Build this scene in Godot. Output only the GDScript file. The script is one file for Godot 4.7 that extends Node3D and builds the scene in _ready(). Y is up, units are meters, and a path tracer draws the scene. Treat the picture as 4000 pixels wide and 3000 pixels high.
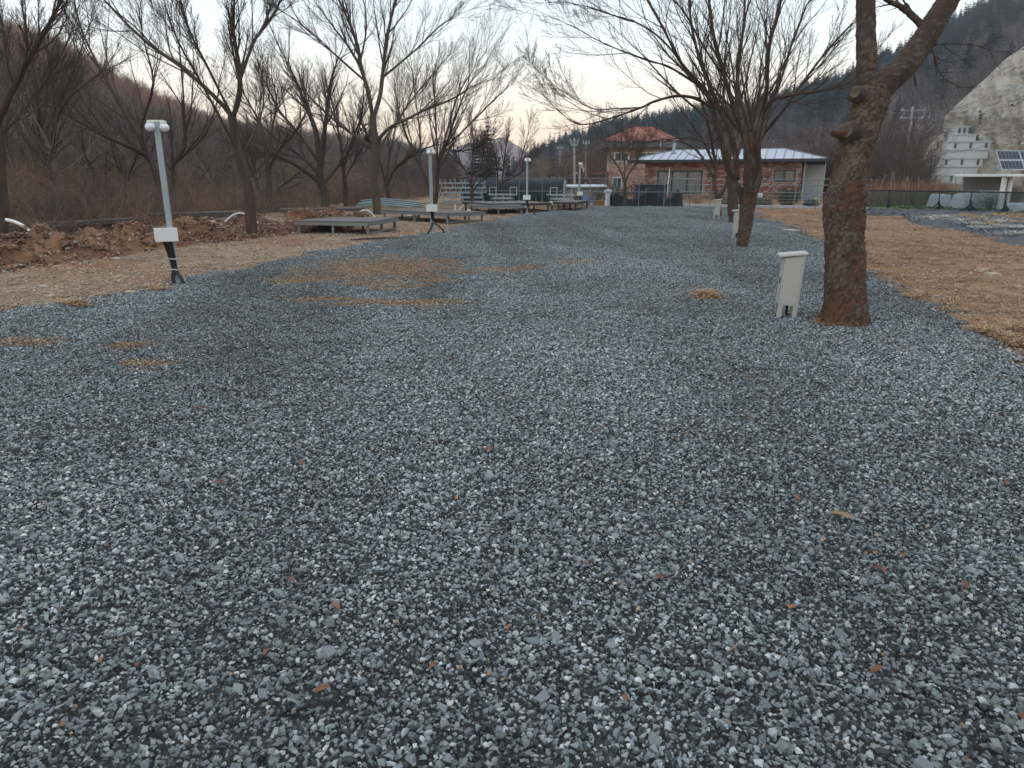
extends Node3D
# A camp site on a valley floor in winter at dusk: gravel field, bare trees, lamp posts, decks, brick houses, hills.

const F := 2800.0            # focal length in pixels of the 4000 x 3000 photograph
const EYE := 1.56            # camera height
const SP := 0.27731          # sine and cosine of the camera's downward pitch (16.1 degrees)
const CP := 0.96078

var rng := RandomNumberGenerator.new()
var nz := FastNoiseLite.new()
var nz2 := FastNoiseLite.new()
var M := {}
var used := {}
var tris := 0

# ---------- pixel of the photograph -> point ----------
func W(px: float, py: float, t: float) -> Vector3:      # at distance t along the camera axis
	var x := (px - 2000.0) / F
	var y := (1500.0 - py) / F
	return Vector3(x * t, EYE + (y * CP - SP) * t, -(CP + y * SP) * t)

func G(px: float, py: float, h := 0.0) -> Vector3:      # on the ground (height h)
	var y := (1500.0 - py) / F
	var t := (EYE - h) / (SP - y * CP)
	return W(px, py, t)

func T(p: Vector3) -> float:                            # distance along the camera axis
	return -p.z * CP + (EYE - p.y) * SP

func along(px: float, dist: float) -> Vector3:          # ground point at a distance, straight below the pixel column at the horizon
	var d := W(px, 692.0, 1.0) - Vector3(0, EYE, 0)
	d.y = 0
	return d.normalized() * dist

func gh(x: float, z: float) -> float:                   # height of the valley floor
	var h := 0.026 * nz.get_noise_2d(x * 15.0, z * 15.0) + 0.034 * nz.get_noise_2d(x * 9.0 + 400.0, z * 9.0)
	return h

func on(p: Vector3, dy := 0.0) -> Vector3:
	return Vector3(p.x, gh(p.x, p.z) + dy, p.z)

# ---------- mesh collector ----------
class MB:
	var v := PackedVector3Array()
	var n := PackedVector3Array()
	var c := PackedColorArray()
	var ix := PackedInt32Array()
	var uv := PackedVector2Array()
	var col := Color.WHITE
	var with_uv := false

	func quad(a: Vector3, b: Vector3, cc: Vector3, d: Vector3) -> void:   # clockwise seen from the front
		var m := (cc - a).cross(b - a)
		if m.length_squared() < 1e-14:
			m = (d - a).cross(cc - a)
		m = m.normalized()
		var k := v.size()
		v.append(a); v.append(b); v.append(cc); v.append(d)
		for i in 4:
			n.append(m); c.append(col)
		if with_uv:
			uv.append(Vector2(0, 0)); uv.append(Vector2(0, 1)); uv.append(Vector2(1, 1)); uv.append(Vector2(1, 0))
		ix.append_array(PackedInt32Array([k, k + 1, k + 2, k, k + 2, k + 3]))

	func tri(a: Vector3, b: Vector3, cc: Vector3) -> void:
		var m := (cc - a).cross(b - a).normalized()
		var k := v.size()
		v.append(a); v.append(b); v.append(cc)
		for i in 3:
			n.append(m); c.append(col)
		if with_uv:
			uv.append(Vector2(0, 0)); uv.append(Vector2(0, 1)); uv.append(Vector2(1, 1))
		ix.append_array(PackedInt32Array([k, k + 1, k + 2]))

	func box(o: Vector3, s: Vector3, b := Basis(), ch := 0.0) -> void:    # centre, full size, turn, chamfer
		var h := s * 0.5
		if ch <= 0.0:
			var p := []
			for i in 8:
				p.append(o + b * Vector3(h.x if i & 1 else -h.x, h.y if i & 2 else -h.y, h.z if i & 4 else -h.z))
			quad(p[4], p[6], p[7], p[5]); quad(p[1], p[3], p[2], p[0])
			quad(p[5], p[7], p[3], p[1]); quad(p[0], p[2], p[6], p[4])
			quad(p[6], p[2], p[3], p[7]); quad(p[0], p[4], p[5], p[1])
			return
		var k := h - Vector3(ch, ch, ch)
		var axes := [Vector3.RIGHT, Vector3.UP, Vector3.BACK]
		var f := func(x: float, y: float, z: float, a: int) -> Vector3:
			var q := Vector3(x * (h.x if a == 0 else k.x), y * (h.y if a == 1 else k.y), z * (h.z if a == 2 else k.z))
			return o + b * q
		for s1: float in [-1.0, 1.0]:
			_face(f.call(s1, -1, -1, 0), f.call(s1, 1, -1, 0), f.call(s1, 1, 1, 0), f.call(s1, -1, 1, 0), o)
			_face(f.call(-1, s1, -1, 1), f.call(1, s1, -1, 1), f.call(1, s1, 1, 1), f.call(-1, s1, 1, 1), o)
			_face(f.call(-1, -1, s1, 2), f.call(1, -1, s1, 2), f.call(1, 1, s1, 2), f.call(-1, 1, s1, 2), o)
			for s2: float in [-1.0, 1.0]:
				_face(f.call(s1, s2, -1, 0), f.call(s1, s2, 1, 0), f.call(s1, s2, 1, 1), f.call(s1, s2, -1, 1), o)
				_face(f.call(s1, -1, s2, 0), f.call(s1, 1, s2, 0), f.call(s1, 1, s2, 2), f.call(s1, -1, s2, 2), o)
				_face(f.call(-1, s1, s2, 1), f.call(1, s1, s2, 1), f.call(1, s1, s2, 2), f.call(-1, s1, s2, 2), o)
				for s3: float in [-1.0, 1.0]:
					var a: Vector3 = f.call(s1, s2, s3, 0)
					var bb: Vector3 = f.call(s1, s2, s3, 1)
					var cc: Vector3 = f.call(s1, s2, s3, 2)
					if (cc - a).cross(bb - a).dot(a - o) < 0:
						tri(a, cc, bb)
					else:
						tri(a, bb, cc)

	func _face(a: Vector3, b: Vector3, cc: Vector3, d: Vector3, o: Vector3) -> void:   # turned outwards from o
		if (cc - a).cross(b - a).dot(a - o) < 0:
			quad(d, cc, b, a)
		else:
			quad(a, b, cc, d)

	func bar(a: Vector3, b: Vector3, w: float, h := -1.0, up := Vector3.UP) -> void:   # a square bar from a to b
		var d := b - a
		var z := d.normalized()
		var x := up.cross(z)
		if x.length() < 0.01:
			x = Vector3.RIGHT.cross(z)
		x = x.normalized()
		box((a + b) * 0.5, Vector3(w, w if h < 0 else h, d.length()), Basis(x, z.cross(x), z))

	func tube(p: PackedVector3Array, r: PackedFloat32Array, sides: int, cap := false) -> void:
		var m := p.size()
		var k := v.size()
		var d := (p[1] - p[0]).normalized()
		var u := d.cross(Vector3(0.31, 0.17, 0.93)).normalized()
		var cs := PackedFloat32Array()
		var sn := PackedFloat32Array()
		for j in sides:
			cs.append(cos(TAU * j / sides)); sn.append(sin(TAU * j / sides))
		for i in m:
			var e := d
			if i < m - 1:
				d = (p[i + 1] - p[i]).normalized()
			e = (e + d).normalized()
			u = (u - e * u.dot(e)).normalized()
			var w := e.cross(u)
			var o := p[i]
			var ri := r[i]
			for j in sides:
				var q := u * cs[j] + w * sn[j]
				v.append(o + q * ri)
				n.append(q)
				c.append(col)
		for i in m - 1:
			var a := k + i * sides
			for j in sides:
				var j2 := (j + 1) % sides
				ix.append(a + j); ix.append(a + sides + j); ix.append(a + sides + j2)
				ix.append(a + j); ix.append(a + sides + j2); ix.append(a + j2)
		if cap:
			for e in 2:
				var first := k if e == 0 else k + (m - 1) * sides
				var nn := (p[0] - p[1]).normalized() if e == 0 else (p[m - 1] - p[m - 2]).normalized()
				var kk := v.size()
				v.append(p[0] if e == 0 else p[m - 1]); n.append(nn); c.append(col)
				for j in sides:
					v.append(v[first + j]); n.append(nn); c.append(col)
				for j in sides:
					var j2 := (j + 1) % sides
					if e == 0:
						ix.append(kk); ix.append(kk + 1 + j); ix.append(kk + 1 + j2)
					else:
						ix.append(kk); ix.append(kk + 1 + j2); ix.append(kk + 1 + j)

	func rod(a: Vector3, b: Vector3, r: float, sides := 6, cap := true) -> void:
		tube(PackedVector3Array([a, b]), PackedFloat32Array([r, r]), sides, cap)

	func ball(o: Vector3, r: Vector3, rings := 8, sides := 12) -> void:
		var k := v.size()
		for i in rings + 1:
			var a := PI * i / rings
			for j in sides + 1:
				var b := TAU * j / sides
				var q := Vector3(sin(a) * cos(b), cos(a), sin(a) * sin(b))
				v.append(o + q * r)
				n.append((q / r).normalized())
				c.append(col)
		for i in rings:
			for j in sides:
				var a := k + i * (sides + 1) + j
				ix.append_array(PackedInt32Array([a, a + sides + 2, a + 1, a, a + sides + 1, a + sides + 2]))

	func grid(pts: Array, cols := []) -> void:           # rows of points, smooth
		var rows := pts.size()
		var w: int = pts[0].size()
		var k := v.size()
		for i in rows:
			for j in w:
				v.append(pts[i][j])
				c.append(cols[i][j] if cols else col)
				var dx: Vector3 = pts[i][mini(j + 1, w - 1)] - pts[i][maxi(j - 1, 0)]
				var dz: Vector3 = pts[mini(i + 1, rows - 1)][j] - pts[maxi(i - 1, 0)][j]
				n.append(dz.cross(dx).normalized())
		for i in rows - 1:
			for j in w - 1:
				var a := k + i * w + j
				ix.append_array(PackedInt32Array([a, a + w + 1, a + w, a, a + 1, a + w + 1]))

	func mesh() -> ArrayMesh:
		var a := []
		a.resize(Mesh.ARRAY_MAX)
		a[Mesh.ARRAY_VERTEX] = v
		a[Mesh.ARRAY_NORMAL] = n
		a[Mesh.ARRAY_COLOR] = c
		if with_uv and uv.size() == v.size():
			a[Mesh.ARRAY_TEX_UV] = uv
		a[Mesh.ARRAY_INDEX] = ix
		var m := ArrayMesh.new()
		m.add_surface_from_arrays(Mesh.PRIMITIVE_TRIANGLES, a)
		return m

# ---------- nodes ----------
func named(called: String) -> String:
	if not used.has(called):
		used[called] = 0
		return called
	used[called] += 1
	return "%s_%03d" % [called, used[called]]

func thing(called: String, label: String, category: String, at := Vector3.ZERO, turn := 0.0, group := "") -> Node3D:
	var o := Node3D.new()
	o.name = named(called)
	add_child(o)
	o.position = at
	o.rotation.y = turn
	tag(o, label, category, group)
	return o

func tag(o: Node3D, label: String, category: String, group := "") -> void:
	o.set_meta("label", label)
	o.set_meta("category", category)
	if group:
		o.set_meta("group", group)

func part(called: String, b, m: Material, parent: Node3D, at := Vector3.ZERO) -> MeshInstance3D:
	var o := MeshInstance3D.new()
	o.name = called if parent != self else named(called)
	o.mesh = b.mesh() if b is MB else b
	if b is MB:
		tris += b.ix.size() / 3
	o.material_override = m
	parent.add_child(o, true)
	o.position = at
	return o

func struct(called: String, b, m: Material) -> MeshInstance3D:
	var o := part(called, b, m, self)
	o.set_meta("kind", "structure")
	return o

func many(called: String, mesh: Mesh, m: Material, xf: Array, cols: Array, parent: Node3D) -> MultiMeshInstance3D:
	var mm := MultiMesh.new()
	mm.transform_format = MultiMesh.TRANSFORM_3D
	mm.use_colors = cols.size() > 0
	mm.mesh = mesh
	mm.instance_count = xf.size()
	for i in xf.size():
		mm.set_instance_transform(i, xf[i])
		if cols:
			mm.set_instance_color(i, cols[i])
	var o := MultiMeshInstance3D.new()
	o.name = called
	o.multimesh = mm
	o.material_override = m
	parent.add_child(o, true)
	return o

func stuff(called: String, label: String, category: String) -> Node3D:
	var o := Node3D.new()
	o.name = named(called)
	add_child(o)
	o.set_meta("kind", "stuff")
	o.set_meta("label", label)
	o.set_meta("category", category)
	return o

# ---------- materials ----------
func noise_tex(freq: float, seed_: int, ramp: Array, oct := 4, size := 512, type := FastNoiseLite.TYPE_SIMPLEX_SMOOTH) -> NoiseTexture2D:
	var t := NoiseTexture2D.new()
	t.width = size
	t.height = size
	t.seamless = true
	var f := FastNoiseLite.new()
	f.seed = seed_
	f.frequency = freq
	f.noise_type = type
	f.fractal_octaves = oct
	t.noise = f
	if ramp:
		var g := Gradient.new()
		g.offsets = PackedFloat32Array(ramp.map(func(r): return r[0]))
		g.colors = PackedColorArray(ramp.map(func(r): return (r[1] as Color).linear_to_srgb()))
		t.color_ramp = g
	return t

func mat(lin: Color, rough := 0.8, metal := 0.0, vc := false) -> StandardMaterial3D:    # lin: linear base colour
	var m := StandardMaterial3D.new()
	var s := lin.linear_to_srgb()
	s.a = lin.a
	m.albedo_color = s
	m.roughness = rough
	m.metallic = metal
	m.vertex_color_use_as_albedo = vc
	return m

func tri_tex(m: StandardMaterial3D, alb: Texture2D, scale: float, bump: Texture2D = null, bump_cm := 0.0, world := false) -> StandardMaterial3D:
	m.uv1_triplanar = true
	m.uv1_world_triplanar = world
	m.uv1_scale = Vector3.ONE * scale
	if alb:
		m.albedo_texture = alb
	if bump:
		m.heightmap_enabled = true
		m.heightmap_texture = bump
		m.heightmap_scale = bump_cm
	return m

func L(r: float, g: float, b: float) -> Color:
	return Color(r, g, b)

func grey(x: float) -> Color:
	return Color(x, x, x)

func _ready() -> void:
	rng.seed = 7
	nz.seed = 3
	nz.frequency = 0.05
	nz.fractal_octaves = 3
	nz2.seed = 11
	nz2.frequency = 0.03
	var cam := Camera3D.new()
	cam.name = "camera"
	cam.position = Vector3(0, EYE, 0)
	cam.rotation.x = -asin(SP)
	cam.fov = rad_to_deg(2.0 * atan(1500.0 / F))
	cam.near = 0.05
	cam.far = 4000.0
	add_child(cam)
	cam.current = true
	sky_and_sun()
	materials()
	ground_and_gravel()
	hills()
	trees()
	site_things()
	far_things()
	litter()

func sky_and_sun() -> void:
	var stops := [[0.0, L(1.45, 0.95, 0.58)], [2.5, L(1.34, 1.03, 0.70)], [5.5, L(1.12, 1.03, 0.85)], [9.0, L(0.92, 0.99, 0.99)], [13.0, L(0.77, 0.91, 1.00)], [30.0, L(0.82, 0.90, 0.98)], [90.0, L(0.78, 0.86, 0.95)]]
	var im := Image.create(256, 512, false, Image.FORMAT_RGBF)
	for y in 512:
		var el := 90.0 - (y + 0.5) / 512.0 * 180.0
		var col := L(0.16, 0.14, 0.12)
		if el > 0:
			for k in stops.size() - 1:
				if el >= stops[k][0]:
					var f: float = clampf((el - stops[k][0]) / (stops[k + 1][0] - stops[k][0]), 0, 1)
					col = (stops[k][1] as Color).lerp(stops[k + 1][1], f)
		for x in 256:
			im.set_pixel(x, y, col)
	var pan := PanoramaSkyMaterial.new()
	pan.panorama = ImageTexture.create_from_image(im)
	var sky := Sky.new()
	sky.sky_material = pan
	var e := Environment.new()
	e.background_mode = Environment.BG_SKY
	e.sky = sky
	e.tonemap_mode = Environment.TONE_MAPPER_LINEAR
	e.tonemap_exposure = 1.28
	e.sdfgi_enabled = true
	e.ssao_enabled = true
	e.ssil_enabled = true
	e.fog_enabled = true
	e.fog_density = 0.00048
	e.fog_light_color = Color(0.86, 0.92, 1.0)
	var we := WorldEnvironment.new()
	we.name = "environment"
	we.environment = e
	add_child(we)
	# the last sun comes over the right-hand mountain and touches only the crest of the left-hand hill and the far peak
	var sun := DirectionalLight3D.new()
	sun.name = "sun"
	sun.light_energy = 0.95
	sun.light_color = Color(1.0, 0.74, 0.58)
	sun.light_angular_distance = 0.6
	sun.shadow_enabled = true
	add_child(sun)
	sun.look_at_from_position(Vector3.ZERO, -Vector3(0.93, 0.143, 0.25), Vector3.UP)

func materials() -> void:
	M.stone = mat(Color.WHITE, 0.75, 0, true)
	tri_tex(M.stone, noise_tex(0.02, 5, [[0.0, grey(0.55)], [0.5, grey(0.95)], [1.0, grey(1.0)]], 5), 22.0)
	M.litter = mat(Color.WHITE, 0.85, 0, true)
	M.twig = mat(Color.WHITE, 0.9, 0, true)
	M.conifer = mat(Color.WHITE, 0.9, 0, true)
	var soil_tex := noise_tex(0.012, 21, [[0.0, grey(0.45)], [0.45, grey(0.75)], [0.7, grey(0.95)], [1.0, grey(1.0)]], 6, 1024)
	M.soil = mat(Color.WHITE, 0.95, 0, true)
	tri_tex(M.soil, soil_tex, 0.55, noise_tex(0.03, 22, [], 5, 1024), 4.0, true)
	M.hill = mat(Color.WHITE, 0.95, 0, true)
	tri_tex(M.hill, soil_tex, 0.05, null, 0, true)
	var bark_bump := noise_tex(0.03, 31, [], 5, 512)
	var bark_tex := noise_tex(0.02, 32, [[0.0, grey(0.35)], [0.4, grey(0.7)], [0.6, grey(0.85)], [1.0, grey(1.0)]], 5, 512)
	M.bark = mat(Color.WHITE, 0.9, 0, true)
	tri_tex(M.bark, bark_tex, 2.2, bark_bump, 1.6)
	M.bark.uv1_scale = Vector3(2.4, 5.0, 2.4)
	M.galvanised = tri_tex(mat(L(0.42, 0.47, 0.49), 0.55, 0.35), noise_tex(0.02, 41, [[0.0, grey(0.8)], [1.0, grey(1.0)]]), 3.0)
	M.steel_frame = tri_tex(mat(L(0.27, 0.28, 0.28), 0.5, 0.4), noise_tex(0.02, 42, [[0.0, grey(0.7)], [1.0, grey(1.0)]]), 2.0)
	M.white_plastic = mat(L(0.78, 0.77, 0.74), 0.45)
	M.globe = mat(L(0.82, 0.82, 0.83), 0.35)
	M.cream_plastic = mat(L(0.72, 0.70, 0.62), 0.5)
	M.black_cable = mat(L(0.018, 0.018, 0.02), 0.5)
	M.tie = mat(L(0.7, 0.72, 0.72), 0.5)
	M.stainless = mat(L(0.52, 0.50, 0.46), 0.45, 0.35)
	tri_tex(M.stainless, noise_tex(0.01, 43, [[0.0, grey(0.93)], [1.0, grey(1.0)]], 3, 256), 1.0)
	M.stainless.uv1_scale = Vector3(0.5, 14.0, 0.5)
	M.pvc = mat(L(0.80, 0.80, 0.78), 0.4)
	M.deck = tri_tex(mat(Color.WHITE, 0.7, 0, true), noise_tex(0.03, 44, [[0.0, grey(0.6)], [1.0, grey(1.0)]]), 1.5)
	M.dark_steel = mat(L(0.045, 0.047, 0.05), 0.6, 0.2)
	M.rust_steel = tri_tex(mat(L(0.32, 0.24, 0.18), 0.8, 0.1), noise_tex(0.03, 45, [[0.0, grey(0.5)], [1.0, grey(1.0)]]), 2.0)
	M.plain = mat(Color.WHITE, 0.8, 0, true)
	M.gloss = mat(Color.WHITE, 0.4, 0, true)
	M.brick = tri_tex(mat(Color.WHITE, 0.9, 0, true), noise_tex(0.04, 46, [[0.0, grey(0.7)], [1.0, grey(1.0)]]), 1.0)
	M.glass = mat(L(0.03, 0.04, 0.04), 0.08)
	M.glass.metallic_specular = 0.6
	M.near_bark = mat(Color.WHITE, 0.9, 0, true)
	tri_tex(M.near_bark, noise_tex(0.03, 33, [[0.0, grey(0.4)], [0.45, grey(0.85)], [1.0, grey(1.0)]], 5, 1024), 2.0, noise_tex(0.03, 34, [], 5, 1024), 1.2)
	M.near_bark.uv1_scale = Vector3(3.0, 8.0, 3.0)
	M.green_pipe = mat(L(0.22, 0.30, 0.31), 0.5)
	M.dark_room = mat(L(0.30, 0.29, 0.28), 0.9)
	M.window_glass = mat(Color(0.30, 0.34, 0.33, 0.28), 0.06)
	M.window_glass.transparency = BaseMaterial3D.TRANSPARENCY_ALPHA
	M.green_glass = mat(L(0.045, 0.075, 0.07), 0.08)
	M.curtain = mat(L(0.30, 0.33, 0.29), 0.95)
	M.curtain_dark = mat(L(0.10, 0.09, 0.075), 0.95)
	M.frost_roof = tri_tex(mat(L(0.48, 0.52, 0.58), 0.6, 0.1), noise_tex(0.02, 71, [[0.0, grey(0.85)], [1.0, grey(1.0)]]), 0.4)
	M.seam = mat(L(0.20, 0.22, 0.25), 0.6, 0.2)
	M.dark_wood = mat(L(0.06, 0.04, 0.035), 0.8)
	M.rust_paint = mat(L(0.24, 0.085, 0.065), 0.8)
	M.porch = mat(L(0.46, 0.49, 0.50), 0.7)
	M.grey_wall = mat(L(0.30, 0.29, 0.27), 0.9)
	M.tarp = mat(Color.WHITE, 0.8, 0, true)
	M.tarp.metallic_specular = 0.3
	M.tarp_rib = mat(L(0.018, 0.018, 0.024), 0.6)
	M.clear_film = mat(L(0.45, 0.55, 0.54), 0.35)
	M.net = mat(Color(0.030, 0.075, 0.062, 0.58), 0.9)
	M.net.transparency = BaseMaterial3D.TRANSPARENCY_ALPHA
	M.shade_net = mat(Color(0.010, 0.010, 0.013, 0.95), 0.9)
	M.shade_net.transparency = BaseMaterial3D.TRANSPARENCY_ALPHA
	M.navy = mat(L(0.022, 0.025, 0.045), 0.6)
	M.blue_plastic = mat(L(0.10, 0.24, 0.46), 0.45)
	M.terracotta = mat(L(0.30, 0.15, 0.08), 0.85)
	M.frost_kerb = tri_tex(mat(L(0.62, 0.64, 0.67), 0.9), noise_tex(0.03, 72, [[0.0, grey(0.55)], [1.0, grey(1.0)]]), 0.8)
	M.shotcrete = mat(Color.WHITE, 0.95, 0, true)
	tri_tex(M.shotcrete, noise_tex(0.02, 73, [[0.0, grey(0.6)], [0.5, grey(0.9)], [1.0, grey(1.0)]], 5, 1024), 0.16, noise_tex(0.03, 74, [], 5, 512), 12.0, true)
	M.panel_white = tri_tex(mat(L(0.54, 0.54, 0.53), 0.85), noise_tex(0.03, 75, [[0.0, grey(0.85)], [1.0, grey(1.0)]]), 0.5)
	M.slot = mat(L(0.10, 0.10, 0.10), 0.9)
	M.fence_tube = mat(L(0.22, 0.24, 0.25), 0.6, 0.3)
	M.film = mat(Color.WHITE, 0.55, 0, true)
	M.film.metallic_specular = 0.35
	M.tarp_white = mat(Color.WHITE, 0.6, 0, true)
	M.weathered_wood = mat(L(0.28, 0.22, 0.17), 0.9)
	M.solar = mat(L(0.015, 0.02, 0.045), 0.18)
	M.panel_frame = mat(L(0.5, 0.52, 0.54), 0.5, 0.3)
	M.pole = tri_tex(mat(L(0.30, 0.27, 0.23), 0.9), noise_tex(0.03, 76, [[0.0, grey(0.7)], [1.0, grey(1.0)]]), 0.6)
	M.mottled_pole = tri_tex(mat(L(0.40, 0.40, 0.40), 0.9), noise_tex(0.03, 77, [[0.0, grey(0.12)], [0.48, grey(0.2)], [0.52, grey(0.9)], [1.0, grey(1.0)]], 2), 0.35)
	M.wire = mat(L(0.09, 0.09, 0.10), 0.6)
	M.old_plank = tri_tex(mat(L(0.105, 0.082, 0.07), 0.8), noise_tex(0.02, 81, [[0.0, grey(0.65)], [1.0, grey(1.0)]]), 1.0)

var gravel_edge := PackedVector2Array()

func edge_points() -> void:      # outline of the gravel field, traced on the ground
	var l := [[-1500, 1420], [-700, 1305], [0, 1212], [350, 1165], [690, 1103], [850, 1068], [1000, 1038], [1250, 985], [1560, 930], [1660, 916], [1750, 898], [1900, 866], [2000, 846], [2120, 826], [2260, 812], [2330, 806]]
	var r := [[2890, 806], [2935, 830], [2975, 852], [3080, 880], [3140, 915], [3230, 960], [3390, 1075], [3480, 1115], [3600, 1180], [3800, 1292], [4000, 1400], [4400, 1620], [4900, 1950]]
	for p in l:
		var g := G(p[0], p[1]); gravel_edge.append(Vector2(g.x, g.z))
	for p in r:
		var g := G(p[0], p[1]); gravel_edge.append(Vector2(g.x, g.z))
	gravel_edge.append(Vector2(6, 4)); gravel_edge.append(Vector2(-16, 4))

func stone(b: MB, o: Vector3, r: float, flat: float) -> void:    # an angular chip: a bent octahedron-like hull with 16 faces
	var p := []
	var q := Basis(Vector3(rng.randfn(), rng.randfn(), rng.randfn()).normalized(), rng.randf() * TAU)
	var s := Vector3(rng.randf_range(0.75, 1.35), rng.randf_range(0.38, 0.72) * flat, rng.randf_range(0.6, 1.0)) * r
	var tilt := Basis(Vector3(rng.randfn(), 0.0, rng.randfn()).normalized(), rng.randf_range(0, 0.6)) * Basis(Vector3.UP, rng.randf() * TAU)
	for i in 4:                                # lower ring
		var a := TAU * (i + rng.randf_range(-0.42, 0.42)) / 4.0
		p.append(Vector3(cos(a), -0.4 + rng.randf_range(-0.4, 0.3), sin(a)) * rng.randf_range(0.65, 1.15))
	var twist := rng.randf_range(0.1, 0.9)
	var small := rng.randf_range(0.45, 0.95)
	for i in 4:                                # upper ring
		var a := TAU * (i + twist + rng.randf_range(-0.42, 0.42)) / 4.0
		p.append(Vector3(cos(a) * small, 0.5 + rng.randf_range(-0.45, 0.5), sin(a) * small) * rng.randf_range(0.7, 1.15))
	for i in 8:
		p[i] = o + tilt * ((p[i] as Vector3) * s)
	for i in 4:
		var j := (i + 1) % 4
		_otri(b, p[i], p[j], p[4 + i], o)
		_otri(b, p[j], p[4 + j], p[4 + i], o)
	_otri(b, p[4], p[5], p[6], o)
	_otri(b, p[4], p[6], p[7], o)

func _otri(b: MB, x: Vector3, y: Vector3, z: Vector3, o: Vector3) -> void:
	if (z - x).cross(y - x).dot((x + y + z) / 3.0 - o) < 0:
		b.tri(x, z, y)
	else:
		b.tri(x, y, z)

func stone_colour() -> Color:
	var k := rng.randf()
	var w := rng.randf_range(-1, 1)
	if k < 0.30:
		var a := rng.randf_range(0.022, 0.07)
		return Color(a * 0.88, a, a * 1.06)
	if k < 0.75:
		var a := rng.randf_range(0.12, 0.25)
		return Color(a * (0.91 + 0.05 * w), a, a * (1.04 + 0.05 * w))
	if k < 0.85:
		var a := rng.randf_range(0.14, 0.26)
		return Color(a * 0.94, a * 1.01, a * 0.92)
	if k < 0.975:
		var a := rng.randf_range(0.28, 0.44)
		return Color(a * 0.97, a * 1.01, a * 1.01)
	if k < 0.993:
		var a := rng.randf_range(0.44, 0.58)
		return Color(a, a, a * 0.98)
	var t := rng.randf_range(0.6, 1.2)
	return Color(0.30 * t, 0.215 * t, 0.145 * t)

func ground_and_gravel() -> void:
	edge_points()
	# the valley floor: one sheet to the horizon, fine near the camera
	var xs := PackedFloat32Array()
	var x := -34.0
	while x <= 34.0:
		xs.append(x); x += 0.4
	var k := 0.6
	while x < 800.0:
		xs.append(x); xs.insert(0, -x); k *= 1.16; x += k
	var zs := PackedFloat32Array()
	var z := 6.0
	while z > -52.0:
		zs.append(z); z -= 0.4
	k = 0.6
	while z > -1050.0:
		zs.append(z); k *= 1.16; z -= k
	zs.reverse()
	for q: float in [9.0, 15.0, 30.0, 70.0, 200.0, 400.0]:
		zs.append(q)
	var pts := []
	var cols := []
	for zz in zs:
		var row := PackedVector3Array()
		var cr := PackedColorArray()
		for xx in xs:
			var far := absf(xx) > 60.0 or zz < -90.0
			var bed := inside_gravel(Vector2(xx, zz))
			row.append(Vector3(xx, (0.0 if far else gh(xx, zz)) - (0.032 if bed else 0.012), zz))
			cr.append(Color(0.11, 0.115, 0.12) if bed else soil_colour(xx, zz))
		pts.append(row)
		cols.append(cr)
	var b := MB.new()
	b.grid(pts, cols)
	struct("ground", b, M.soil)
	gravel()
	soil_cover()

func soil_colour(x: float, z: float) -> Color:
	var a := nz2.get_noise_2d(x * 9.0, z * 9.0)
	var b := nz2.get_noise_2d(x * 2.5 + 90.0, z * 2.5)
	var c := Color(0.34, 0.195, 0.11).lerp(Color(0.40, 0.275, 0.18), clampf(0.5 + b, 0, 1))
	if x > 2.0:
		c = Color(0.35, 0.18, 0.08).lerp(Color(0.41, 0.26, 0.145), clampf(0.5 + b * 1.3, 0, 1))
	c = c.lerp(Color(0.28, 0.115, 0.05), clampf(a * 1.5, 0, 0.75))
	return c

func inside_gravel(p: Vector2) -> bool:
	return Geometry2D.is_point_in_polygon(p, gravel_edge)

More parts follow.
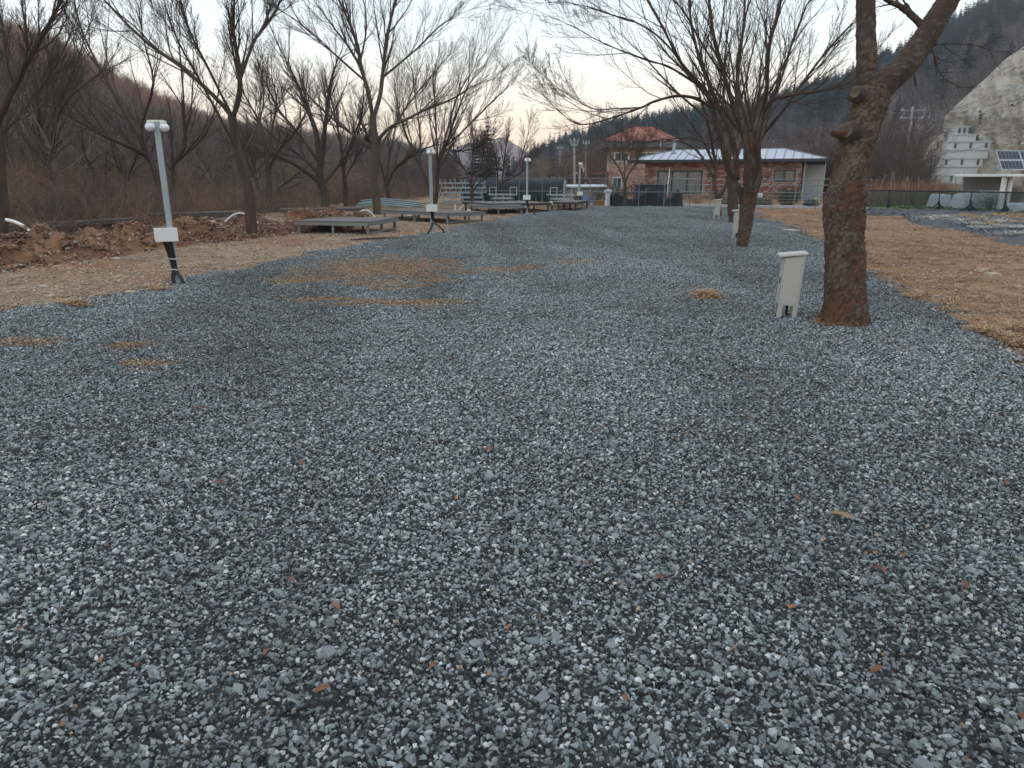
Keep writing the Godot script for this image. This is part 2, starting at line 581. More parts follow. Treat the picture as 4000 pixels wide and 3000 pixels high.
func gravel() -> void:
	var root := stuff("gravel", "blue grey crushed stone gravel covering the yard", "gravel")
	var size := 0.25
	var kinds := []
	for v in 10:
		var b := MB.new()
		for i in 17:
			for j in 17:
				var r := 0.0098 * exp(rng.randfn() * 0.32)
				b.col = stone_colour()
				stone(b, Vector3((i + 0.5 + rng.randf_range(-0.6, 0.6)) / 17.0 * size - size / 2, rng.randf_range(-0.004, 0.007), (j + 0.5 + rng.randf_range(-0.6, 0.6)) / 17.0 * size - size / 2), r, 1.0)
		for i in 9:
			b.col = stone_colour()
			stone(b, Vector3(rng.randf_range(-0.5, 0.5) * size, 0.011, rng.randf_range(-0.5, 0.5) * size), rng.randf_range(0.011, 0.016), 0.9)
		for i in 40:                          # fines between the stones
			b.col = stone_colour() * 0.8
			b.col.a = 1.0
			stone(b, Vector3(rng.randf_range(-0.5, 0.5) * size, rng.randf_range(0.0, 0.006), rng.randf_range(-0.5, 0.5) * size), rng.randf_range(0.002, 0.005), 1.0)
		kinds.append(b.mesh())
	var loose := []
	for v in 4:
		var b := MB.new()
		for i in 46:
			b.col = stone_colour()
			var a := rng.randf() * TAU
			var d := absf(rng.randfn()) * 0.17
			stone(b, Vector3(cos(a) * d, rng.randf_range(-0.003, 0.006), sin(a) * d), rng.randf_range(0.006, 0.014), 1.0)
		loose.append(b.mesh())
	var xf := []
	var cl := []
	for v in 14:
		xf.append([]); cl.append([])
	var lo := Vector2(-30, -45)
	for iz in 192:
		for ixx in 210:
			var p := Vector2(lo.x + ixx * size, lo.y + iz * size)
			if -p.y < 0.6 or absf(p.x) > -p.y * 0.78 + 1.6:
				continue
			var w := Vector2(nz.get_noise_2d(p.x * 30.0, p.y * 30.0), nz.get_noise_2d(p.x * 30.0 + 300.0, p.y * 30.0)) * 0.32
			if not inside_gravel(p + w):
				continue
			var kind := rng.randi() % 10
			xf[kind].append(lay(p, Basis(Vector3.UP, PI / 2 * (rng.randi() % 4)), 0.0))
			cl[kind].append(gravel_tint(p))
			if not inside_gravel(p + w + Vector2(0.3, 0)) or not inside_gravel(p + w - Vector2(0.3, 0)) or not inside_gravel(p + w + Vector2(0, 0.3)) or not inside_gravel(p + w - Vector2(0, 0.3)):
				for e in 3:
					var o := p + Vector2(rng.randfn(), rng.randfn()) * 0.2
					kind = 10 + rng.randi() % 4
					xf[kind].append(lay(o, Basis(Vector3.UP, rng.randf() * TAU), -0.004))
					cl[kind].append(gravel_tint(o))
	for v in 14:
		many("stones", kinds[v] if v < 10 else loose[v - 10], M.stone, xf[v], cl[v], root)
	print("gravel patches ", xf.reduce(func(s, a): return s + a.size(), 0))
	# ochre grit driven into the gravel by wheels
	var grit := []
	for v in 4:
		var b := MB.new()
		for i in 90:
			var t := rng.randf_range(0.5, 1.25)
			b.col = Color(0.40, 0.22, 0.105) * t if rng.randf() < 0.6 else Color(0.26, 0.14, 0.075) * t
			b.col.a = 1.0
			stone(b, Vector3(rng.randf_range(-0.16, 0.16), rng.randf_range(0.004, 0.013), rng.randf_range(-0.16, 0.16)), rng.randf_range(0.003, 0.0105), 0.8)
		grit.append(b.mesh())
	var gx := [[], [], [], []]
	for iz in 400:
		for ixx in 330:
			var p := Vector2(-26 + ixx * 0.11, -22 + iz * 0.11 * 0.5)
			if -p.y < 1.5 or absf(p.x) > -p.y * 0.75 + 0.5:
				continue
			var m := ochre(p)
			if m > 0.12 and rng.randf() < m * 0.42 and inside_gravel(p):
				gx[rng.randi() % 4].append(lay(p + Vector2(rng.randf(), rng.randf()) * 0.1, Basis(Vector3.UP, rng.randf() * TAU), -0.001))
	var groot := stuff("ochre_grit", "ochre clay grit trodden into the gravel", "dirt")
	for v in 4:
		many("grit", grit[v], M.litter, gx[v], [], groot)
	print("grit patches ", gx.reduce(func(s, a): return s + a.size(), 0))

var ochre_spots := []
func ochre(p: Vector2) -> float:
	if ochre_spots.is_empty():
		for e in [[1500, 1045, 380, 62], [1230, 1085, 220, 26], [1620, 1085, 160, 26], [1530, 1110, 140, 18], [1960, 1050, 120, 16], [2060, 1043, 60, 10], [1560, 1178, 300, 20], [1240, 1168, 160, 15], [1650, 1200, 70, 18], [480, 1350, 110, 10], [560, 1418, 130, 26], [90, 1325, 120, 18], [2760, 1165, 70, 12], [1370, 1185, 90, 12], [2230, 1020, 90, 12]]:
			var o := G(e[0], e[1])
			var rx := absf(G(e[0] + e[2], e[1]).x - o.x)
			var rz := absf(G(e[0], e[1] + e[3]).z - G(e[0], e[1] - e[3]).z) * 0.5
			ochre_spots.append([Vector2(o.x, o.z), rx, rz])
	var best := 0.0
	for s in ochre_spots:
		var d: Vector2 = p - s[0]
		var q := 1.0 - Vector2(d.x / s[1], d.y / s[2]).length()
		best = maxf(best, q * 1.5)
	if best <= 0.0:
		return 0.0
	return clampf(best + nz.get_noise_2d(p.x * 30.0, p.y * 30.0) * 1.1 - 0.1, 0, 1)

func gravel_tint(p: Vector2) -> Color:
	var a := nz2.get_noise_2d(p.x * 22.0, p.y * 22.0)
	var b := nz2.get_noise_2d(p.x * 5.0 + 40.0, p.y * 5.0)
	var lane := nz2.get_noise_2d(p.x * 16.0 - p.y * 1.6, p.y * 2.2 + p.x * 0.4)
	var t := 1.22 + 0.28 * a + 0.24 * b + 0.48 * clampf(lane, -0.5, 0.6)
	var c := Color(t * 0.985, t * 1.0, t * 1.005)
	var o := ochre(p)
	return c.lerp(Color(t * 1.55, t * 1.14, t * 0.76), clampf(o * 0.9, 0, 1))

func lay(p: Vector2, turn: Basis, dy: float) -> Transform3D:      # a patch laid on the uneven floor
	var h := gh(p.x, p.y)
	var gx := (gh(p.x + 0.1, p.y) - h) / 0.1
	var gz := (gh(p.x, p.y + 0.1) - h) / 0.1
	var up := Vector3(-gx, 1, -gz).normalized()
	var x := Vector3(1, gx, 0).normalized()
	return Transform3D(Basis(x, up, x.cross(up)) * turn, Vector3(p.x, h + dy, p.y))

func straw_mesh(n: int, size: float, cols: Array, rise: float) -> ArrayMesh:
	var b := MB.new()
	for i in n:
		b.col = (cols[rng.randi() % cols.size()] as Color) * rng.randf_range(0.6, 1.25)
		b.col.a = 1.0
		var a := rng.randf() * TAU
		var len := rng.randf_range(0.06, 0.24)
		var o := Vector3(rng.randf_range(-0.5, 0.5) * size, rng.randf_range(0.0, 0.012), rng.randf_range(-0.5, 0.5) * size)
		var d := Vector3(cos(a), rng.randf_range(-0.05, rise), sin(a)) * len * 0.5
		var s := Vector3(-sin(a), 0, cos(a)) * rng.randf_range(0.002, 0.0055)
		var m := o + d + Vector3(rng.randfn(), 0.2, rng.randfn()) * len * 0.08
		b.quad(o - s, m - s, m + s, o + s)
		b.quad(m - s, m + d * 0.9 - s * 0.4 - Vector3(0, d.y, 0), m + d * 0.9 + s * 0.4 - Vector3(0, d.y, 0), m + s)
	return b.mesh()

func rubble_mesh(n: int, size: float) -> ArrayMesh:
	var b := MB.new()
	for i in n:
		var t := rng.randf_range(0.55, 1.3)
		var k := rng.randf()
		b.col = Color(0.42, 0.265, 0.155) * t
		if k > 0.72:
			b.col = Color(0.52, 0.47, 0.40) * t
		elif k > 0.6:
			b.col = Color(0.32, 0.155, 0.09) * t
		b.col.a = 1.0
		var r := 0.0105 * exp(rng.randfn() * 0.6)
		stone(b, Vector3(rng.randf_range(-0.5, 0.5) * size, -r * 0.15, rng.randf_range(-0.5, 0.5) * size), r, 0.8)
	return b.mesh()

func soil_cover() -> void:
	var straw_r := []
	var straw_l := []
	var rub := []
	var tan := [Color(0.44, 0.265, 0.14), Color(0.36, 0.20, 0.10), Color(0.52, 0.37, 0.235), Color(0.24, 0.125, 0.06)]
	var pale := [Color(0.52, 0.38, 0.25), Color(0.44, 0.33, 0.22), Color(0.32, 0.21, 0.135), Color(0.58, 0.48, 0.36)]
	for v in 5:
		straw_r.append(straw_mesh(190, 0.6, tan, 0.3))
		straw_l.append(straw_mesh(110, 0.6, pale, 0.2))
		rub.append(rubble_mesh(130, 0.6))
	var xr := [[], [], [], [], []]
	var xl := [[], [], [], [], []]
	var xs := [[], [], [], [], []]
	for iz in 104:
		for ixx in 150:
			var p := Vector2(-37 + ixx * 0.5, -52 + iz * 0.5) + Vector2(rng.randf(), rng.randf()) * 0.3
			if absf(p.x) > -p.y * 0.78 + 1.0 or -p.y < 2.0 or inside_gravel(p):
				continue
			var v := rng.randi() % 5
			var at := lay(p, Basis(Vector3.UP, rng.randf() * TAU), -0.008)
			var q := nz2.get_noise_2d(p.x * 7.0, p.y * 7.0)
			if p.x > 1.0:
				if rng.randf() < 0.42 + q * 2.4:
					xr[v].append(at)
				if rng.randf() < 0.55:
					xs[v].append(at)
			else:
				if rng.randf() < 0.95 - q * 0.4 and -p.y < 34.0:
					xs[v].append(at)
				if rng.randf() < 0.35 + q * 1.3 + clampf((-p.y - 20.0) * 0.06, 0, 1):
					xl[v].append(at)
	var s1 := stuff("dead_grass", "flattened dead straw and grass lying over brown soil", "dead grass")
	var s2 := stuff("rubble", "small tan and grey stones strewn over bare soil", "rubble")
	for v in 5:
		many("straw", straw_r[v], M.litter, xr[v], [], s1)
		many("straw", straw_l[v], M.litter, xl[v], [], s1)
		many("chips", rub[v], M.stone, xs[v], [], s2)

func spline(p: Array, k: float) -> Variant:        # Catmull-Rom through an array of Vector3 or float
	var n := p.size()
	var i := clampi(int(k), 0, n - 2)
	var f := clampf(k - i, 0, 1)
	var a = p[maxi(i - 1, 0)]
	var b = p[i]
	var c = p[i + 1]
	var d = p[mini(i + 2, n - 1)]
	return b + (c - a) * (0.5 * f) + (a * 2.0 - b * 5.0 + c * 4.0 - d) * (0.5 * f * f) + (b * 3.0 - a - c * 3.0 + d) * (0.5 * f * f * f)

class Hill:
	var foot := []
	var crest := []
	var back := 0.6
	var rough := 1.0
	var bulge := 0.9

func hill_at(h: Hill, u: float, v: float) -> Vector3:    # u along the crest, v 0 foot .. 1 crest .. 2 behind
	var f: Vector3 = spline(h.foot, u)
	var c: Vector3 = spline(h.crest, u)
	var p: Vector3
	if v <= 1.0:
		p = f.lerp(c, v)
		p.y = lerpf(f.y, c.y, pow(v, h.bulge))
	else:
		var d := c - f
		d.y = 0
		p = c + d * (v - 1.0) * 0.8
		p.y = lerpf(c.y, c.y * h.back, pow(v - 1.0, 1.3))
	var s := smoothstep(0.0, 0.12, v) * h.rough
	p.y += s * (3.2 * nz2.get_noise_2d(p.x * 0.9, p.z * 0.9) + 1.0 * nz2.get_noise_2d(p.x * 4.0, p.z * 4.0))
	return p

func hill_mesh(h: Hill, nu: int, nv: int, colour: Callable) -> MB:
	var pts := []
	var cols := []
	for i in nv + 1:
		var v := 2.0 - 2.0 * i / nv
		var row := PackedVector3Array()
		var cr := PackedColorArray()
		for j in nu + 1:
			var p := hill_at(h, float(j) / nu * (h.foot.size() - 1), v)
			row.append(p)
			cr.append(colour.call(p, v))
		pts.append(row)
		cols.append(cr)
	var b := MB.new()
	b.grid(pts, cols)
	return b

func conifer_mesh(seed_: int) -> ArrayMesh:       # about 7 m tall, drooping tufts in whorls
	rng.seed = seed_
	var b := MB.new()
	b.col = Color(0.06, 0.045, 0.035)
	b.tube(PackedVector3Array([Vector3(0, -0.4, 0), Vector3(0, 3.5, 0), Vector3(0, 6.8, 0)]), PackedFloat32Array([0.14, 0.09, 0.02]), 4)
	for w in 14:
		var y := 1.3 + w * 0.42
		var reach := (1.0 - w / 14.0) * rng.randf_range(1.5, 2.1) * 0.95 + 0.15
		var nb := 8 if w < 9 else 6
		for k in nb:
			if rng.randf() < 0.14:
				continue
			var a := TAU * (k + rng.randf()) / nb
			var d := Vector3(cos(a), rng.randf_range(-0.30, 0.12), sin(a))
			var s := Vector3(-sin(a), 0, cos(a))
			var o := Vector3(0, y, 0)
			var l := reach * rng.randf_range(0.6, 1.1)
			for m in 4:
				var f0 := 0.2 + m * 0.22
				var t := rng.randf_range(0.6, 1.3)
				b.col = Color(0.040, 0.060, 0.052) * t
				b.col.a = 1.0
				var c := o + d * l * f0
				var e := o + d * l * (f0 + 0.3) + Vector3(0, rng.randf_range(-0.1, 0.16), 0)
				var wd := l * 0.30 * (1.15 - f0) + 0.06
				b.tri(c - s * wd * rng.randf_range(0.4, 1.2) + Vector3(0, rng.randf_range(-0.15, 0.05), 0), e, c + s * wd * rng.randf_range(0.4, 1.2))
				b.tri(c + Vector3(0, wd * 0.5, 0), e, c - Vector3(0, wd * 0.4, 0))
	return b.mesh()

func bare_mesh(seed_: int, stems: int, tall: float, spread: float, thick: float, kids: int, cols: Array, wig := 0.16) -> ArrayMesh:   # a leafless tree or shrub of the wood
	rng.seed = seed_
	var b := MB.new()
	for s in stems:
		b.col = (cols[rng.randi() % cols.size()] as Color) * rng.randf_range(0.75, 1.25)
		b.col.a = 1.0
		var d := Vector3(rng.randfn() * spread, 1.0, rng.randfn() * spread).normalized()
		grow(b, Vector3(rng.randfn() * spread * 0.4, -0.2, rng.randfn() * spread * 0.4), d, tall * rng.randf_range(0.7, 1.1), thick, 1, {"max": 3, "kids": [0, kids, 5, 0], "ang": 0.7, "wig": wig, "trop": 0.05, "sides": [4, 4, 3, 3], "segs": [5, 5, 3, 2], "rmin": thick * 0.12, "from": 0.25, "ratio": 0.62})
	return b.mesh()

func hills() -> void:
	var l := Hill.new()
	var cl := [[-2600, 0, 120, -9], [-1500, -150, 125, -6], [-600, -130, 135, -6], [0, 25, 150, -6], [300, 175, 175, -6], [600, 335, 205, -6], [800, 415, 240, -6], [1000, 465, 280, -6], [1250, 500, 320, -6], [1500, 530, 360, -6], [1720, 600, 400, -5], [1900, 690, 430, -6]]
	var fl := [[-2600, 20], [-1500, 19], [-600, 20], [0, 22.5], [300, 25], [600, 28], [800, 31], [1000, 34], [1250, 39], [1500, 48], [1750, 75], [1950, 150]]
	for i in cl.size():
		l.crest.append(W(cl[i][0], cl[i][1], cl[i][2]) + Vector3(0, cl[i][3], 0))
		l.foot.append(along(fl[i][0], fl[i][1]) - Vector3(0, 0.35, 0))
	l.bulge = 1.15
	var r := Hill.new()
	var cr := [[2000, 690, 420, -6], [2110, 600, 400, -5], [2300, 505, 385, -6], [2500, 465, 370, -6], [2700, 437, 350, -6], [2950, 397, 335, -6], [3200, 315, 320, -7], [3500, 175, 305, -7], [3750, 55, 290, -7], [4000, -50, 280, -7], [4700, -200, 250, -7], [6200, -250, 230, -7]]
	var fr := [[1960, 190], [2100, 150], [2300, 125], [2500, 112], [2700, 104], [2950, 98], [3200, 92], [3500, 88], [3750, 84], [4000, 80], [4700, 70], [6200, 66]]
	for i in cr.size():
		r.crest.append(W(cr[i][0], cr[i][1], cr[i][2]) + Vector3(0, cr[i][3], 0))
		r.foot.append(along(fr[i][0], fr[i][1]) - Vector3(0, 0.35, 0))
	for q in [[Vector3(90, -0.3, 30), Vector3(210, 50, 60)], [Vector3(85, -0.3, 130), Vector3(190, 48, 190)], [Vector3(60, -0.3, 220), Vector3(150, 45, 320)]]:  # unseen ridge, carried on beside and behind the camera to block the low sun
		r.foot.append(q[0]); r.crest.append(q[1])
	r.bulge = 1.05
	var brown := func(p: Vector3, _v: float) -> Color:
		var k := 0.5 + nz2.get_noise_2d(p.x * 3.0, p.z * 3.0)
		return Color(0.15, 0.11, 0.086).lerp(Color(0.30, 0.21, 0.14), clampf(k, 0, 1))
	var grey_brown := func(p: Vector3, _v: float) -> Color:
		var k := 0.5 + nz2.get_noise_2d(p.x * 2.0, p.z * 2.0)
		return Color(0.11, 0.092, 0.084).lerp(Color(0.16, 0.125, 0.108), clampf(k, 0, 1))
	struct("wooded_hill", hill_mesh(l, 110, 70, brown), M.hill)
	struct("mountain", hill_mesh(r, 120, 60, grey_brown), M.hill)
	var far := Hill.new()
	for e in [[1500, 690, 980], [1660, 640, 960], [1780, 585, 940], [1850, 556, 930], [1910, 540, 920], [1960, 536, 920], [2010, 558, 920], [2080, 615, 930], [2160, 670, 940], [2300, 690, 960]]:
		far.crest.append(W(e[0], e[1], e[2]))
		far.foot.append(along(e[0], 640) - Vector3(0, 1, 0))
	far.rough = 2.0
	var lilac := func(p: Vector3, _v: float) -> Color:
		return Color(0.15, 0.115, 0.10) * (1.0 + 0.5 * nz2.get_noise_2d(p.x * 1.2, p.z * 1.2))
	struct("distant_peak", hill_mesh(far, 60, 30, lilac), M.hill)
	# the woods
	var con := []
	for i in 4:
		con.append(conifer_mesh(100 + i))
	var cb := [Color(0.125, 0.095, 0.080), Color(0.165, 0.125, 0.105), Color(0.09, 0.072, 0.065)]
	var cr2 := [Color(0.23, 0.135, 0.088), Color(0.18, 0.12, 0.09), Color(0.34, 0.23, 0.145), Color(0.11, 0.082, 0.07)]
	var bare := []
	var brush := []
	for i in 4:
		bare.append(bare_mesh(200 + i, 2, 4.2, 0.22, 0.07, 9, cb))
		brush.append(bare_mesh(300 + i, 13, 1.25, 0.95, 0.013, 6, cr2, 0.3))
	rng.seed = 77
	scatter_wood(l, "woodland", "brown leafless wood covering the hillside behind the camp", bare, 5200, 0.02, 1.15, 0.8, 1.35)
	scatter_wood(l, "undergrowth", "reddish brown bare brush on the lower hillside", brush, 6500, 0.0, 0.5, 0.6, 1.6)
	scatter_wood(r, "bare_wood", "grey brown leafless wood on the mountain side", bare, 6500, 0.0, 1.1, 0.9, 1.5)
	scatter_wood(r, "pine_wood", "dark blue green pines along the mountain ridge", con, 3600, 0.05, 1.1, 0.7, 1.35)

func scatter_wood(h: Hill, called: String, label: String, meshes: Array, n: int, v0: float, v1: float, s0: float, s1: float) -> void:
	var root := stuff(called, label, "wood")
	var xf := [[], [], [], []]
	var cl := [[], [], [], []]
	var conifers := called == "pine_wood"
	var tries := 0
	var got := 0
	while got < n and tries < n * 6:
		tries += 1
		var u := rng.randf() * (h.foot.size() - 1)
		var v := v0 + (v1 - v0) * sqrt(rng.randf()) if called != "undergrowth" else v0 + (v1 - v0) * pow(rng.randf(), 1.3)
		var p := hill_at(h, u, v)
		if called == "undergrowth" and nz2.get_noise_2d(p.x * 5.0, p.z * 5.0) < -0.05 and rng.randf() < 0.75:
			continue
		if conifers:
			var q := nz2.get_noise_2d(p.x * 1.3 + 50.0, p.z * 1.3) + v * 0.75 - 0.52 - clampf((u - 6.0) * 0.06, 0, 0.35)
			if q < 0.0 and rng.randf() > 0.06:
				continue
		if h.crest[0].x < -50 and absf(p.x) > 1.0 and p.z > 12.0:
			continue
		if p.z > 20.0 or p.z > -absf(p.x) * 0.6:      # far outside the view
			if called != "woodland" or rng.randf() > 0.25:
				continue
		var k := rng.randi() % 4
		var s := rng.randf_range(s0, s1)
		xf[k].append(Transform3D(Basis(Vector3.UP, rng.randf() * TAU).scaled(Vector3(s, s * rng.randf_range(0.85, 1.2), s)), p - Vector3(0, 0.15, 0)))
		var t := rng.randf_range(0.7, 1.3)
		cl[k].append(Color(t, t, t))
		got += 1
	for k in 4:
		many("trees" if called != "undergrowth" else "shrubs", meshes[k], M.twig, xf[k], cl[k], root)

# grows one branch with its side branches into b
func grow(b: MB, p: Vector3, d: Vector3, length: float, r: float, level: int, q: Dictionary) -> void:
	var segs: int = q.segs[level]
	var step := length / segs
	var pts := PackedVector3Array([p])
	var rad := PackedFloat32Array([r])
	var dirs := [d]
	var wig: float = q.wig
	var rmin: float = q.rmin
	for i in segs:
		d = (d + Vector3(rng.randfn(), rng.randfn(), rng.randfn()) * wig + Vector3(0, q.trop, 0)).normalized()
		p += d * step
		pts.append(p)
		rad.append(maxf(lerpf(r, r * 0.3, float(i + 1) / segs), rmin))
		dirs.append(d)
	rad[segs] = rmin * 0.6
	b.tube(pts, rad, q.sides[level])
	if level >= q.max:
		return
	side_branches(b, pts, rad, length, level, q, q.from)

func side_branches(b: MB, pts: PackedVector3Array, rad: PackedFloat32Array, length: float, level: int, q: Dictionary, from: float) -> void:
	var kids: int = q.kids[level]
	var az := rng.randf() * TAU
	var m := pts.size() - 1
	for k in kids:
		var t := from + (0.98 - from) * (k + rng.randf()) / kids
		var fi := t * m
		var i := mini(int(fi), m - 1)
		var f := fi - i
		var o := pts[i].lerp(pts[i + 1], f)
		var ax := (pts[i + 1] - pts[i]).normalized()
		az += 2.4 + rng.randf_range(-0.5, 0.5)
		var u := ax.cross(Vector3(0.2, 0.9, 0.4)).normalized()
		var w := ax.cross(u)
		var ang: float = q.ang * rng.randf_range(0.6, 1.4)
		var dir := (ax * cos(ang) + (u * cos(az) + w * sin(az)) * sin(ang)).normalized()
		var l := length * float(q.ratio) * (1.15 - 0.7 * t) * rng.randf_range(0.6, 1.2)
		var rr := maxf(lerpf(rad[i], rad[i + 1], f) * rng.randf_range(0.4, 0.62), q.rmin)
		grow(b, o, dir, l, rr, level + 1, q)

func smooth_path(ctrl: Array, rads: Array, n: int) -> Array:
	var p := PackedVector3Array()
	var r := PackedFloat32Array()
	for i in n + 1:
		var k := float(i) / n * (ctrl.size() - 1)
		p.append(spline(ctrl, k))
		r.append(spline(rads, k))
	return [p, r]

# a tree from traced limbs: each limb is [[px, py, radius in px, offset along the view in m], ...]; the base sets the distance
func traced_tree(label: String, base: Vector2, trunk: Array, limbs: Array, o: Dictionary) -> Node3D:
	rng.seed = int(base.x) * 7 + 13
	var g := G(base.x, base.y)
	var t0 := T(g)
	var at := on(g)
	var root := thing(o.get("name", "bare_tree"), label, "tree", at, 0.0, o.get("group", ""))
	var cols: Array = o.get("cols", [Color(0.078, 0.048, 0.034), Color(0.080, 0.056, 0.043)])
	var slim: float = o.get("slim", 0.82)
	var one := func(spec: Array, sides: int, n: int, dip: float) -> Array:
		var c := []
		var r := []
		for s in spec:
			var t: float = t0 + (s[3] if s.size() > 3 else 0.0)
			c.append(W(s[0], s[1], t) - at)
			r.append(s[2] * t0 / F * (slim if dip <= 0.0 else lerpf(1.0, slim, 0.4)))
		if dip > 0.0:
			c[0] = Vector3(c[0].x, -dip, c[0].z)
		return smooth_path(c, r, n)
	var bt := MB.new()
	bt.col = cols[0]
	var tp: Array = one.call(trunk, 14, o.get("tn", 12), 0.12)
	if trunk.size() > 2:
		tp[1][0] *= 1.25
	bt.tube(tp[0], tp[1], o.get("ts", 12), true)
	if o.get("fine", false):
		bark_detail(bt, 0.7)
	else:
		roughen(bt, o.get("gnarl", 0.06), o.get("patch", 0.5))
	part("trunk", bt, M.bark, root)
	var cb := MB.new()
	cb.col = cols[1]
	var q := {"max": 4, "kids": [0, 12, 9, 8, 0], "ang": 0.45, "wig": 0.08, "trop": 0.095, "sides": [8, 6, 4, 3, 3], "segs": [8, 7, 5, 3, 2], "rmin": 0.0036, "from": 0.22, "ratio": 0.55}
	q.merge(o.get("q", {}), true)
	for spec in limbs:
		var lp: Array = one.call(spec, 8, 44 if o.get("fine", false) else 12, 0.0)
		var lb := MB.new()
		lb.col = cols[0]
		lb.tube(lp[0], lp[1], 14 if o.get("fine", false) else 8, true)
		if o.get("fine", false) and lp[1][0] > 0.04:
			bark_detail(lb, 0.5)
		else:
			roughen(lb, minf(0.04, lp[1][0] * 0.3), o.get("patch", 0.5))
		part("limb", lb, M.bark, root)
		var pts: PackedVector3Array = lp[0]
		var length := 0.0
		for i in pts.size() - 1:
			length += pts[i].distance_to(pts[i + 1])
		side_branches(cb, pts, lp[1], length, 1, q, o.get("from", 0.25))
		# the tip goes on as twigs
		var m := pts.size() - 1
		var d := (pts[m] - pts[m - 1]).normalized()
		for k in 2:
			grow(cb, pts[m] - d * 0.02, (d + Vector3(rng.randfn(), rng.randfn(), rng.randfn()) * 0.25).normalized(), length * 0.4, lp[1][m] * 0.8, 2, q)
	part("crown", cb, M.twig, root)
	return root

func roughen(b: MB, amount: float, patch: float) -> void:
	for i in b.v.size():
		var p := b.v[i]
		var k := nz.get_noise_3d(p.x * 60.0, p.y * 30.0, p.z * 60.0) + 0.5 * nz.get_noise_3d(p.x * 160.0, p.y * 90.0, p.z * 160.0)
		b.v[i] = p + b.n[i] * k * amount
		var s := nz2.get_noise_3d(p.x * 130.0, p.y * 60.0, p.z * 130.0)
		var c := b.c[i]
		if s > 0.12:
			c = c.lerp(Color(0.22, 0.115, 0.06), clampf((s - 0.12) * 3.0 * patch, 0, 0.7))
		elif s < -0.15:
			c = c.lerp(Color(0.17, 0.135, 0.11), clampf((-s - 0.15) * 3.0 * patch, 0, 0.6))
		b.c[i] = c

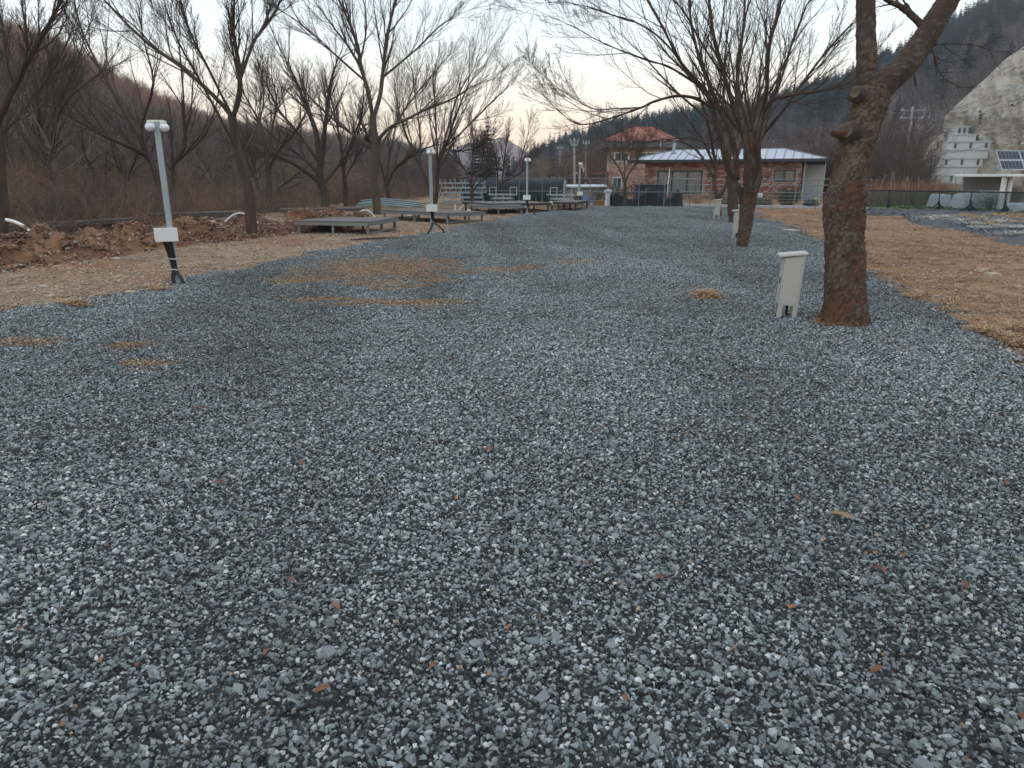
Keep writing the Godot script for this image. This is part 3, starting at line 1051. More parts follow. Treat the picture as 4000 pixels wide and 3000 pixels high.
func trees() -> void:
	near_tree()
	traced_tree("many stemmed bare tree on the gravel, its steel box half hidden behind it", Vector2(2897, 967),
		[[2897, 967, 27], [2904, 930, 26], [2911, 895, 28], [2918, 822, 30], [2922, 790, 33], [2920, 758, 40]],
		[
		[[2912, 775, 20.4], [2870, 715, 17.0], [2840, 640, 16.1, -0.2], [2818, 545, 15.3, -0.3], [2790, 470, 14.4, -0.3], [2778, 407, 11.9, -0.4], [2746, 344, 9.3, -0.5], [2665, 253, 7.6, -0.6], [2597, 122, 6.0, -0.7], [2534, 9, 5.1, -0.7], [2480, -80, 3.4, -0.7]],
		[[2880, 700, 13.6, 0.2], [2872, 600, 13.6, 0.3], [2850, 510, 11.9, 0.3], [2800, 400, 10.2, 0.4], [2740, 250, 8.5, 0.5], [2701, 100, 6.8, 0.6], [2690, -40, 4.2, 0.6]],
		[[2915, 760, 18.7, -0.1], [2917, 640, 15.3, -0.3], [2905, 540, 13.6, -0.5], [2870, 430, 11.0, -0.8], [2830, 300, 9.3, -1.0], [2790, 150, 7.6, -1.1], [2769, 0, 6.0, -1.2], [2755, -80, 4.2, -1.2]],
		[[2930, 760, 22.1], [2936, 690, 18.7, 0.1], [2940, 610, 17.0, 0.2], [2925, 500, 11.9, 0.4], [2890, 380, 10.2, 0.7], [2880, 250, 8.5, 0.9], [2905, 100, 6.8, 1.0], [2910, -50, 5.1, 1.0]],
		[[2935, 770, 22.1], [2965, 690, 17.0, -0.1], [2958, 560, 16.1, -0.3], [2975, 460, 13.6, -0.5], [2995, 350, 10.2, -0.8], [3000, 200, 8.5, -1.0], [3040, 50, 6.8, -1.1], [3060, -60, 5.1, -1.1]],
		[[2955, 590, 11.9, 0.1], [2990, 500, 10.2, 0.4], [3020, 400, 8.5, 0.8], [3060, 280, 6.8, 1.2], [3100, 150, 6.0, 1.4], [3150, 20, 4.2, 1.5]],
		[[2965, 480, 9.3, -0.3], [3010, 400, 7.6, -0.6], [3095, 371, 6.8, -0.9], [3200, 355, 6.0, -1.1], [3310, 325, 4.2, -1.2], [3360, 285, 2.5, -1.2]],
		[[2985, 520, 7.6], [3060, 430, 6.8, -0.3], [3130, 330, 6.0, -0.4], [3230, 200, 5.1, -0.5], [3330, 90, 3.4, -0.6]],
		[[2778, 420, 7.6, -0.4], [2720, 385, 6.8, -0.5], [2642, 375, 6.0, -0.6], [2552, 398, 5.1, -0.7], [2507, 420, 4.7, -0.7], [2416, 452, 3.8, -0.8], [2303, 484, 3.1, -0.9], [2236, 475, 2.5, -0.9], [2168, 420, 1.9, -1.0], [2136, 393, 1.0, -1.0]],
		[[2507, 420, 3.8, -0.7], [2400, 425, 3.1, -0.6], [2317, 425, 2.5, -0.6], [2249, 389, 2.0, -0.5], [2190, 350, 1.5, -0.5], [2145, 316, 1.0, -0.5]],
		[[2746, 344, 6.0, -0.5], [2620, 265, 5.1, -0.5], [2529, 235, 4.2, -0.4], [2420, 195, 3.4, -0.3], [2330, 155, 2.5, -0.3], [2250, 110, 2.0, -0.3], [2150, 65, 1.2, -0.3]],
		[[2700, 300, 5.1, -0.4], [2600, 170, 4.7, -0.2], [2500, 95, 3.8, 0.0], [2380, 55, 3.1, 0.1], [2290, 25, 2.2, 0.2], [2180, 5, 1.2, 0.2]],
		[[2830, 300, 5.1, -0.9], [2760, 200, 4.2, -1.3], [2680, 60, 3.4, -1.6], [2600, -40, 2.5, -1.8]],
		[[2850, 480, 6.0, 0.4], [2780, 560, 4.2, 0.8], [2700, 540, 3.4, 1.1], [2600, 545, 2.5, 1.3], [2480, 560, 1.7, 1.4]],
		], {"tn": 60, "ts": 28, "fine": true, "from": 0.28, "q": {"kids": [0, 12, 7.6, 7, 0], "rmin": 0.0026}})
	var gl := "bare trees along the left edge of the camp"
	traced_tree("bare tree with a low fork right of the gravel beside a steel box", Vector2(2814, 849), [[2814, 849, 9], [2808, 800, 10], [2803, 770, 12]],
		[[[2803, 775, 10], [2790, 715, 9], [2800, 650, 8], [2785, 590, 7], [2770, 500, 6, -0.5], [2740, 400, 5, -1]], [[2806, 775, 9], [2840, 712, 8], [2850, 640, 7, 0.5], [2860, 560, 6, 1]], [[2790, 700, 6], [2740, 610, 5, 0.4], [2680, 560, 3.5, 0.8], [2580, 545, 2, 1.0]], [[2795, 660, 6], [2750, 560, 5, -0.4], [2690, 470, 3.5, -0.8], [2640, 400, 2.4, -1.0]]], {"ts": 8, "q": {"max": 3, "kids": [0, 7, 5, 0]}})
	traced_tree("stout bare trunk standing behind the many stemmed tree", Vector2(2866, 868), [[2866, 868, 20], [2862, 810, 19], [2860, 750, 18], [2852, 690, 18]],
		[[[2852, 700, 14], [2845, 600, 12, 0.5], [2860, 480, 9, 1], [2880, 350, 6, 1.3], [2890, 230, 4, 1.5]], [[2850, 690, 12], [2880, 600, 10, 0.2], [2930, 480, 7, 0.4], [2980, 330, 5, 0.6]]], {"ts": 10})
	traced_tree("thick bare trunk beside a bent white pipe, at the edge of the camp", Vector2(5, 988), [[5, 988, 34], [2, 900, 29], [0, 800, 28], [-4, 650, 27], [-15, 500, 26], [-30, 400, 25]],
		[[[-20, 500, 18], [60, 330, 14, -0.4], [170, 130, 10, -0.7], [240, 0, 7, -0.9]], [[-30, 410, 20], [-60, 250, 16], [-80, 50, 10]], [[-10, 540, 9], [60, 470, 7, 0.3], [190, 300, 5, 0.6], [270, 150, 3, 0.8]]], {"group": gl})
	traced_tree("bare tree with a forked stem rising behind the earth bank", Vector2(163, 857), [[163, 857, 20], [166, 810, 18], [168, 775, 18]],
		[[[168, 790, 11], [120, 730, 9], [77, 680, 7, 0.5], [20, 560, 5, 0.8], [0, 450, 4, 1]], [[170, 790, 15], [178, 700, 14], [168, 620, 13], [154, 570, 12], [150, 440, 9, -0.5], [135, 300, 7, -0.9], [100, 120, 4, -1.2]], [[160, 590, 9], [200, 470, 7, 0.4], [280, 300, 5, 0.8], [330, 150, 3, 1.0]], [[158, 600, 8], [110, 480, 6, 0.3], [40, 330, 4, 0.7], [0, 200, 3, 0.9]], [[172, 650, 7], [240, 420, 5, -0.6], [400, 280, 3, -0.9]]], {"group": gl})
	traced_tree("wide spreading bare tree with a V shaped fork behind the lamp post", Vector2(655, 832), [[655, 832, 17], [650, 800, 16], [648, 775, 17]],
		[[[645, 785, 14], [628, 750, 13], [600, 660, 12], [570, 605, 11], [450, 550, 8, -0.8], [353, 500, 6, -1.2], [226, 430, 4, -1.6], [120, 380, 2.4, -1.8]], [[575, 615, 9], [542, 529, 9, 0.4], [480, 430, 8, 0.7], [430, 339, 7, 1], [370, 230, 5.5, 1.2], [316, 110, 4, 1.4], [290, 0, 3, 1.5]], [[655, 785, 12], [678, 726, 10], [674, 649, 9], [720, 577, 8, -0.4], [720, 480, 7, -0.7], [715, 350, 5, -0.9], [700, 180, 3, -1.1]], [[680, 640, 6], [790, 540, 5, 0.5], [840, 430, 4, 0.9], [860, 300, 2.5, 1.1]], [[565, 600, 6], [555, 480, 6, -0.5], [600, 330, 5, -0.9], [560, 150, 3.5, -1.2], [540, 20, 2.5, -1.3]], [[430, 545, 5, -0.8], [330, 400, 4, -1.0], [200, 210, 2.6, -1.2]]], {"group": gl})
	traced_tree("tall straight bare tree rising from the soil beside hooped white pipes", Vector2(987, 926), [[987, 926, 25.8], [983, 880, 22.0], [975, 800, 21.3], [966, 726, 20.5], [950, 660, 19.8], [931, 590, 18.2], [912, 480, 16.7], [908, 445, 16.7]],
		[[[908, 460, 11.4], [859, 398, 9.9], [720, 270, 8.4, 0.4], [565, 160, 6.8, 0.8], [407, 0, 4.6, 1.1], [360, -60, 3.0, 1.2]], [[910, 460, 13.7], [935, 370, 12.2, -0.2], [935, 270, 10.6, -0.4], [913, 130, 8.4, -0.6], [915, -20, 6.1, -0.8]], [[935, 320, 9.1, -0.2], [965, 230, 8.4, 0.1], [1000, 149, 6.8, 0.4], [1060, 70, 5.3, 0.6], [1110, -20, 3.0, 0.7]], [[931, 590, 7.6], [870, 480, 6.1, -0.5], [790, 330, 5.3, -0.9], [690, 150, 3.8, -1.3], [640, 0, 2.3, -1.5]], [[940, 620, 6.1], [1000, 500, 4.6, 0.5], [1030, 400, 3.0, 0.9], [1020, 280, 1.8, 1.1]], [[900, 440, 6.8], [820, 280, 6.1, -0.2], [740, 120, 4.6, -0.5], [700, -20, 3.0, -0.7]]], {"group": gl, "from": 0.35})
	traced_tree("small bare tree with a low side stem behind the earth bank", Vector2(1049, 822), [[1049, 822, 13], [1051, 740, 11], [1049, 655, 11]],
		[[[1050, 660, 9], [1036, 562, 8], [1010, 470, 6, 0.4], [960, 380, 4, 0.7], [920, 290, 2.5, 0.8]], [[1050, 660, 8], [1085, 590, 6, -0.3], [1150, 520, 5, -0.7], [1200, 430, 3, -1]], [[1045, 800, 8], [1008, 733, 7, 0.3], [990, 640, 5, 0.6], [965, 540, 3, 0.8]], [[1048, 640, 6], [1060, 520, 5, 0.4], [1080, 400, 4, 0.7], [1060, 300, 2.5, 0.9]]], {"group": gl})
	traced_tree("dark many branched bare tree behind the mounded soil", Vector2(1271, 808), [[1271, 808, 19], [1266, 760, 17], [1254, 711, 16], [1248, 660, 16]],
		[[[1255, 715, 11], [1153, 643, 8, -0.5], [1080, 610, 6, -0.9], [1004, 593, 4, -1.3], [900, 560, 2, -1.6]], [[1250, 670, 14], [1235, 516, 12, 0.2], [1195, 420, 9, 0.4], [1171, 350, 7, 0.6], [1125, 250, 4, 0.8]], [[1252, 670, 13], [1262, 560, 11, -0.4], [1275, 449, 9, -0.7], [1290, 330, 6, -0.9], [1320, 230, 3, -1.1]], [[1250, 640, 9], [1180, 540, 7, 0.6], [1090, 430, 5, 1.1], [1040, 330, 3, 1.4]], [[1262, 720, 8], [1320, 650, 6, 0.5], [1380, 560, 5, 0.9], [1420, 450, 3, 1.3]], [[1250, 690, 8], [1190, 620, 7, 0.9], [1100, 560, 5, 1.4], [1000, 470, 3, 1.8]]], {"group": gl})
	traced_tree("slender bare tree between two larger bare trees", Vector2(1350, 806), [[1350, 806, 10], [1348, 720, 9], [1340, 650, 8]],
		[[[1340, 660, 7], [1330, 560, 6, 0.3], [1310, 460, 4, 0.6], [1290, 370, 2.5, 0.8]], [[1342, 660, 6], [1370, 560, 5, -0.3], [1410, 460, 4, -0.6], [1420, 380, 2.5, -0.8]], [[1347, 700, 5], [1390, 620, 4, 0.4], [1440, 540, 2.5, 0.8]]], {"group": gl})
	traced_tree("broad crowned bare tree with a pale lower trunk beside the decks", Vector2(1474, 836), [[1474, 836, 19], [1470, 780, 17], [1464, 720, 16], [1466, 650, 15], [1466, 562, 15], [1458, 500, 13], [1456, 453, 13]],
		[[[1460, 580, 8], [1400, 540, 7, 0.4], [1329, 489, 6, 0.8], [1230, 400, 4, 1.2], [1130, 300, 2.5, 1.5]], [[1456, 460, 11], [1442, 372, 10, -0.3], [1410, 260, 9, -0.5], [1397, 180, 8, -0.7], [1360, 80, 6, -0.9], [1310, -30, 4, -1]], [[1458, 460, 11], [1483, 381, 10, 0.3], [1495, 290, 9, 0.5], [1506, 180, 8, 0.6], [1530, 60, 6, 0.8], [1560, -40, 4, 0.9]], [[1475, 550, 8], [1520, 500, 7, -0.6], [1578, 471, 6, -0.9], [1660, 430, 5, -1.3], [1760, 390, 3.5, -1.6], [1840, 340, 2, -1.8]], [[1498, 300, 6, 0.5], [1570, 240, 5, 0.9], [1640, 180, 4, 1.2], [1720, 100, 3, 1.4], [1790, 60, 1.6, 1.5]], [[1430, 320, 6, -0.4], [1350, 250, 5, -0.8], [1260, 170, 4, -1.2], [1170, 90, 2.6, -1.5], [1110, 50, 1.6, -1.6]], [[1468, 600, 6], [1520, 520, 5, 0.8], [1580, 430, 4, 1.4], [1640, 350, 3, 1.8], [1700, 280, 1.8, 2]], [[1440, 360, 5, -0.3], [1380, 210, 4.5, 0.3], [1290, 90, 3.5, 0.8], [1220, -10, 2, 1.2]]], {"group": gl, "cols": [Color(0.10, 0.066, 0.044), Color(0.080, 0.057, 0.044)], "from": 0.3})
	traced_tree("low forked bare tree behind the stacked green pipes", Vector2(1526, 806), [[1526, 806, 10], [1516, 760, 9], [1510, 724, 9]],
		[[[1510, 730, 7], [1483, 629, 6, 0.3], [1440, 540, 4, 0.6], [1400, 460, 2.4, 0.8]], [[1512, 730, 7], [1546, 656, 6, -0.3], [1620, 600, 4.5, -0.6], [1690, 570, 3, -0.9]], [[1510, 720, 6], [1520, 620, 5, 0.4], [1540, 520, 4, 0.8], [1560, 420, 2.5, 1]]], {"group": gl})
	traced_tree("twin stemmed bare tree behind the second lamp post", Vector2(1700, 818), [[1700, 818, 10], [1700, 790, 10], [1702, 770, 11]],
		[[[1698, 780, 8], [1672, 715, 8], [1632, 629, 7, 0.3], [1590, 540, 5, 0.6], [1560, 440, 3.5, 0.8], [1540, 350, 2, 1]], [[1704, 785, 9], [1708, 710, 8], [1712, 640, 8, -0.3], [1740, 570, 6, -0.5], [1782, 449, 5, -0.8], [1830, 330, 3, -1]], [[1710, 650, 6], [1705, 540, 5, 0.3], [1700, 430, 4, 0.5], [1690, 300, 3, 0.7]], [[1715, 630, 5], [1750, 500, 4.5, 0.6], [1790, 370, 3.5, 1], [1850, 270, 2.2, 1.3], [1900, 200, 1.4, 1.4]], [[1735, 580, 4], [1800, 520, 3.6, -0.8], [1880, 440, 3, -1.2], [1960, 360, 1.8, -1.5], [2010, 320, 1, -1.6]], [[1735, 585, 3.6, -0.5], [1790, 590, 3, -1], [1850, 580, 2.4, -1.4], [1910, 545, 1.6, -1.8]], [[1640, 640, 4], [1640, 520, 4, 0.6], [1625, 400, 3, 1.0], [1610, 270, 2, 1.3]]], {"group": gl})
	traced_tree("small bare tree with a mottled trunk at the end of a deck", Vector2(1847, 822), [[1847, 822, 7], [1845, 770, 6.5], [1843, 725, 6.5]],
		[[[1843, 730, 5], [1817, 665, 4, 0.2], [1795, 630, 3.4, 0.3], [1775, 585, 2.4, 0.5], [1765, 520, 1.4, 0.6]], [[1843, 730, 5], [1843, 650, 4, -0.3], [1850, 580, 3, -0.5], [1845, 510, 1.8, -0.6]], [[1845, 730, 5], [1865, 680, 4, 0.3], [1888, 605, 3, 0.6], [1905, 510, 1.8, 0.8]], [[1847, 745, 4], [1890, 700, 3, -0.4], [1960, 650, 2, -0.8]]], {"group": gl})
	traced_tree("bare tree with upswept limbs in front of the dark tunnel greenhouse", Vector2(1960, 797), [[1960, 797, 7], [1962, 750, 6.5], [1960, 718, 7]],
		[[[1958, 725, 5], [1936, 689, 5, 0.2], [1915, 640, 4, 0.4], [1893, 600, 3, 0.6], [1860, 530, 1.8, 0.8]], [[1960, 720, 5], [1968, 650, 4, -0.3], [1975, 580, 3, -0.5], [1980, 540, 1.8, -0.6]], [[1962, 722, 5], [1985, 689, 4.4, 0.3], [2025, 640, 3.5, 0.6], [2050, 570, 2.4, 0.9], [2063, 525, 1.4, 1]], [[1975, 705, 4], [2010, 690, 3, -0.5], [2060, 650, 2, -0.9], [2085, 615, 1.2, -1]], [[1945, 700, 3.4], [1940, 640, 3, -0.5], [1925, 570, 2, -0.8]]], {"group": gl})
	traced_tree("slim bare tree growing through the gravel before the steel fence", Vector2(2438, 809), [[2438, 809, 6.5], [2440, 760, 6], [2441, 715, 6]],
		[[[2440, 720, 4.6], [2424, 667, 4, 0.2], [2395, 625, 3.4, 0.4], [2378, 590, 2.4, 0.6], [2350, 520, 1.4, 0.8]], [[2441, 720, 4.8], [2455, 680, 4, -0.2], [2475, 650, 3.2, -0.4], [2495, 600, 2.4, -0.6], [2520, 560, 1.4, -0.8]], [[2440, 700, 3.6], [2440, 640, 3, 0.4], [2430, 580, 2.2, 0.7], [2425, 520, 1.2, 0.9]], [[2430, 680, 3], [2465, 620, 2.6, 0.8], [2470, 550, 1.6, 1.2]]], {})

func near_tree() -> void:
	var base := Vector2(3298, 1262)
	rng.seed = 4242
	var g := G(base.x, base.y)
	var t0 := T(g)
	var at := on(g)
	var root := thing("bare_tree", "thick gnarled bare trunk with sawn knots rising from the gravel", "tree", at)
	var k := t0 / F
	var spec := [[3298, 1275, 88], [3300, 1225, 80], [3303, 1165, 77], [3303, 1080, 73], [3303, 1007, 72], [3300, 940, 70], [3300, 894, 72], [3297, 850, 76], [3298, 817, 77], [3306, 775, 77], [3316, 736, 75], [3327, 660, 68], [3334, 600, 66], [3350, 555, 62], [3375, 508, 58], [3388, 455, 62], [3398, 407, 68], [3405, 365, 64], [3412, 335, 52]]
	var c := []
	var r := []
	for s in spec:
		c.append(W(s[0], s[1], t0) - at)
		r.append(s[2] * k)
	c[0] = Vector3(c[0].x, -0.15, c[0].z)
	var tp := smooth_path(c, r, 230)
	var b := MB.new()
	b.col = Color(0.115, 0.070, 0.046)
	b.tube(tp[0], tp[1], 96, true)
	bark_detail(b, 1.0, true)
	part("trunk", b, M.near_bark, root)
	var limb := func(s: Array, n: int, sides: int) -> Array:
		var cc := []
		var rr := []
		for e in s:
			cc.append(W(e[0], e[1], t0 + (e[3] if e.size() > 3 else 0.0)) - at)
			rr.append(e[2] * k)
		var lp := smooth_path(cc, rr, n)
		var lb := MB.new()
		lb.col = Color(0.090, 0.058, 0.042)
		lb.tube(lp[0], lp[1], sides, true)
		bark_detail(lb, 0.35)
		part("limb", lb, M.near_bark, root)
		return lp
	var l1: Array = limb.call([[3395, 400, 44], [3388, 340, 43], [3386, 270, 39], [3385, 203, 37], [3383, 100, 36], [3381, 0, 35], [3378, -120, 32, 0.1], [3380, -300, 25, 0.2], [3360, -500, 16, 0.3], [3330, -700, 8, 0.4]], 80, 32)
	var l2: Array = limb.call([[3405, 405, 46], [3440, 345, 52], [3490, 297, 50], [3547, 244, 47], [3595, 180, 46], [3632, 120, 45], [3670, 55, 43], [3702, 0, 41], [3770, -130, 36, -0.1], [3850, -300, 28, -0.2], [3900, -500, 16, -0.3]], 90, 32)
	var l3: Array = limb.call([[3605, 105, 16], [3575, 72, 13], [3540, 42, 12], [3507, 20, 11], [3450, -8, 10], [3380, -60, 8, -0.1], [3300, -150, 5, -0.2]], 30, 12)
	limb.call([[3595, 95, 10], [3570, 60, 8], [3545, 25, 7], [3520, -15, 6], [3480, -100, 4]], 20, 10)
	var l4: Array = limb.call([[3650, 178, 4.5], [3700, 172, 4], [3792, 175, 3.4], [3850, 190, 3], [3893, 201, 2.6], [3950, 200, 2], [4010, 190, 1.5]], 24, 6)
	var l5: Array = limb.call([[3640, 185, 5], [3648, 215, 4.4], [3660, 255, 4], [3680, 297, 3.4], [3710, 321, 3], [3767, 342, 2.4], [3830, 337, 1.6]], 24, 6)
	limb.call([[3568, 270, 4], [3574, 310, 3.6], [3581, 347, 3]], 8, 6)
	var q := {"max": 4, "kids": [0, 5, 5, 4, 0], "ang": 0.6, "wig": 0.12, "trop": 0.03, "sides": [8, 5, 4, 3, 3], "segs": [8, 7, 6, 4, 3], "rmin": 0.0016, "from": 0.2, "ratio": 0.5}
	var cb := MB.new()
	cb.col = Color(0.05, 0.036, 0.03)
	side_branches(cb, l1[0], l1[1], 2.2, 1, q, 0.55)
	side_branches(cb, l2[0], l2[1], 2.2, 1, q, 0.6)
	side_branches(cb, l3[0], l3[1], 0.9, 2, q, 0.3)
	side_branches(cb, l4[0], l4[1], 0.9, 2, q, 0.1)
	side_branches(cb, l5[0], l5[1], 0.8, 2, q, 0.1)
	part("crown", cb, M.twig, root)
	# sawn branch stubs: a collar of bark round a ringed cut face
	for s in [[3372, 388, 3341, 362, 33, 20, -0.14], [3350, 540, 3308, 512, 42, 25, -0.16], [3600, 165, 3606, 181, 18, 8, -0.115]]:
		var p0 := W(s[0], s[1], t0) - at
		var p1 := W(s[2], s[3], t0 + s[6]) - at
		var sb := MB.new()
		sb.col = Color(0.085, 0.056, 0.04)
		sb.tube(PackedVector3Array([p0, p0.lerp(p1, 0.5), p0.lerp(p1, 0.85), p1]), PackedFloat32Array([s[4] * k, s[4] * k * 1.02, s[4] * k * 1.05, s[5] * k * 0.9]), 18)
		bark_detail(sb, 0.35)
		var st := part("branch_stub", sb, M.near_bark, root)
		var fb := MB.new()
		var d := (p1 - p0).normalized()
		var u := d.cross(Vector3.UP).normalized()
		var w := d.cross(u)
		var rings := 6
		for i in rings:
			var ra: float = s[5] * k * 0.92 * (1.0 - float(i) / rings)
			var rb: float = s[5] * k * 0.92 * (1.0 - float(i + 1) / rings)
			fb.col = Color(0.14, 0.105, 0.078) if i % 2 == 0 else Color(0.085, 0.06, 0.045)
			var ha := p1 + d * (0.004 - 0.004 * i)
			var hb := p1 + d * (0.004 - 0.004 * (i + 1))
			for j in 16:
				var a := TAU * j / 16.0
				var a2 := TAU * (j + 1) / 16.0
				var e1 := u * cos(a) + w * sin(a)
				var e2 := u * cos(a2) + w * sin(a2)
				_otri(fb, ha + e1 * ra, ha + e2 * ra, hb + e2 * rb, p0)
				if i < rings - 1:
					_otri(fb, ha + e1 * ra, hb + e2 * rb, hb + e1 * rb, p0)
		part("cut_face", fb, M.plain, st)
	var bs := MB.new()
	bs.col = Color(0.12, 0.07, 0.035)
	bs.tube(PackedVector3Array([W(3310, 525, t0 - 0.1) - at, W(3272, 523, t0 - 0.14) - at, W(3250, 521, t0 - 0.15) - at]), PackedFloat32Array([0.06, 0.040, 0.034]), 14, true)
	bark_detail(bs, 0.6)
	part("broken_stub", bs, M.near_bark, root)
	# soil heaped at the foot
	var soil := MB.new()
	soil.col = Color(0.24, 0.115, 0.05)
	for i in 260:
		var a := rng.randf() * TAU
		var dd := 0.2 + absf(rng.randfn()) * 0.07
		stone(soil, Vector3(cos(a) * dd - 0.06, rng.randf_range(0.0, 0.03), sin(a) * dd), rng.randf_range(0.008, 0.02), 0.8)
	part("root_soil", soil, M.litter, root)

func bark_detail(b: MB, patch := 1.0, roots := false) -> void:       # plates, furrows and flaked spots of old bark
	for i in b.v.size():
		var p := b.v[i]
		var lump := nz.get_noise_3d(p.x * 55.0, p.y * 30.0, p.z * 55.0)
		var plate := nz.get_noise_3d(p.x * 260.0, p.y * 130.0, p.z * 260.0)
		var fine := nz2.get_noise_3d(p.x * 1500.0, p.y * 500.0, p.z * 1500.0)
		var crack := 1.0 - absf(nz2.get_noise_3d(p.x * 420.0 + 7.0, p.y * 120.0, p.z * 420.0)) * 5.0
		var depth := -0.016 * clampf(crack, 0.0, 1.0) * (0.35 + 0.65 * patch)
		var flare := 0.0
		if roots and p.y < 0.35:
			var an := atan2(p.z, p.x)
			flare = pow(1.0 - maxf(p.y, 0.0) / 0.35, 2.2) * (0.012 + 0.042 * maxf(0.0, sin(an * 2.0 + 0.6) * 0.6 + sin(an * 3.0 + 2.0) * 0.6))
		b.v[i] = p + b.n[i] * (lump * 0.024 * patch + plate * 0.014 * (0.4 + 0.6 * patch) + fine * 0.003 + depth + flare)
		var s := nz2.get_noise_3d(p.x * 430.0 + 60.0, p.y * 300.0, p.z * 430.0)
		var wide := nz2.get_noise_3d(p.x * 90.0 + 20.0, p.y * 60.0, p.z * 90.0)
		var s2 := nz2.get_noise_3d(p.x * 620.0 + 9.0, p.y * 760.0, p.z * 620.0)
		var c := b.c[i]
		var o := s * 0.7 + wide * 0.9
		if o > 0.10:
			c = c.lerp(Color(0.20, 0.082, 0.032), clampf((o - 0.10) * 2.6 * patch, 0, 0.7))
		var e := s2 - wide * 0.7
		if e > 0.12:
			c = c.lerp(Color(0.27, 0.205, 0.16), clampf((e - 0.12) * 3.4 * (0.3 + 0.7 * patch), 0, 0.6))
		b.c[i] = c
	# normals from the new shape
	var acc := PackedVector3Array()
	acc.resize(b.v.size())
	for i in range(0, b.ix.size(), 3):
		var a := b.ix[i]
		var c2 := b.ix[i + 1]
		var d := b.ix[i + 2]
		var nn := (b.v[d] - b.v[a]).cross(b.v[c2] - b.v[a])
		acc[a] += nn; acc[c2] += nn; acc[d] += nn
	for i in b.v.size():
		if acc[i].length_squared() > 0:
			b.n[i] = acc[i].normalized()

func site_things() -> void:
	lamp_posts()
	steel_boxes()
	decks()
	earth_bank()
	pipes()

func lathe(b: MB, o: Vector3, prof: Array, sides := 16) -> void:      # [radius, height] pairs
	var p := PackedVector3Array()
	var r := PackedFloat32Array()
	for e in prof:
		r.append(maxf(e[0], 0.0005)); p.append(o + Vector3(0, e[1], 0))
	b.tube(p, r, sides, true)

func lamp_posts() -> void:
	var spots := [[692, 1106, "lamp post at the edge of the gravel, cables tied in a bundle", 0.0], [1689, 911, "lamp post standing in front of two low decks", 0.15], [2058, 839, "lamp post beside the long low deck before the tunnel greenhouse", -0.1], [2261, 809, "lamp post by the steel fence near the blue chair", 0.2]]
	for k in spots.size():
		var s: Array = spots[k]
		var t := thing("lamp_post", "grey twin globe " + s[2], "lamp post", on(G(s[0], s[1])), 0.32 + s[3], "twin globe lamp posts beside the gravel")
		var b := MB.new()
		b.box(Vector3(0, 1.13, 0), Vector3(0.078, 2.36, 0.078), Basis(), 0.006)
		part("post", b, M.galvanised, t)
		b = MB.new()
		b.box(Vector3(0, 2.318, 0.0), Vector3(0.205, 0.03, 0.07), Basis(), 0.006)
		b.box(Vector3(-0.06, 2.27, 0.045), Vector3(0.08, 0.09, 0.04), Basis(), 0.008)
		b.box(Vector3(0.068, 2.27, 0.0), Vector3(0.05, 0.09, 0.08), Basis(), 0.008)
		part("bracket", b, M.cream_plastic, t)
		for e in [Vector3(-0.078, 2.232, 0.095), Vector3(0.098, 2.232, 0.015)]:
			b = MB.new()
			b.ball(e, Vector3(0.069, 0.060, 0.066), 12, 20)
			part("globe", b, M.globe, t)
			b = MB.new()
			b.tube(PackedVector3Array([e + Vector3(0, 0.045, 0), e + Vector3(0, 0.085, -0.01)]), PackedFloat32Array([0.042, 0.038]), 14, true)
			part("lamp_collar", b, M.cream_plastic, t)
		b = MB.new()
		b.box(Vector3(-0.045, 0.715, 0.105), Vector3(0.30, 0.175, 0.10), Basis(), 0.008)
		var jb := part("junction_box", b, M.white_plastic, t)
		b = MB.new()
		b.box(Vector3(-0.045, 0.723, 0.166), Vector3(0.318, 0.200, 0.018), Basis(), 0.005)
		part("lid", b, M.white_plastic, jb)
		for e in 4:
			b = MB.new()
			b.rod(Vector3(-0.045 + (0.14 if e & 1 else -0.14), 0.723 + (0.082 if e & 2 else -0.082), 0.172), Vector3(-0.045 + (0.14 if e & 1 else -0.14), 0.723 + (0.082 if e & 2 else -0.082), 0.1775), 0.008, 8)
			part("screw", b, M.tie, jb)
		# cables from the box to the ground
		var ends := [[Vector3(-0.10, 0.63, 0.11), Vector3(-0.055, 0.40, 0.075), Vector3(-0.03, 0.20, 0.07), Vector3(-0.055, 0.06, 0.10), Vector3(-0.02, -0.04, 0.12)], [Vector3(-0.03, 0.63, 0.11), Vector3(-0.01, 0.40, 0.075), Vector3(0.0, 0.20, 0.07), Vector3(0.06, 0.08, 0.12), Vector3(0.10, -0.04, 0.15)]]
		if k > 0:
			ends = [[Vector3(-0.08, 0.63, 0.11), Vector3(-0.03, 0.42, 0.07), Vector3(-0.03, 0.30, 0.07), Vector3(-0.10, 0.14, 0.10), Vector3(-0.24, -0.04, 0.14)], [Vector3(-0.02, 0.63, 0.11), Vector3(0.01, 0.42, 0.075), Vector3(0.02, 0.32, 0.07), Vector3(0.16, 0.20, 0.10), Vector3(0.27, 0.10, 0.12), Vector3(0.32, -0.04, 0.12)]]
		for e in ends:
			for d: float in [0.0, 0.026]:
				var c := []
				var r := []
				for p in e:
					c.append(p + Vector3(d, 0, -d * 0.4)); r.append(0.0165)
				var sp := smooth_path(c, r, 18)
				b = MB.new()
				b.tube(sp[0], sp[1], 8)
				part("cable", b, M.black_cable, t)
		for y: float in ([0.36, 0.20] if k == 0 else [0.33]):
			b = MB.new()
			b.box(Vector3(-0.012, y, 0.065), Vector3(0.098, 0.012, 0.062), Basis(Vector3.FORWARD, 0.12), 0.003)
			part("cable_tie", b, M.tie, t)
		b = MB.new()
		b.box(Vector3(0, 0.008, 0), Vector3(0.17, 0.03, 0.17), Basis(), 0.004)
		part("base_plate", b, M.galvanised, t)

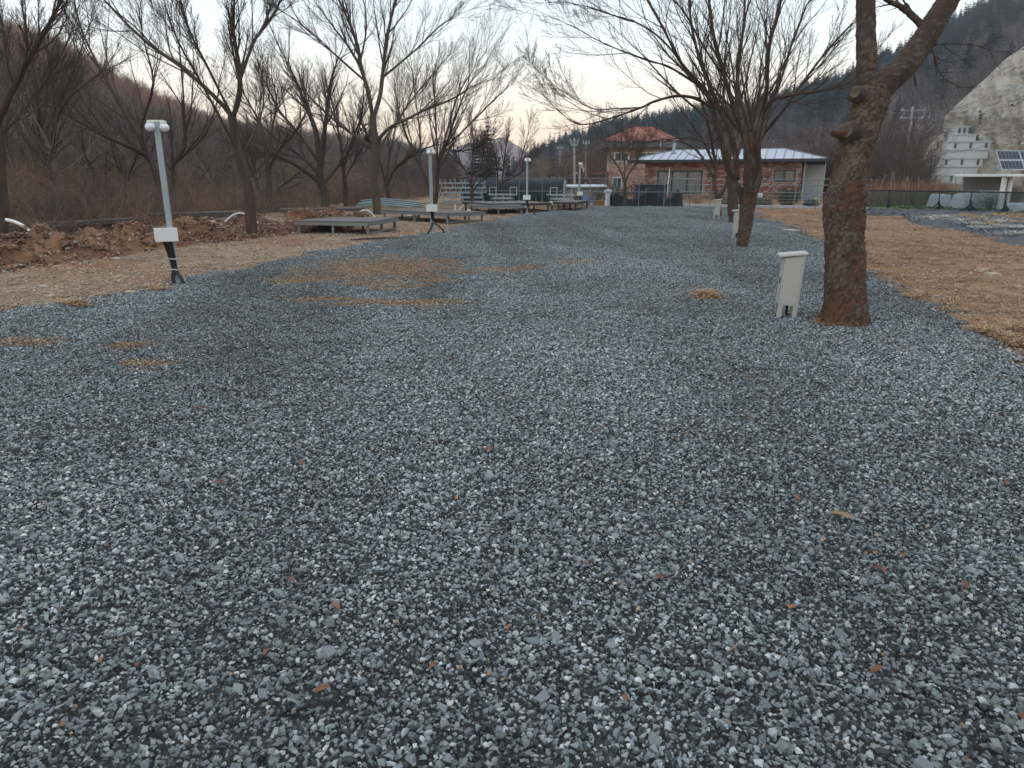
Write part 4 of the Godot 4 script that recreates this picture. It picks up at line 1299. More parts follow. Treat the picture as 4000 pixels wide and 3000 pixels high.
func steel_boxes() -> void:
	for s in [[3066, 1236, "pale steel meter box on four legs beside the thick gnarled trunk", -0.24, 1.0], [2874, 932, "pale steel meter box half hidden behind the many stemmed tree", -0.18, 1.0], [2797, 854, "pale steel meter box beside the low forked tree", -0.15, 1.0]]:
		var t := thing("meter_box", s[2], "meter box", on(G(s[0], s[1])), s[3], "steel meter boxes on legs")
		t.rotation.z = -0.045
		var b := MB.new()
		# body with a sloping top, the door on the left
		var hw := 0.108
		var hd := 0.115
		var y0 := 0.15
		var yl := 0.675
		var yr := 0.715
		var p := [Vector3(-hw, y0, -hd), Vector3(hw, y0, -hd), Vector3(hw, y0, hd), Vector3(-hw, y0, hd), Vector3(-hw, yl, -hd), Vector3(hw, yr, -hd), Vector3(hw, yr, hd), Vector3(-hw, yl, hd)]
		var o := Vector3(0, 0.45, 0)
		b._face(p[3], p[7], p[6], p[2], o); b._face(p[0], p[4], p[5], p[1], o); b._face(p[0], p[4], p[7], p[3], o); b._face(p[1], p[5], p[6], p[2], o); b._face(p[0], p[1], p[2], p[3], o); b._face(p[4], p[5], p[6], p[7], o)
		part("cabinet", b, M.stainless, t)
		b = MB.new()
		b.box(Vector3(-hw - 0.006, 0.41, 0), Vector3(0.010, 0.50, 0.205), Basis(), 0.003)
		var door := part("door", b, M.stainless, t)
		b = MB.new()
		b.box(Vector3(-hw - 0.016, 0.42, 0.07), Vector3(0.014, 0.07, 0.022), Basis(), 0.003)
		part("latch", b, M.dark_steel, door)
		b = MB.new()
		b.box(Vector3(-0.022, 0.712, 0), Vector3(0.305, 0.022, 0.275), Basis(Vector3.BACK, 0.150), 0.004)
		b.box(Vector3(-0.022, 0.726, 0), Vector3(0.300, 0.010, 0.25), Basis(Vector3.BACK, 0.150), 0.003)
		part("lid", b, M.stainless, t)
		for e in 4:
			b = MB.new()
			var sx := -1.0 if e & 1 else 1.0
			var sz := -1.0 if e & 2 else 1.0
			b.box(Vector3(sx * (hw - 0.026), 0.055, sz * (hd - 0.004)), Vector3(0.052, 0.24, 0.004))
			b.box(Vector3(sx * (hw - 0.003), 0.055, sz * (hd - 0.026)), Vector3(0.004, 0.238, 0.050))
			part("leg", b, M.stainless, t)
		b = MB.new()
		b.box(Vector3(0, 0.152, hd + 0.002), Vector3(hw * 2 + 0.006, 0.016, 0.004))
		part("bottom_trim", b, M.stainless, t)
		for e in [[Vector3(0, 0.155 + 0.008, hd + 0.003), Vector3(hw * 2 - 0.02, 0.004, 0.004)], [Vector3(hw - 0.012, 0.43, hd + 0.002), Vector3(0.003, 0.50, 0.003)]]:
			b = MB.new()
			b.box(e[0], e[1])
			part("fold", b, M.galvanised, t)
		for e in 3:
			b = MB.new()
			b.rod(Vector3(-hw + 0.016, 0.22 + e * 0.2, hd), Vector3(-hw + 0.016, 0.22 + e * 0.2, hd + 0.003), 0.004, 8)
			part("rivet", b, M.galvanised, t)
		b = MB.new()
		b.tube(PackedVector3Array([Vector3(0.01, 0.16, -0.03), Vector3(0.012, 0.06, -0.03), Vector3(0.02, -0.06, -0.035)]), PackedFloat32Array([0.016, 0.016, 0.016]), 8)
		part("conduit", b, M.black_cable, t)

# a low camping deck from three corners of its top: b is the corner between a and c
func deck(label: String, a: Vector3, b: Vector3, c: Vector3, top: float, o := {}) -> Node3D:
	a.y = 0; b.y = 0; c.y = 0
	var u := (a - b)
	var lu := u.length()
	u = u.normalized()
	var w := (c - b) - u * (c - b).dot(u)
	var lw: float = o.get("deep", w.length())
	w = w.normalized()
	var t := thing("camp_deck", label, "deck", Vector3(b.x, 0, b.z), 0.0, o.get("group", "low camping decks"))
	var y := top - 0.014
	var n := int(ceil(lw / 0.145))
	var shared := BoxMesh.new()
	shared.size = Vector3(lu, 0.026, lw / n - 0.008)
	var base := Basis(u, Vector3.UP, u.cross(Vector3.UP))
	for i in n:
		var pl := MeshInstance3D.new()
		pl.name = "plank"
		pl.mesh = shared
		pl.material_override = o.get("planks", M["plank%d" % (rng.randi() % 4)])
		t.add_child(pl, true)
		pl.transform = Transform3D(base, u * lu * 0.5 + w * (lw * (i + 0.5) / n) + Vector3(0, y, 0))
	var ch: float = 0.09
	var y2 := top - 0.03 - ch / 2
	var f: Material = o.get("frame", M.steel_frame)
	for e in [[Vector3.ZERO, u * lu], [w * lw, u * lu + w * lw], [Vector3.ZERO, w * lw], [u * lu, u * lu + w * lw], [w * lw * 0.5, u * lu + w * lw * 0.5], [u * lu * 0.33, u * lu * 0.33 + w * lw], [u * lu * 0.66, u * lu * 0.66 + w * lw]]:
		var m := MB.new()
		var dd: Vector3 = (e[1] - e[0]).normalized()
		m.bar(e[0] + Vector3(0, y2, 0) + dd * 0.03, e[1] + Vector3(0, y2, 0) - dd * 0.03, 0.05, ch)
		part("frame_rail", m, f, t)
	var legs := []
	for i in 3:
		for j in 3:
			legs.append(u * lu * (0.04 + 0.46 * i) + w * lw * (0.04 + 0.46 * j))
	for p in legs:
		var m := MB.new()
		m.bar(p + Vector3(0, -0.06, 0), p + Vector3(0, y2 - ch / 2, 0), 0.075)
		part("leg", m, M.rust_steel if rng.randf() < 0.3 else f, t)
	if o.get("rail", true):
		for e in [[legs[0], legs[2]], [legs[6], legs[8]]]:
			var m := MB.new()
			m.bar(e[0] + Vector3(0, 0.045, 0), e[1] + Vector3(0, 0.045, 0), 0.05)
			part("foot_rail", m, f, t)
	return t

func decks() -> void:
	rng.seed = 91
	for i in 4:
		var c: Color = [L(0.13, 0.105, 0.095), L(0.15, 0.125, 0.115), L(0.11, 0.088, 0.08), L(0.17, 0.145, 0.135)][i]
		M["plank%d" % i] = tri_tex(mat(c, 0.65), noise_tex(0.02, 60 + i, [[0.0, grey(0.7)], [1.0, grey(1.0)]], 4, 256), 1.3)
	var h := 0.36
	deck("wide grey planked deck on steel legs behind the second lamp post, the nearest to it", G(1149, 862, h), G(1442, 866, h), G(1680, 851, h), h)
	deck("grey planked deck with a cream socket box at its corner", G(1486, 819, h), G(1752, 833, h), G(1828, 823, h), h)
	deck("long low deck with a pale edge between a bare tree and the third lamp post", G(1850, 804, h), G(2046, 803, h), G(2066, 799, h), h, {"deep": 3.0})
	deck("dark framed deck with a socket box before the tunnel greenhouse", G(1905, 795, 0.42), G(2155, 791, 0.42), G(2180, 786, 0.42), 0.42, {"deep": 3.2, "frame": M.dark_steel})
	deck("dark deck set close behind the fourth lamp post", G(2150, 788, 0.42), G(2250, 789, 0.42), G(2268, 784, 0.42), 0.42, {"deep": 3.0, "frame": M.dark_steel, "rail": false})
	var hh := 0.33
	deck("long narrow boardwalk behind the earth bank and the thick trunk", G(-260, 897, hh), G(560, 851, hh), G(640, 841, hh), hh, {"deep": 0.95, "rail": false, "planks": M.old_plank, "frame": M.old_plank})
	deck("long narrow boardwalk between the lamp post and the tall straight tree", G(607, 836, hh), G(965, 826, hh), G(985, 821, hh), hh, {"deep": 1.0, "rail": false, "planks": M.old_plank, "frame": M.old_plank})
	deck("narrow boardwalk beyond the mounded soil", G(1100, 817, hh), G(1430, 813, hh), G(1450, 809, hh), hh, {"deep": 1.0, "rail": false, "planks": M.old_plank, "frame": M.old_plank})
	var b: MB
	# socket boxes on the decks
	for s in [[1832, 828, 0.31, "cream socket box on the corner of a grey planked deck"], [2152, 794, 0.36, "cream socket box on the side of the dark framed deck"], [2064, 803, 0.26, "cream socket box low beside the third lamp post"]]:
		var p := G(s[0], s[1], s[2])
		var t := thing("socket_box", s[3], "socket box", Vector3(p.x, 0, p.z + 0.07), 0.2)
		b = MB.new()
		b.box(Vector3(0, s[2], 0), Vector3(0.14, 0.19, 0.10), Basis(), 0.012)
		part("housing", b, M.cream_plastic, t)
		for e: float in [-0.03, 0.03]:
			b = MB.new()
			b.box(Vector3(e, s[2] - 0.01, 0.053), Vector3(0.035, 0.10, 0.008), Basis(), 0.003)
			part("socket_cover", b, M.white_plastic, t)
		b = MB.new()
		b.box(Vector3(0, s[2] * 0.5 - 0.05, -0.02), Vector3(0.04, s[2], 0.03))
		part("stand", b, M.steel_frame, t)
	# stacked spare deck frames
	var org := G(1716, 792)
	var far := along(1716, 43.5)
	for k in 5:
		var y := 0.12 + k * 0.275
		var t := thing("deck_frame", ["bare galvanised deck frame at the bottom of the stack beside the greenhouse", "bare galvanised deck frame second from the bottom of its stack", "bare galvanised deck frame in the middle of its stack", "bare galvanised deck frame second from the top of its stack", "bare galvanised deck frame topmost of its stack"][k], "steel frame", far + Vector3(rng.randf_range(-0.1, 0.1), 0, rng.randf_range(-0.1, 0.1)), 0.04 * rng.randfn(), "stacked steel deck frames")
		for zz: float in [0.0, -2.6]:
			b = MB.new()
			b.box(Vector3(1.28, y, zz), Vector3(2.62, 0.065, 0.05))
			part("rail", b, M.galvanised, t)
			for i in 5:
				b = MB.new()
				b.box(Vector3(0.06 + i * 0.61, y + 0.137, zz), Vector3(0.045, 0.21, 0.045))
				part("post", b, M.galvanised, t)
				b = MB.new()
				b.box(Vector3(0.06 + i * 0.61, y - 0.002, zz - 1.3 if zz == 0.0 else zz + 1.3), Vector3(0.04, 0.04, 2.52))
				if zz == 0.0:
					part("joist", b, M.galvanised, t)
			b = MB.new()
			b.box(Vector3(1.28 + 1.31, y + 0.03, zz), Vector3(0.022, 0.075, 0.07))
			part("end_cap", b, M.dark_steel, t)
	# upturned frames lying on the decks, legs in the air
	for s in [[1965, 41.0, "upturned steel deck frame lying on a low table deck"], [2205, 40.0, "upturned steel deck frame resting on a dark deck near the fence"]]:
		var at := along(s[0], s[1])
		var t := thing("upturned_frame", s[2], "steel frame", at, 0.06)
		for y: float in [0.42, 0.62]:
			for zz: float in [0.0, -1.8]:
				b = MB.new()
				b.box(Vector3(0, y, zz), Vector3(1.55 if y > 0.5 else 1.1, 0.06, 0.05))
				part("rail", b, M.galvanised, t)
		for x: float in [-0.40, 0.0, 0.40]:
			b = MB.new()
			b.box(Vector3(x, 0.21, -0.9), Vector3(0.06, 0.46, 0.06))
			part("leg", b, M.galvanised, t)
			b = MB.new()
			b.box(Vector3(x, 0.52, 0), Vector3(0.05, 0.14, 0.05))
			part("post", b, M.galvanised, t)
		for x: float in [-0.57, 0.57]:
			b = MB.new()
			for e in [[Vector3(x - 0.18, 0.65, 0), Vector3(x - 0.18, 1.0, 0)], [Vector3(x + 0.18, 0.65, 0), Vector3(x + 0.18, 1.0, 0)], [Vector3(x - 0.205, 1.02, 0), Vector3(x + 0.205, 1.02, 0)]]:
				b.bar(e[0], e[1], 0.05)
			part("end_hoop", b, M.galvanised, t)
		b = MB.new()
		b.box(Vector3(0, 0.36, -0.9), Vector3(1.3, 0.04, 1.9))
		part("board", b, M.dark_steel, t)

func rock_mesh(seed_: int, c: Color) -> ArrayMesh:        # a broken field stone, base at zero
	rng.seed = seed_
	var b := MB.new()
	var pts := []
	for i in 7:
		var row := PackedVector3Array()
		for j in 11:
			var a := PI * i / 6.0
			var e := TAU * j / 10.0
			var q := Vector3(sin(a) * cos(e), cos(a), sin(a) * sin(e))
			var f := 1.0 + 0.55 * nz.get_noise_3d(q.x * 14.0 + seed_ * 9, q.y * 14.0, q.z * 14.0)
			q = q * f
			q.x = clampf(q.x, -0.85, 0.8); q.y = clampf(q.y, -0.6, 0.62); q.z = clampf(q.z, -0.75, 0.8)
			row.append(q)
		pts.append(row)
	for i in 6:
		for j in 10:
			b.col = c * rng.randf_range(0.85, 1.15)
			b.col.a = 1.0
			_otri(b, pts[i][j], pts[i][j + 1], pts[i + 1][j + 1], Vector3.ZERO)
			_otri(b, pts[i][j], pts[i + 1][j + 1], pts[i + 1][j], Vector3.ZERO)
	return b.mesh()

var bank_line := []
func bank_h(p: Vector3) -> float:
	var best := 0.0
	for i in bank_line.size() - 1:
		var a: Vector3 = bank_line[i]
		var b: Vector3 = bank_line[i + 1]
		var q := Geometry3D.get_closest_point_to_segment(p, a, b)
		var d := q.distance_to(p) / 1.55
		if d < 1.0:
			best = maxf(best, 0.5 + 0.5 * cos(PI * d))
	var n := 0.72 + 1.0 * nz.get_noise_2d(p.x * 14.0, p.z * 14.0) + 0.75 * nz.get_noise_2d(p.x * 45.0, p.z * 45.0)
	return best * clampf(n, 0.3, 1.8) * 0.46

func earth_bank() -> void:
	for e in [[-700, 15.4], [-300, 16.2], [100, 17.5], [400, 19.0], [700, 20.7], [900, 22.2], [1150, 23.6], [1330, 25.8]]:
		bank_line.append(along(e[0], e[1]))
	var pts := []
	var cols := []
	for i in 110:
		var row := PackedVector3Array()
		var cr := PackedColorArray()
		for j in 150:
			var p := Vector3(-21.0 + j * 0.13, 0, -29.5 + i * 0.17)
			var h := bank_h(p)
			var q := nz2.get_noise_2d(p.x * 14.0, p.z * 14.0)
			row.append(Vector3(p.x, gh(p.x, p.z) + h - 0.035, p.z))
			cr.append(Color(0.20, 0.088, 0.052).lerp(Color(0.31, 0.165, 0.085), clampf(0.3 + q * 1.6, 0, 1)))
		pts.append(row)
		cols.append(cr)
	var b := MB.new()
	b.grid(pts, cols)
	struct("earth_bank", b, M.soil)
	# clods and stones over it
	var kinds := []
	rng.seed = 17
	for v in 4:
		var m := MB.new()
		for i in 60:
			var t := rng.randf_range(0.55, 1.35)
			var k := rng.randf()
			m.col = (Color(0.24, 0.115, 0.065) if k < 0.6 else (Color(0.34, 0.21, 0.12) if k < 0.88 else Color(0.40, 0.34, 0.28))) * t
			m.col.a = 1.0
			stone(m, Vector3(rng.randf_range(-0.25, 0.25), rng.randf_range(-0.01, 0.02), rng.randf_range(-0.25, 0.25)), 0.019 * exp(rng.randfn() * 0.65), 0.9)
		kinds.append(m.mesh())
	var xf := [[], [], [], []]
	for i in 5200:
		var p := Vector3(rng.randf_range(-20.5, -1.8), 0, rng.randf_range(-29.0, -11.5))
		var h := bank_h(p)
		if h > 0.03:
			xf[rng.randi() % 4].append(Transform3D(Basis(Vector3(rng.randfn(), 0, rng.randfn()).normalized(), rng.randf() * 0.3) * Basis(Vector3.UP, rng.randf() * TAU), Vector3(p.x, gh(p.x, p.z) + h - 0.035, p.z)))
	var root := stuff("clods", "red brown clods and stones covering the earth bank", "rubble")
	for v in 4:
		many("clods", kinds[v], M.stone, xf[v], [], root)
	# rocks that stand out
	var rk := [L(0.42, 0.30, 0.19), L(0.36, 0.24, 0.15), L(0.48, 0.42, 0.36), L(0.33, 0.19, 0.11), L(0.46, 0.36, 0.25)]
	var rs := [[175, 872, 38, 13, "flat tan rock on the crest of the earth bank", 0], [223, 862, 9, 8, "small white rock on the crest of the earth bank", 2], [180, 861, 7, 6, "small pale rock beside the flat tan rock", 2], [332, 903, 14, 10, "tan rock half way up the earth bank", 4], [386, 898, 19, 14, "blunt brown rock in the middle of the earth bank", 1], [422, 944, 29, 15, "slab of tan rock tilted at the foot of the bank", 0], [545, 872, 17, 12, "brown rock beside the tallest clod of the bank", 1], [470, 862, 30, 8, "long flat tan rock along the top of the bank", 4], [120, 930, 15, 10, "rusty brown rock low on the bank by the thick trunk", 3], [825, 876, 20, 12, "pale tan rock above the white standpipe", 4], [1205, 820, 14, 10, "round tan rock on the mounded soil", 4], [1178, 817, 20, 7, "flat pale rock lying on the mounded soil", 2], [1334, 806, 10, 9, "grey rock on top of the mounded soil", 2], [1265, 830, 13, 10, "tan rock in front of the mounded soil", 0],
		[220, 1045, 17, 11, "squarish tan rock on bare soil between bank and gravel", 0], [272, 1052, 9, 9, "small tan rock beside a squarish one", 4], [275, 1014, 26, 14, "rusty half buried rock on the bare soil", 3], [197, 1156, 17, 9, "pale rounded rock at the brink of the gravel", 2], [512, 1146, 20, 13, "big tan rock at the gravel edge near the lamp post", 4], [600, 1130, 26, 8, "flat orange tan rock at the gravel edge", 0], [165, 1112, 26, 8, "flat grey rock lying in red soil", 2], [455, 1008, 14, 7, "small grey rock on bare soil", 2], [1628, 906, 9, 9, "pale rock beside the second lamp post", 2], [1478, 968, 14, 7, "tan rock at the gravel edge beyond the ochre patch", 0], [1780, 916, 12, 5, "small tan rock right of the second lamp post", 4],
		[3840, 1062, 24, 12, "tan rock with a split face on the straw covered soil", 0], [3878, 1078, 27, 15, "larger brown tan rock touching a split one", 4], [3648, 1156, 18, 9, "pale tan rock on brown soil right of the trunk", 2], [3990, 1214, 16, 7, "tan stone among dry stalks", 4], [3795, 1265, 8, 6, "small pale stone at the gravel edge", 2], [3090, 903, 30, 6, "flat white stone at the far gravel corner", 2]]
	for i in rs.size():
		var s: Array = rs[i]
		var hgt := 0.0
		var p := G(s[0], s[1])
		for it in 6:                                     # settle on the bank's slope
			hgt = bank_h(p)
			p = G(s[0], s[1], hgt)
		var t := T(p)
		rng.seed = i
		var o := MeshInstance3D.new()
		o.name = named("rock")
		o.mesh = rock_mesh(i + 3, rk[s[5]])
		o.material_override = M.stone
		add_child(o)
		var sc := Vector3(s[2], s[3] * 1.4, s[2] * 0.8) * t / F / 0.85
		o.transform = Transform3D(Basis(Vector3.UP, rng.randf_range(-0.5, 0.5)).scaled_local(sc), Vector3(p.x, gh(p.x, p.z) + hgt - 0.035 + sc.y * 0.25, p.z))
		tag(o, s[4], "rock")

func pipes() -> void:
	var arc := func(label: String, p0: Vector3, p1: Vector3, rise: float, r: float) -> void:
		var t := thing("bent_pipe", label, "pipe", Vector3(p0.x, maxf(bank_h(p0), bank_h(p1)) * 0.9, p0.z))
		var b := MB.new()
		var pts := PackedVector3Array()
		var rad := PackedFloat32Array()
		for i in 17:
			var f := i / 16.0
			pts.append((p1 - p0) * f + Vector3(0, sin(PI * f) * rise - 0.05 + p0.y * (1 - f), 0)); rad.append(r)
		b.tube(pts, rad, 10, true)
		part("pipe", b, M.pvc, t)
		b = MB.new()
		b.tube(PackedVector3Array([pts[0], pts[0].lerp(pts[1], 0.5)]), PackedFloat32Array([r * 1.25, r * 1.25]), 10, true)
		part("coupling", b, M.pvc, t)
	arc.call("outer hooped white pipe arching out of the soil beside the tall straight tree", G(866, 916), G(1022, 912), 0.36, 0.022)
	arc.call("inner hooped white pipe arching out of the soil beside the tall straight tree", G(884, 912), G(1010, 908), 0.27, 0.02)
	arc.call("outer hooped white pipe behind the wide grey deck", G(1380, 862), G(1475, 858), 0.42, 0.028)
	arc.call("inner hooped white pipe behind the wide grey deck", G(1388, 860), G(1440, 858), 0.38, 0.026)
	arc.call("outer hooped white pipe at the foot of the small mottled tree", G(1790, 820), G(1875, 822), 0.44, 0.03)
	arc.call("inner hooped white pipe at the foot of the small mottled tree", G(1794, 820), G(1868, 824), 0.36, 0.026)
	var t := thing("bent_pipe", "white pipe slanting down to the soil beside the thick trunk", "pipe", G(154, 993) + Vector3(0, bank_h(G(154, 993)) * 0.9, 0))
	var b := MB.new()
	var g0 := G(154, 993)
	var q := smooth_path([Vector3(0, -0.03, 0), W(110, 962, T(g0)) - g0, W(75, 944, T(g0)) - g0, W(38, 934, T(g0)) - g0], [0.012, 0.032, 0.036, 0.036], 14)
	b.tube(q[0], q[1], 10, true)
	part("pipe", b, M.pvc, t)
	for s in [[802, 931, 51, "white standpipe with a flanged foot beside the hooped pipes"], [1337, 860, 26, "white standpipe behind the wide grey deck"], [1598, 842, 24, "white standpipe between two grey decks"], [1778, 818, 22, "white standpipe beside the hooped pipes of the mottled tree"], [1892, 818, 21, "white standpipe with a flanged foot under the long low deck"]]:
		var g := G(s[0], s[1])
		var hh: float = s[2] * T(g) / F
		var o := thing("standpipe", s[3], "pipe", on(g))
		b = MB.new()
		b.tube(PackedVector3Array([Vector3(0, 0.02, 0), Vector3(0, hh, 0)]), PackedFloat32Array([0.042, 0.042]), 12, true)
		part("pipe", b, M.pvc, o)
		b = MB.new()
		b.tube(PackedVector3Array([Vector3(0, -0.03, 0), Vector3(0, 0.04, 0), Vector3(0, 0.065, 0)]), PackedFloat32Array([0.075, 0.075, 0.045]), 12, true)
		part("foot_flange", b, M.pvc, o)
	# long green pipes stacked behind the broad crowned tree
	for i in 7:
		var a := G(1392 + i * 6, 813 - i * 1.0)
		var c := G(1610 + i * 9, 815 - i * 1.3)
		var o := thing("long_pipe", "long blue green pipe in the loose stack behind the broad crowned tree", "pipe", Vector3(a.x, 0, a.z), 0.0, "stacked blue green pipes")
		b = MB.new()
		var d := c - a
		var y := 0.06 + (i % 4) * 0.075
		b.tube(PackedVector3Array([Vector3(0, y + 0.05 * (i % 2), 0), d * 0.4 + Vector3(0, y + 0.16, 0), d * 0.75 + Vector3(0, y + 0.07, 0), d + Vector3(0, y - 0.03, 0)]), PackedFloat32Array([0.045, 0.045, 0.045, 0.045]), 8, true)
		part("pipe", b, M.green_pipe, o)

func far_things() -> void:
	rng.seed = 31
	greenhouse()
	brick_house()
	tile_house()
	fences()
	garden()
	slope_and_wall()
	right_field()
	poles_and_wires()
	middle_woods()

# bricks laid in courses on a wall (local x from x0 to x1, y0 to y1, face at z); holes are Rect2 left open
func lay_bricks(root: Node3D, wall: Node3D, o: Vector3, ux: Vector3, un: Vector3, length: float, y0: float, y1: float, holes: Array, bl: float, bh: float, mats: Array, budget: Array) -> void:
	var basis := Basis(ux, Vector3.UP, un)
	var shape := BoxMesh.new()
	shape.size = Vector3(bl - 0.012, bh - 0.014, 0.05)
	var rest := MB.new()
	var rows := int((y1 - y0) / bh)
	for r in rows:
		var y := y0 + (r + 0.5) * bh
		var x := (-0.5 if r % 2 else 0.0) * bl
		while x < length:
			var a := maxf(x, 0.0)
			var e := minf(x + bl, length)
			x += bl
			var skip := e - a < 0.05
			for h: Rect2 in holes:
				if e > h.position.x and a < h.end.x and y + bh / 2 > h.position.y and y - bh / 2 < h.end.y:
					skip = true
			if skip:
				continue
			var k := rng.randi() % mats.size()
			var p := o + ux * ((a + e) / 2) + Vector3(0, y, 0) + un * (0.012 + rng.randf_range(-0.004, 0.004))
			if budget[0] > 0 and e - a > bl * 0.9 and rng.randf() < 0.5:
				budget[0] -= 1
				var m := MeshInstance3D.new()
				m.name = "brick"
				m.mesh = shape
				m.material_override = mats[k]
				wall.add_child(m, true)
				m.transform = Transform3D(basis, p)
			else:
				rest.col = mats[k].get_meta("lin")
				rest.box(p, Vector3(e - a - 0.012, bh - 0.014, 0.05), basis)
	if rest.v.size():
		var q := part("brickwork", rest, M.plain, wall)
		q.set_meta("kind", "stuff")

func brick_mats(cols: Array) -> Array:
	var out := []
	for c: Color in cols:
		var m := mat(c, 0.9)
		m.set_meta("lin", c)
		out.append(m)
	return out

func window_part(root: Node3D, o: Vector3, ux: Vector3, un: Vector3, x0: float, x1: float, y0: float, y1: float, n: int, frame: Material, pane: Material, fw := 0.07, curtain: Material = null) -> void:
	var basis := Basis(ux, Vector3.UP, un)
	var b := MB.new()
	var c := o + ux * ((x0 + x1) / 2) + Vector3(0, (y0 + y1) / 2, 0)
	for e in [[Vector3(0, (y1 - y0) / 2 - fw / 2, 0), Vector3(x1 - x0, fw, 0.12)], [Vector3(0, -(y1 - y0) / 2 + fw / 2, 0), Vector3(x1 - x0, fw, 0.12)], [Vector3((x1 - x0) / 2 - fw / 2, 0, 0), Vector3(fw, y1 - y0 - 2 * fw, 0.118)], [Vector3(-(x1 - x0) / 2 + fw / 2, 0, 0), Vector3(fw, y1 - y0 - 2 * fw, 0.118)]]:
		b.box(c + basis * (e[0] as Vector3), e[1], basis)
	for i in range(1, n):
		b.box(c + ux * (-(x1 - x0) / 2 + (x1 - x0) * i / n), Vector3(fw * 0.8, y1 - y0 - 2 * fw, 0.10), basis)
	var w := part("window", b, frame, root)
	for i in n:
		var pb := MB.new()
		pb.box(c + ux * (-(x1 - x0) / 2 + (x1 - x0) * (i + 0.5) / n) - un * 0.02, Vector3((x1 - x0) / n - fw, y1 - y0 - 2 * fw, 0.01), basis)
		part("pane", pb, pane, w)
	if curtain:
		var cb := MB.new()
		var steps := int((x1 - x0) / 0.09)
		for i in steps:
			var a := x0 + fw + (x1 - x0 - 2 * fw) * i / steps
			var e := x0 + fw + (x1 - x0 - 2 * fw) * (i + 1) / steps
			var d0 := 0.10 + 0.02 * sin(i * 1.9)
			var d1 := 0.10 + 0.02 * sin((i + 1) * 1.9)
			cb.quad(o + ux * a + Vector3(0, y0 + fw, 0) - un * d0, o + ux * a + Vector3(0, y1 - fw, 0) - un * d0, o + ux * e + Vector3(0, y1 - fw, 0) - un * d1, o + ux * e + Vector3(0, y0 + fw, 0) - un * d1)
		part("curtain", cb, curtain, w)

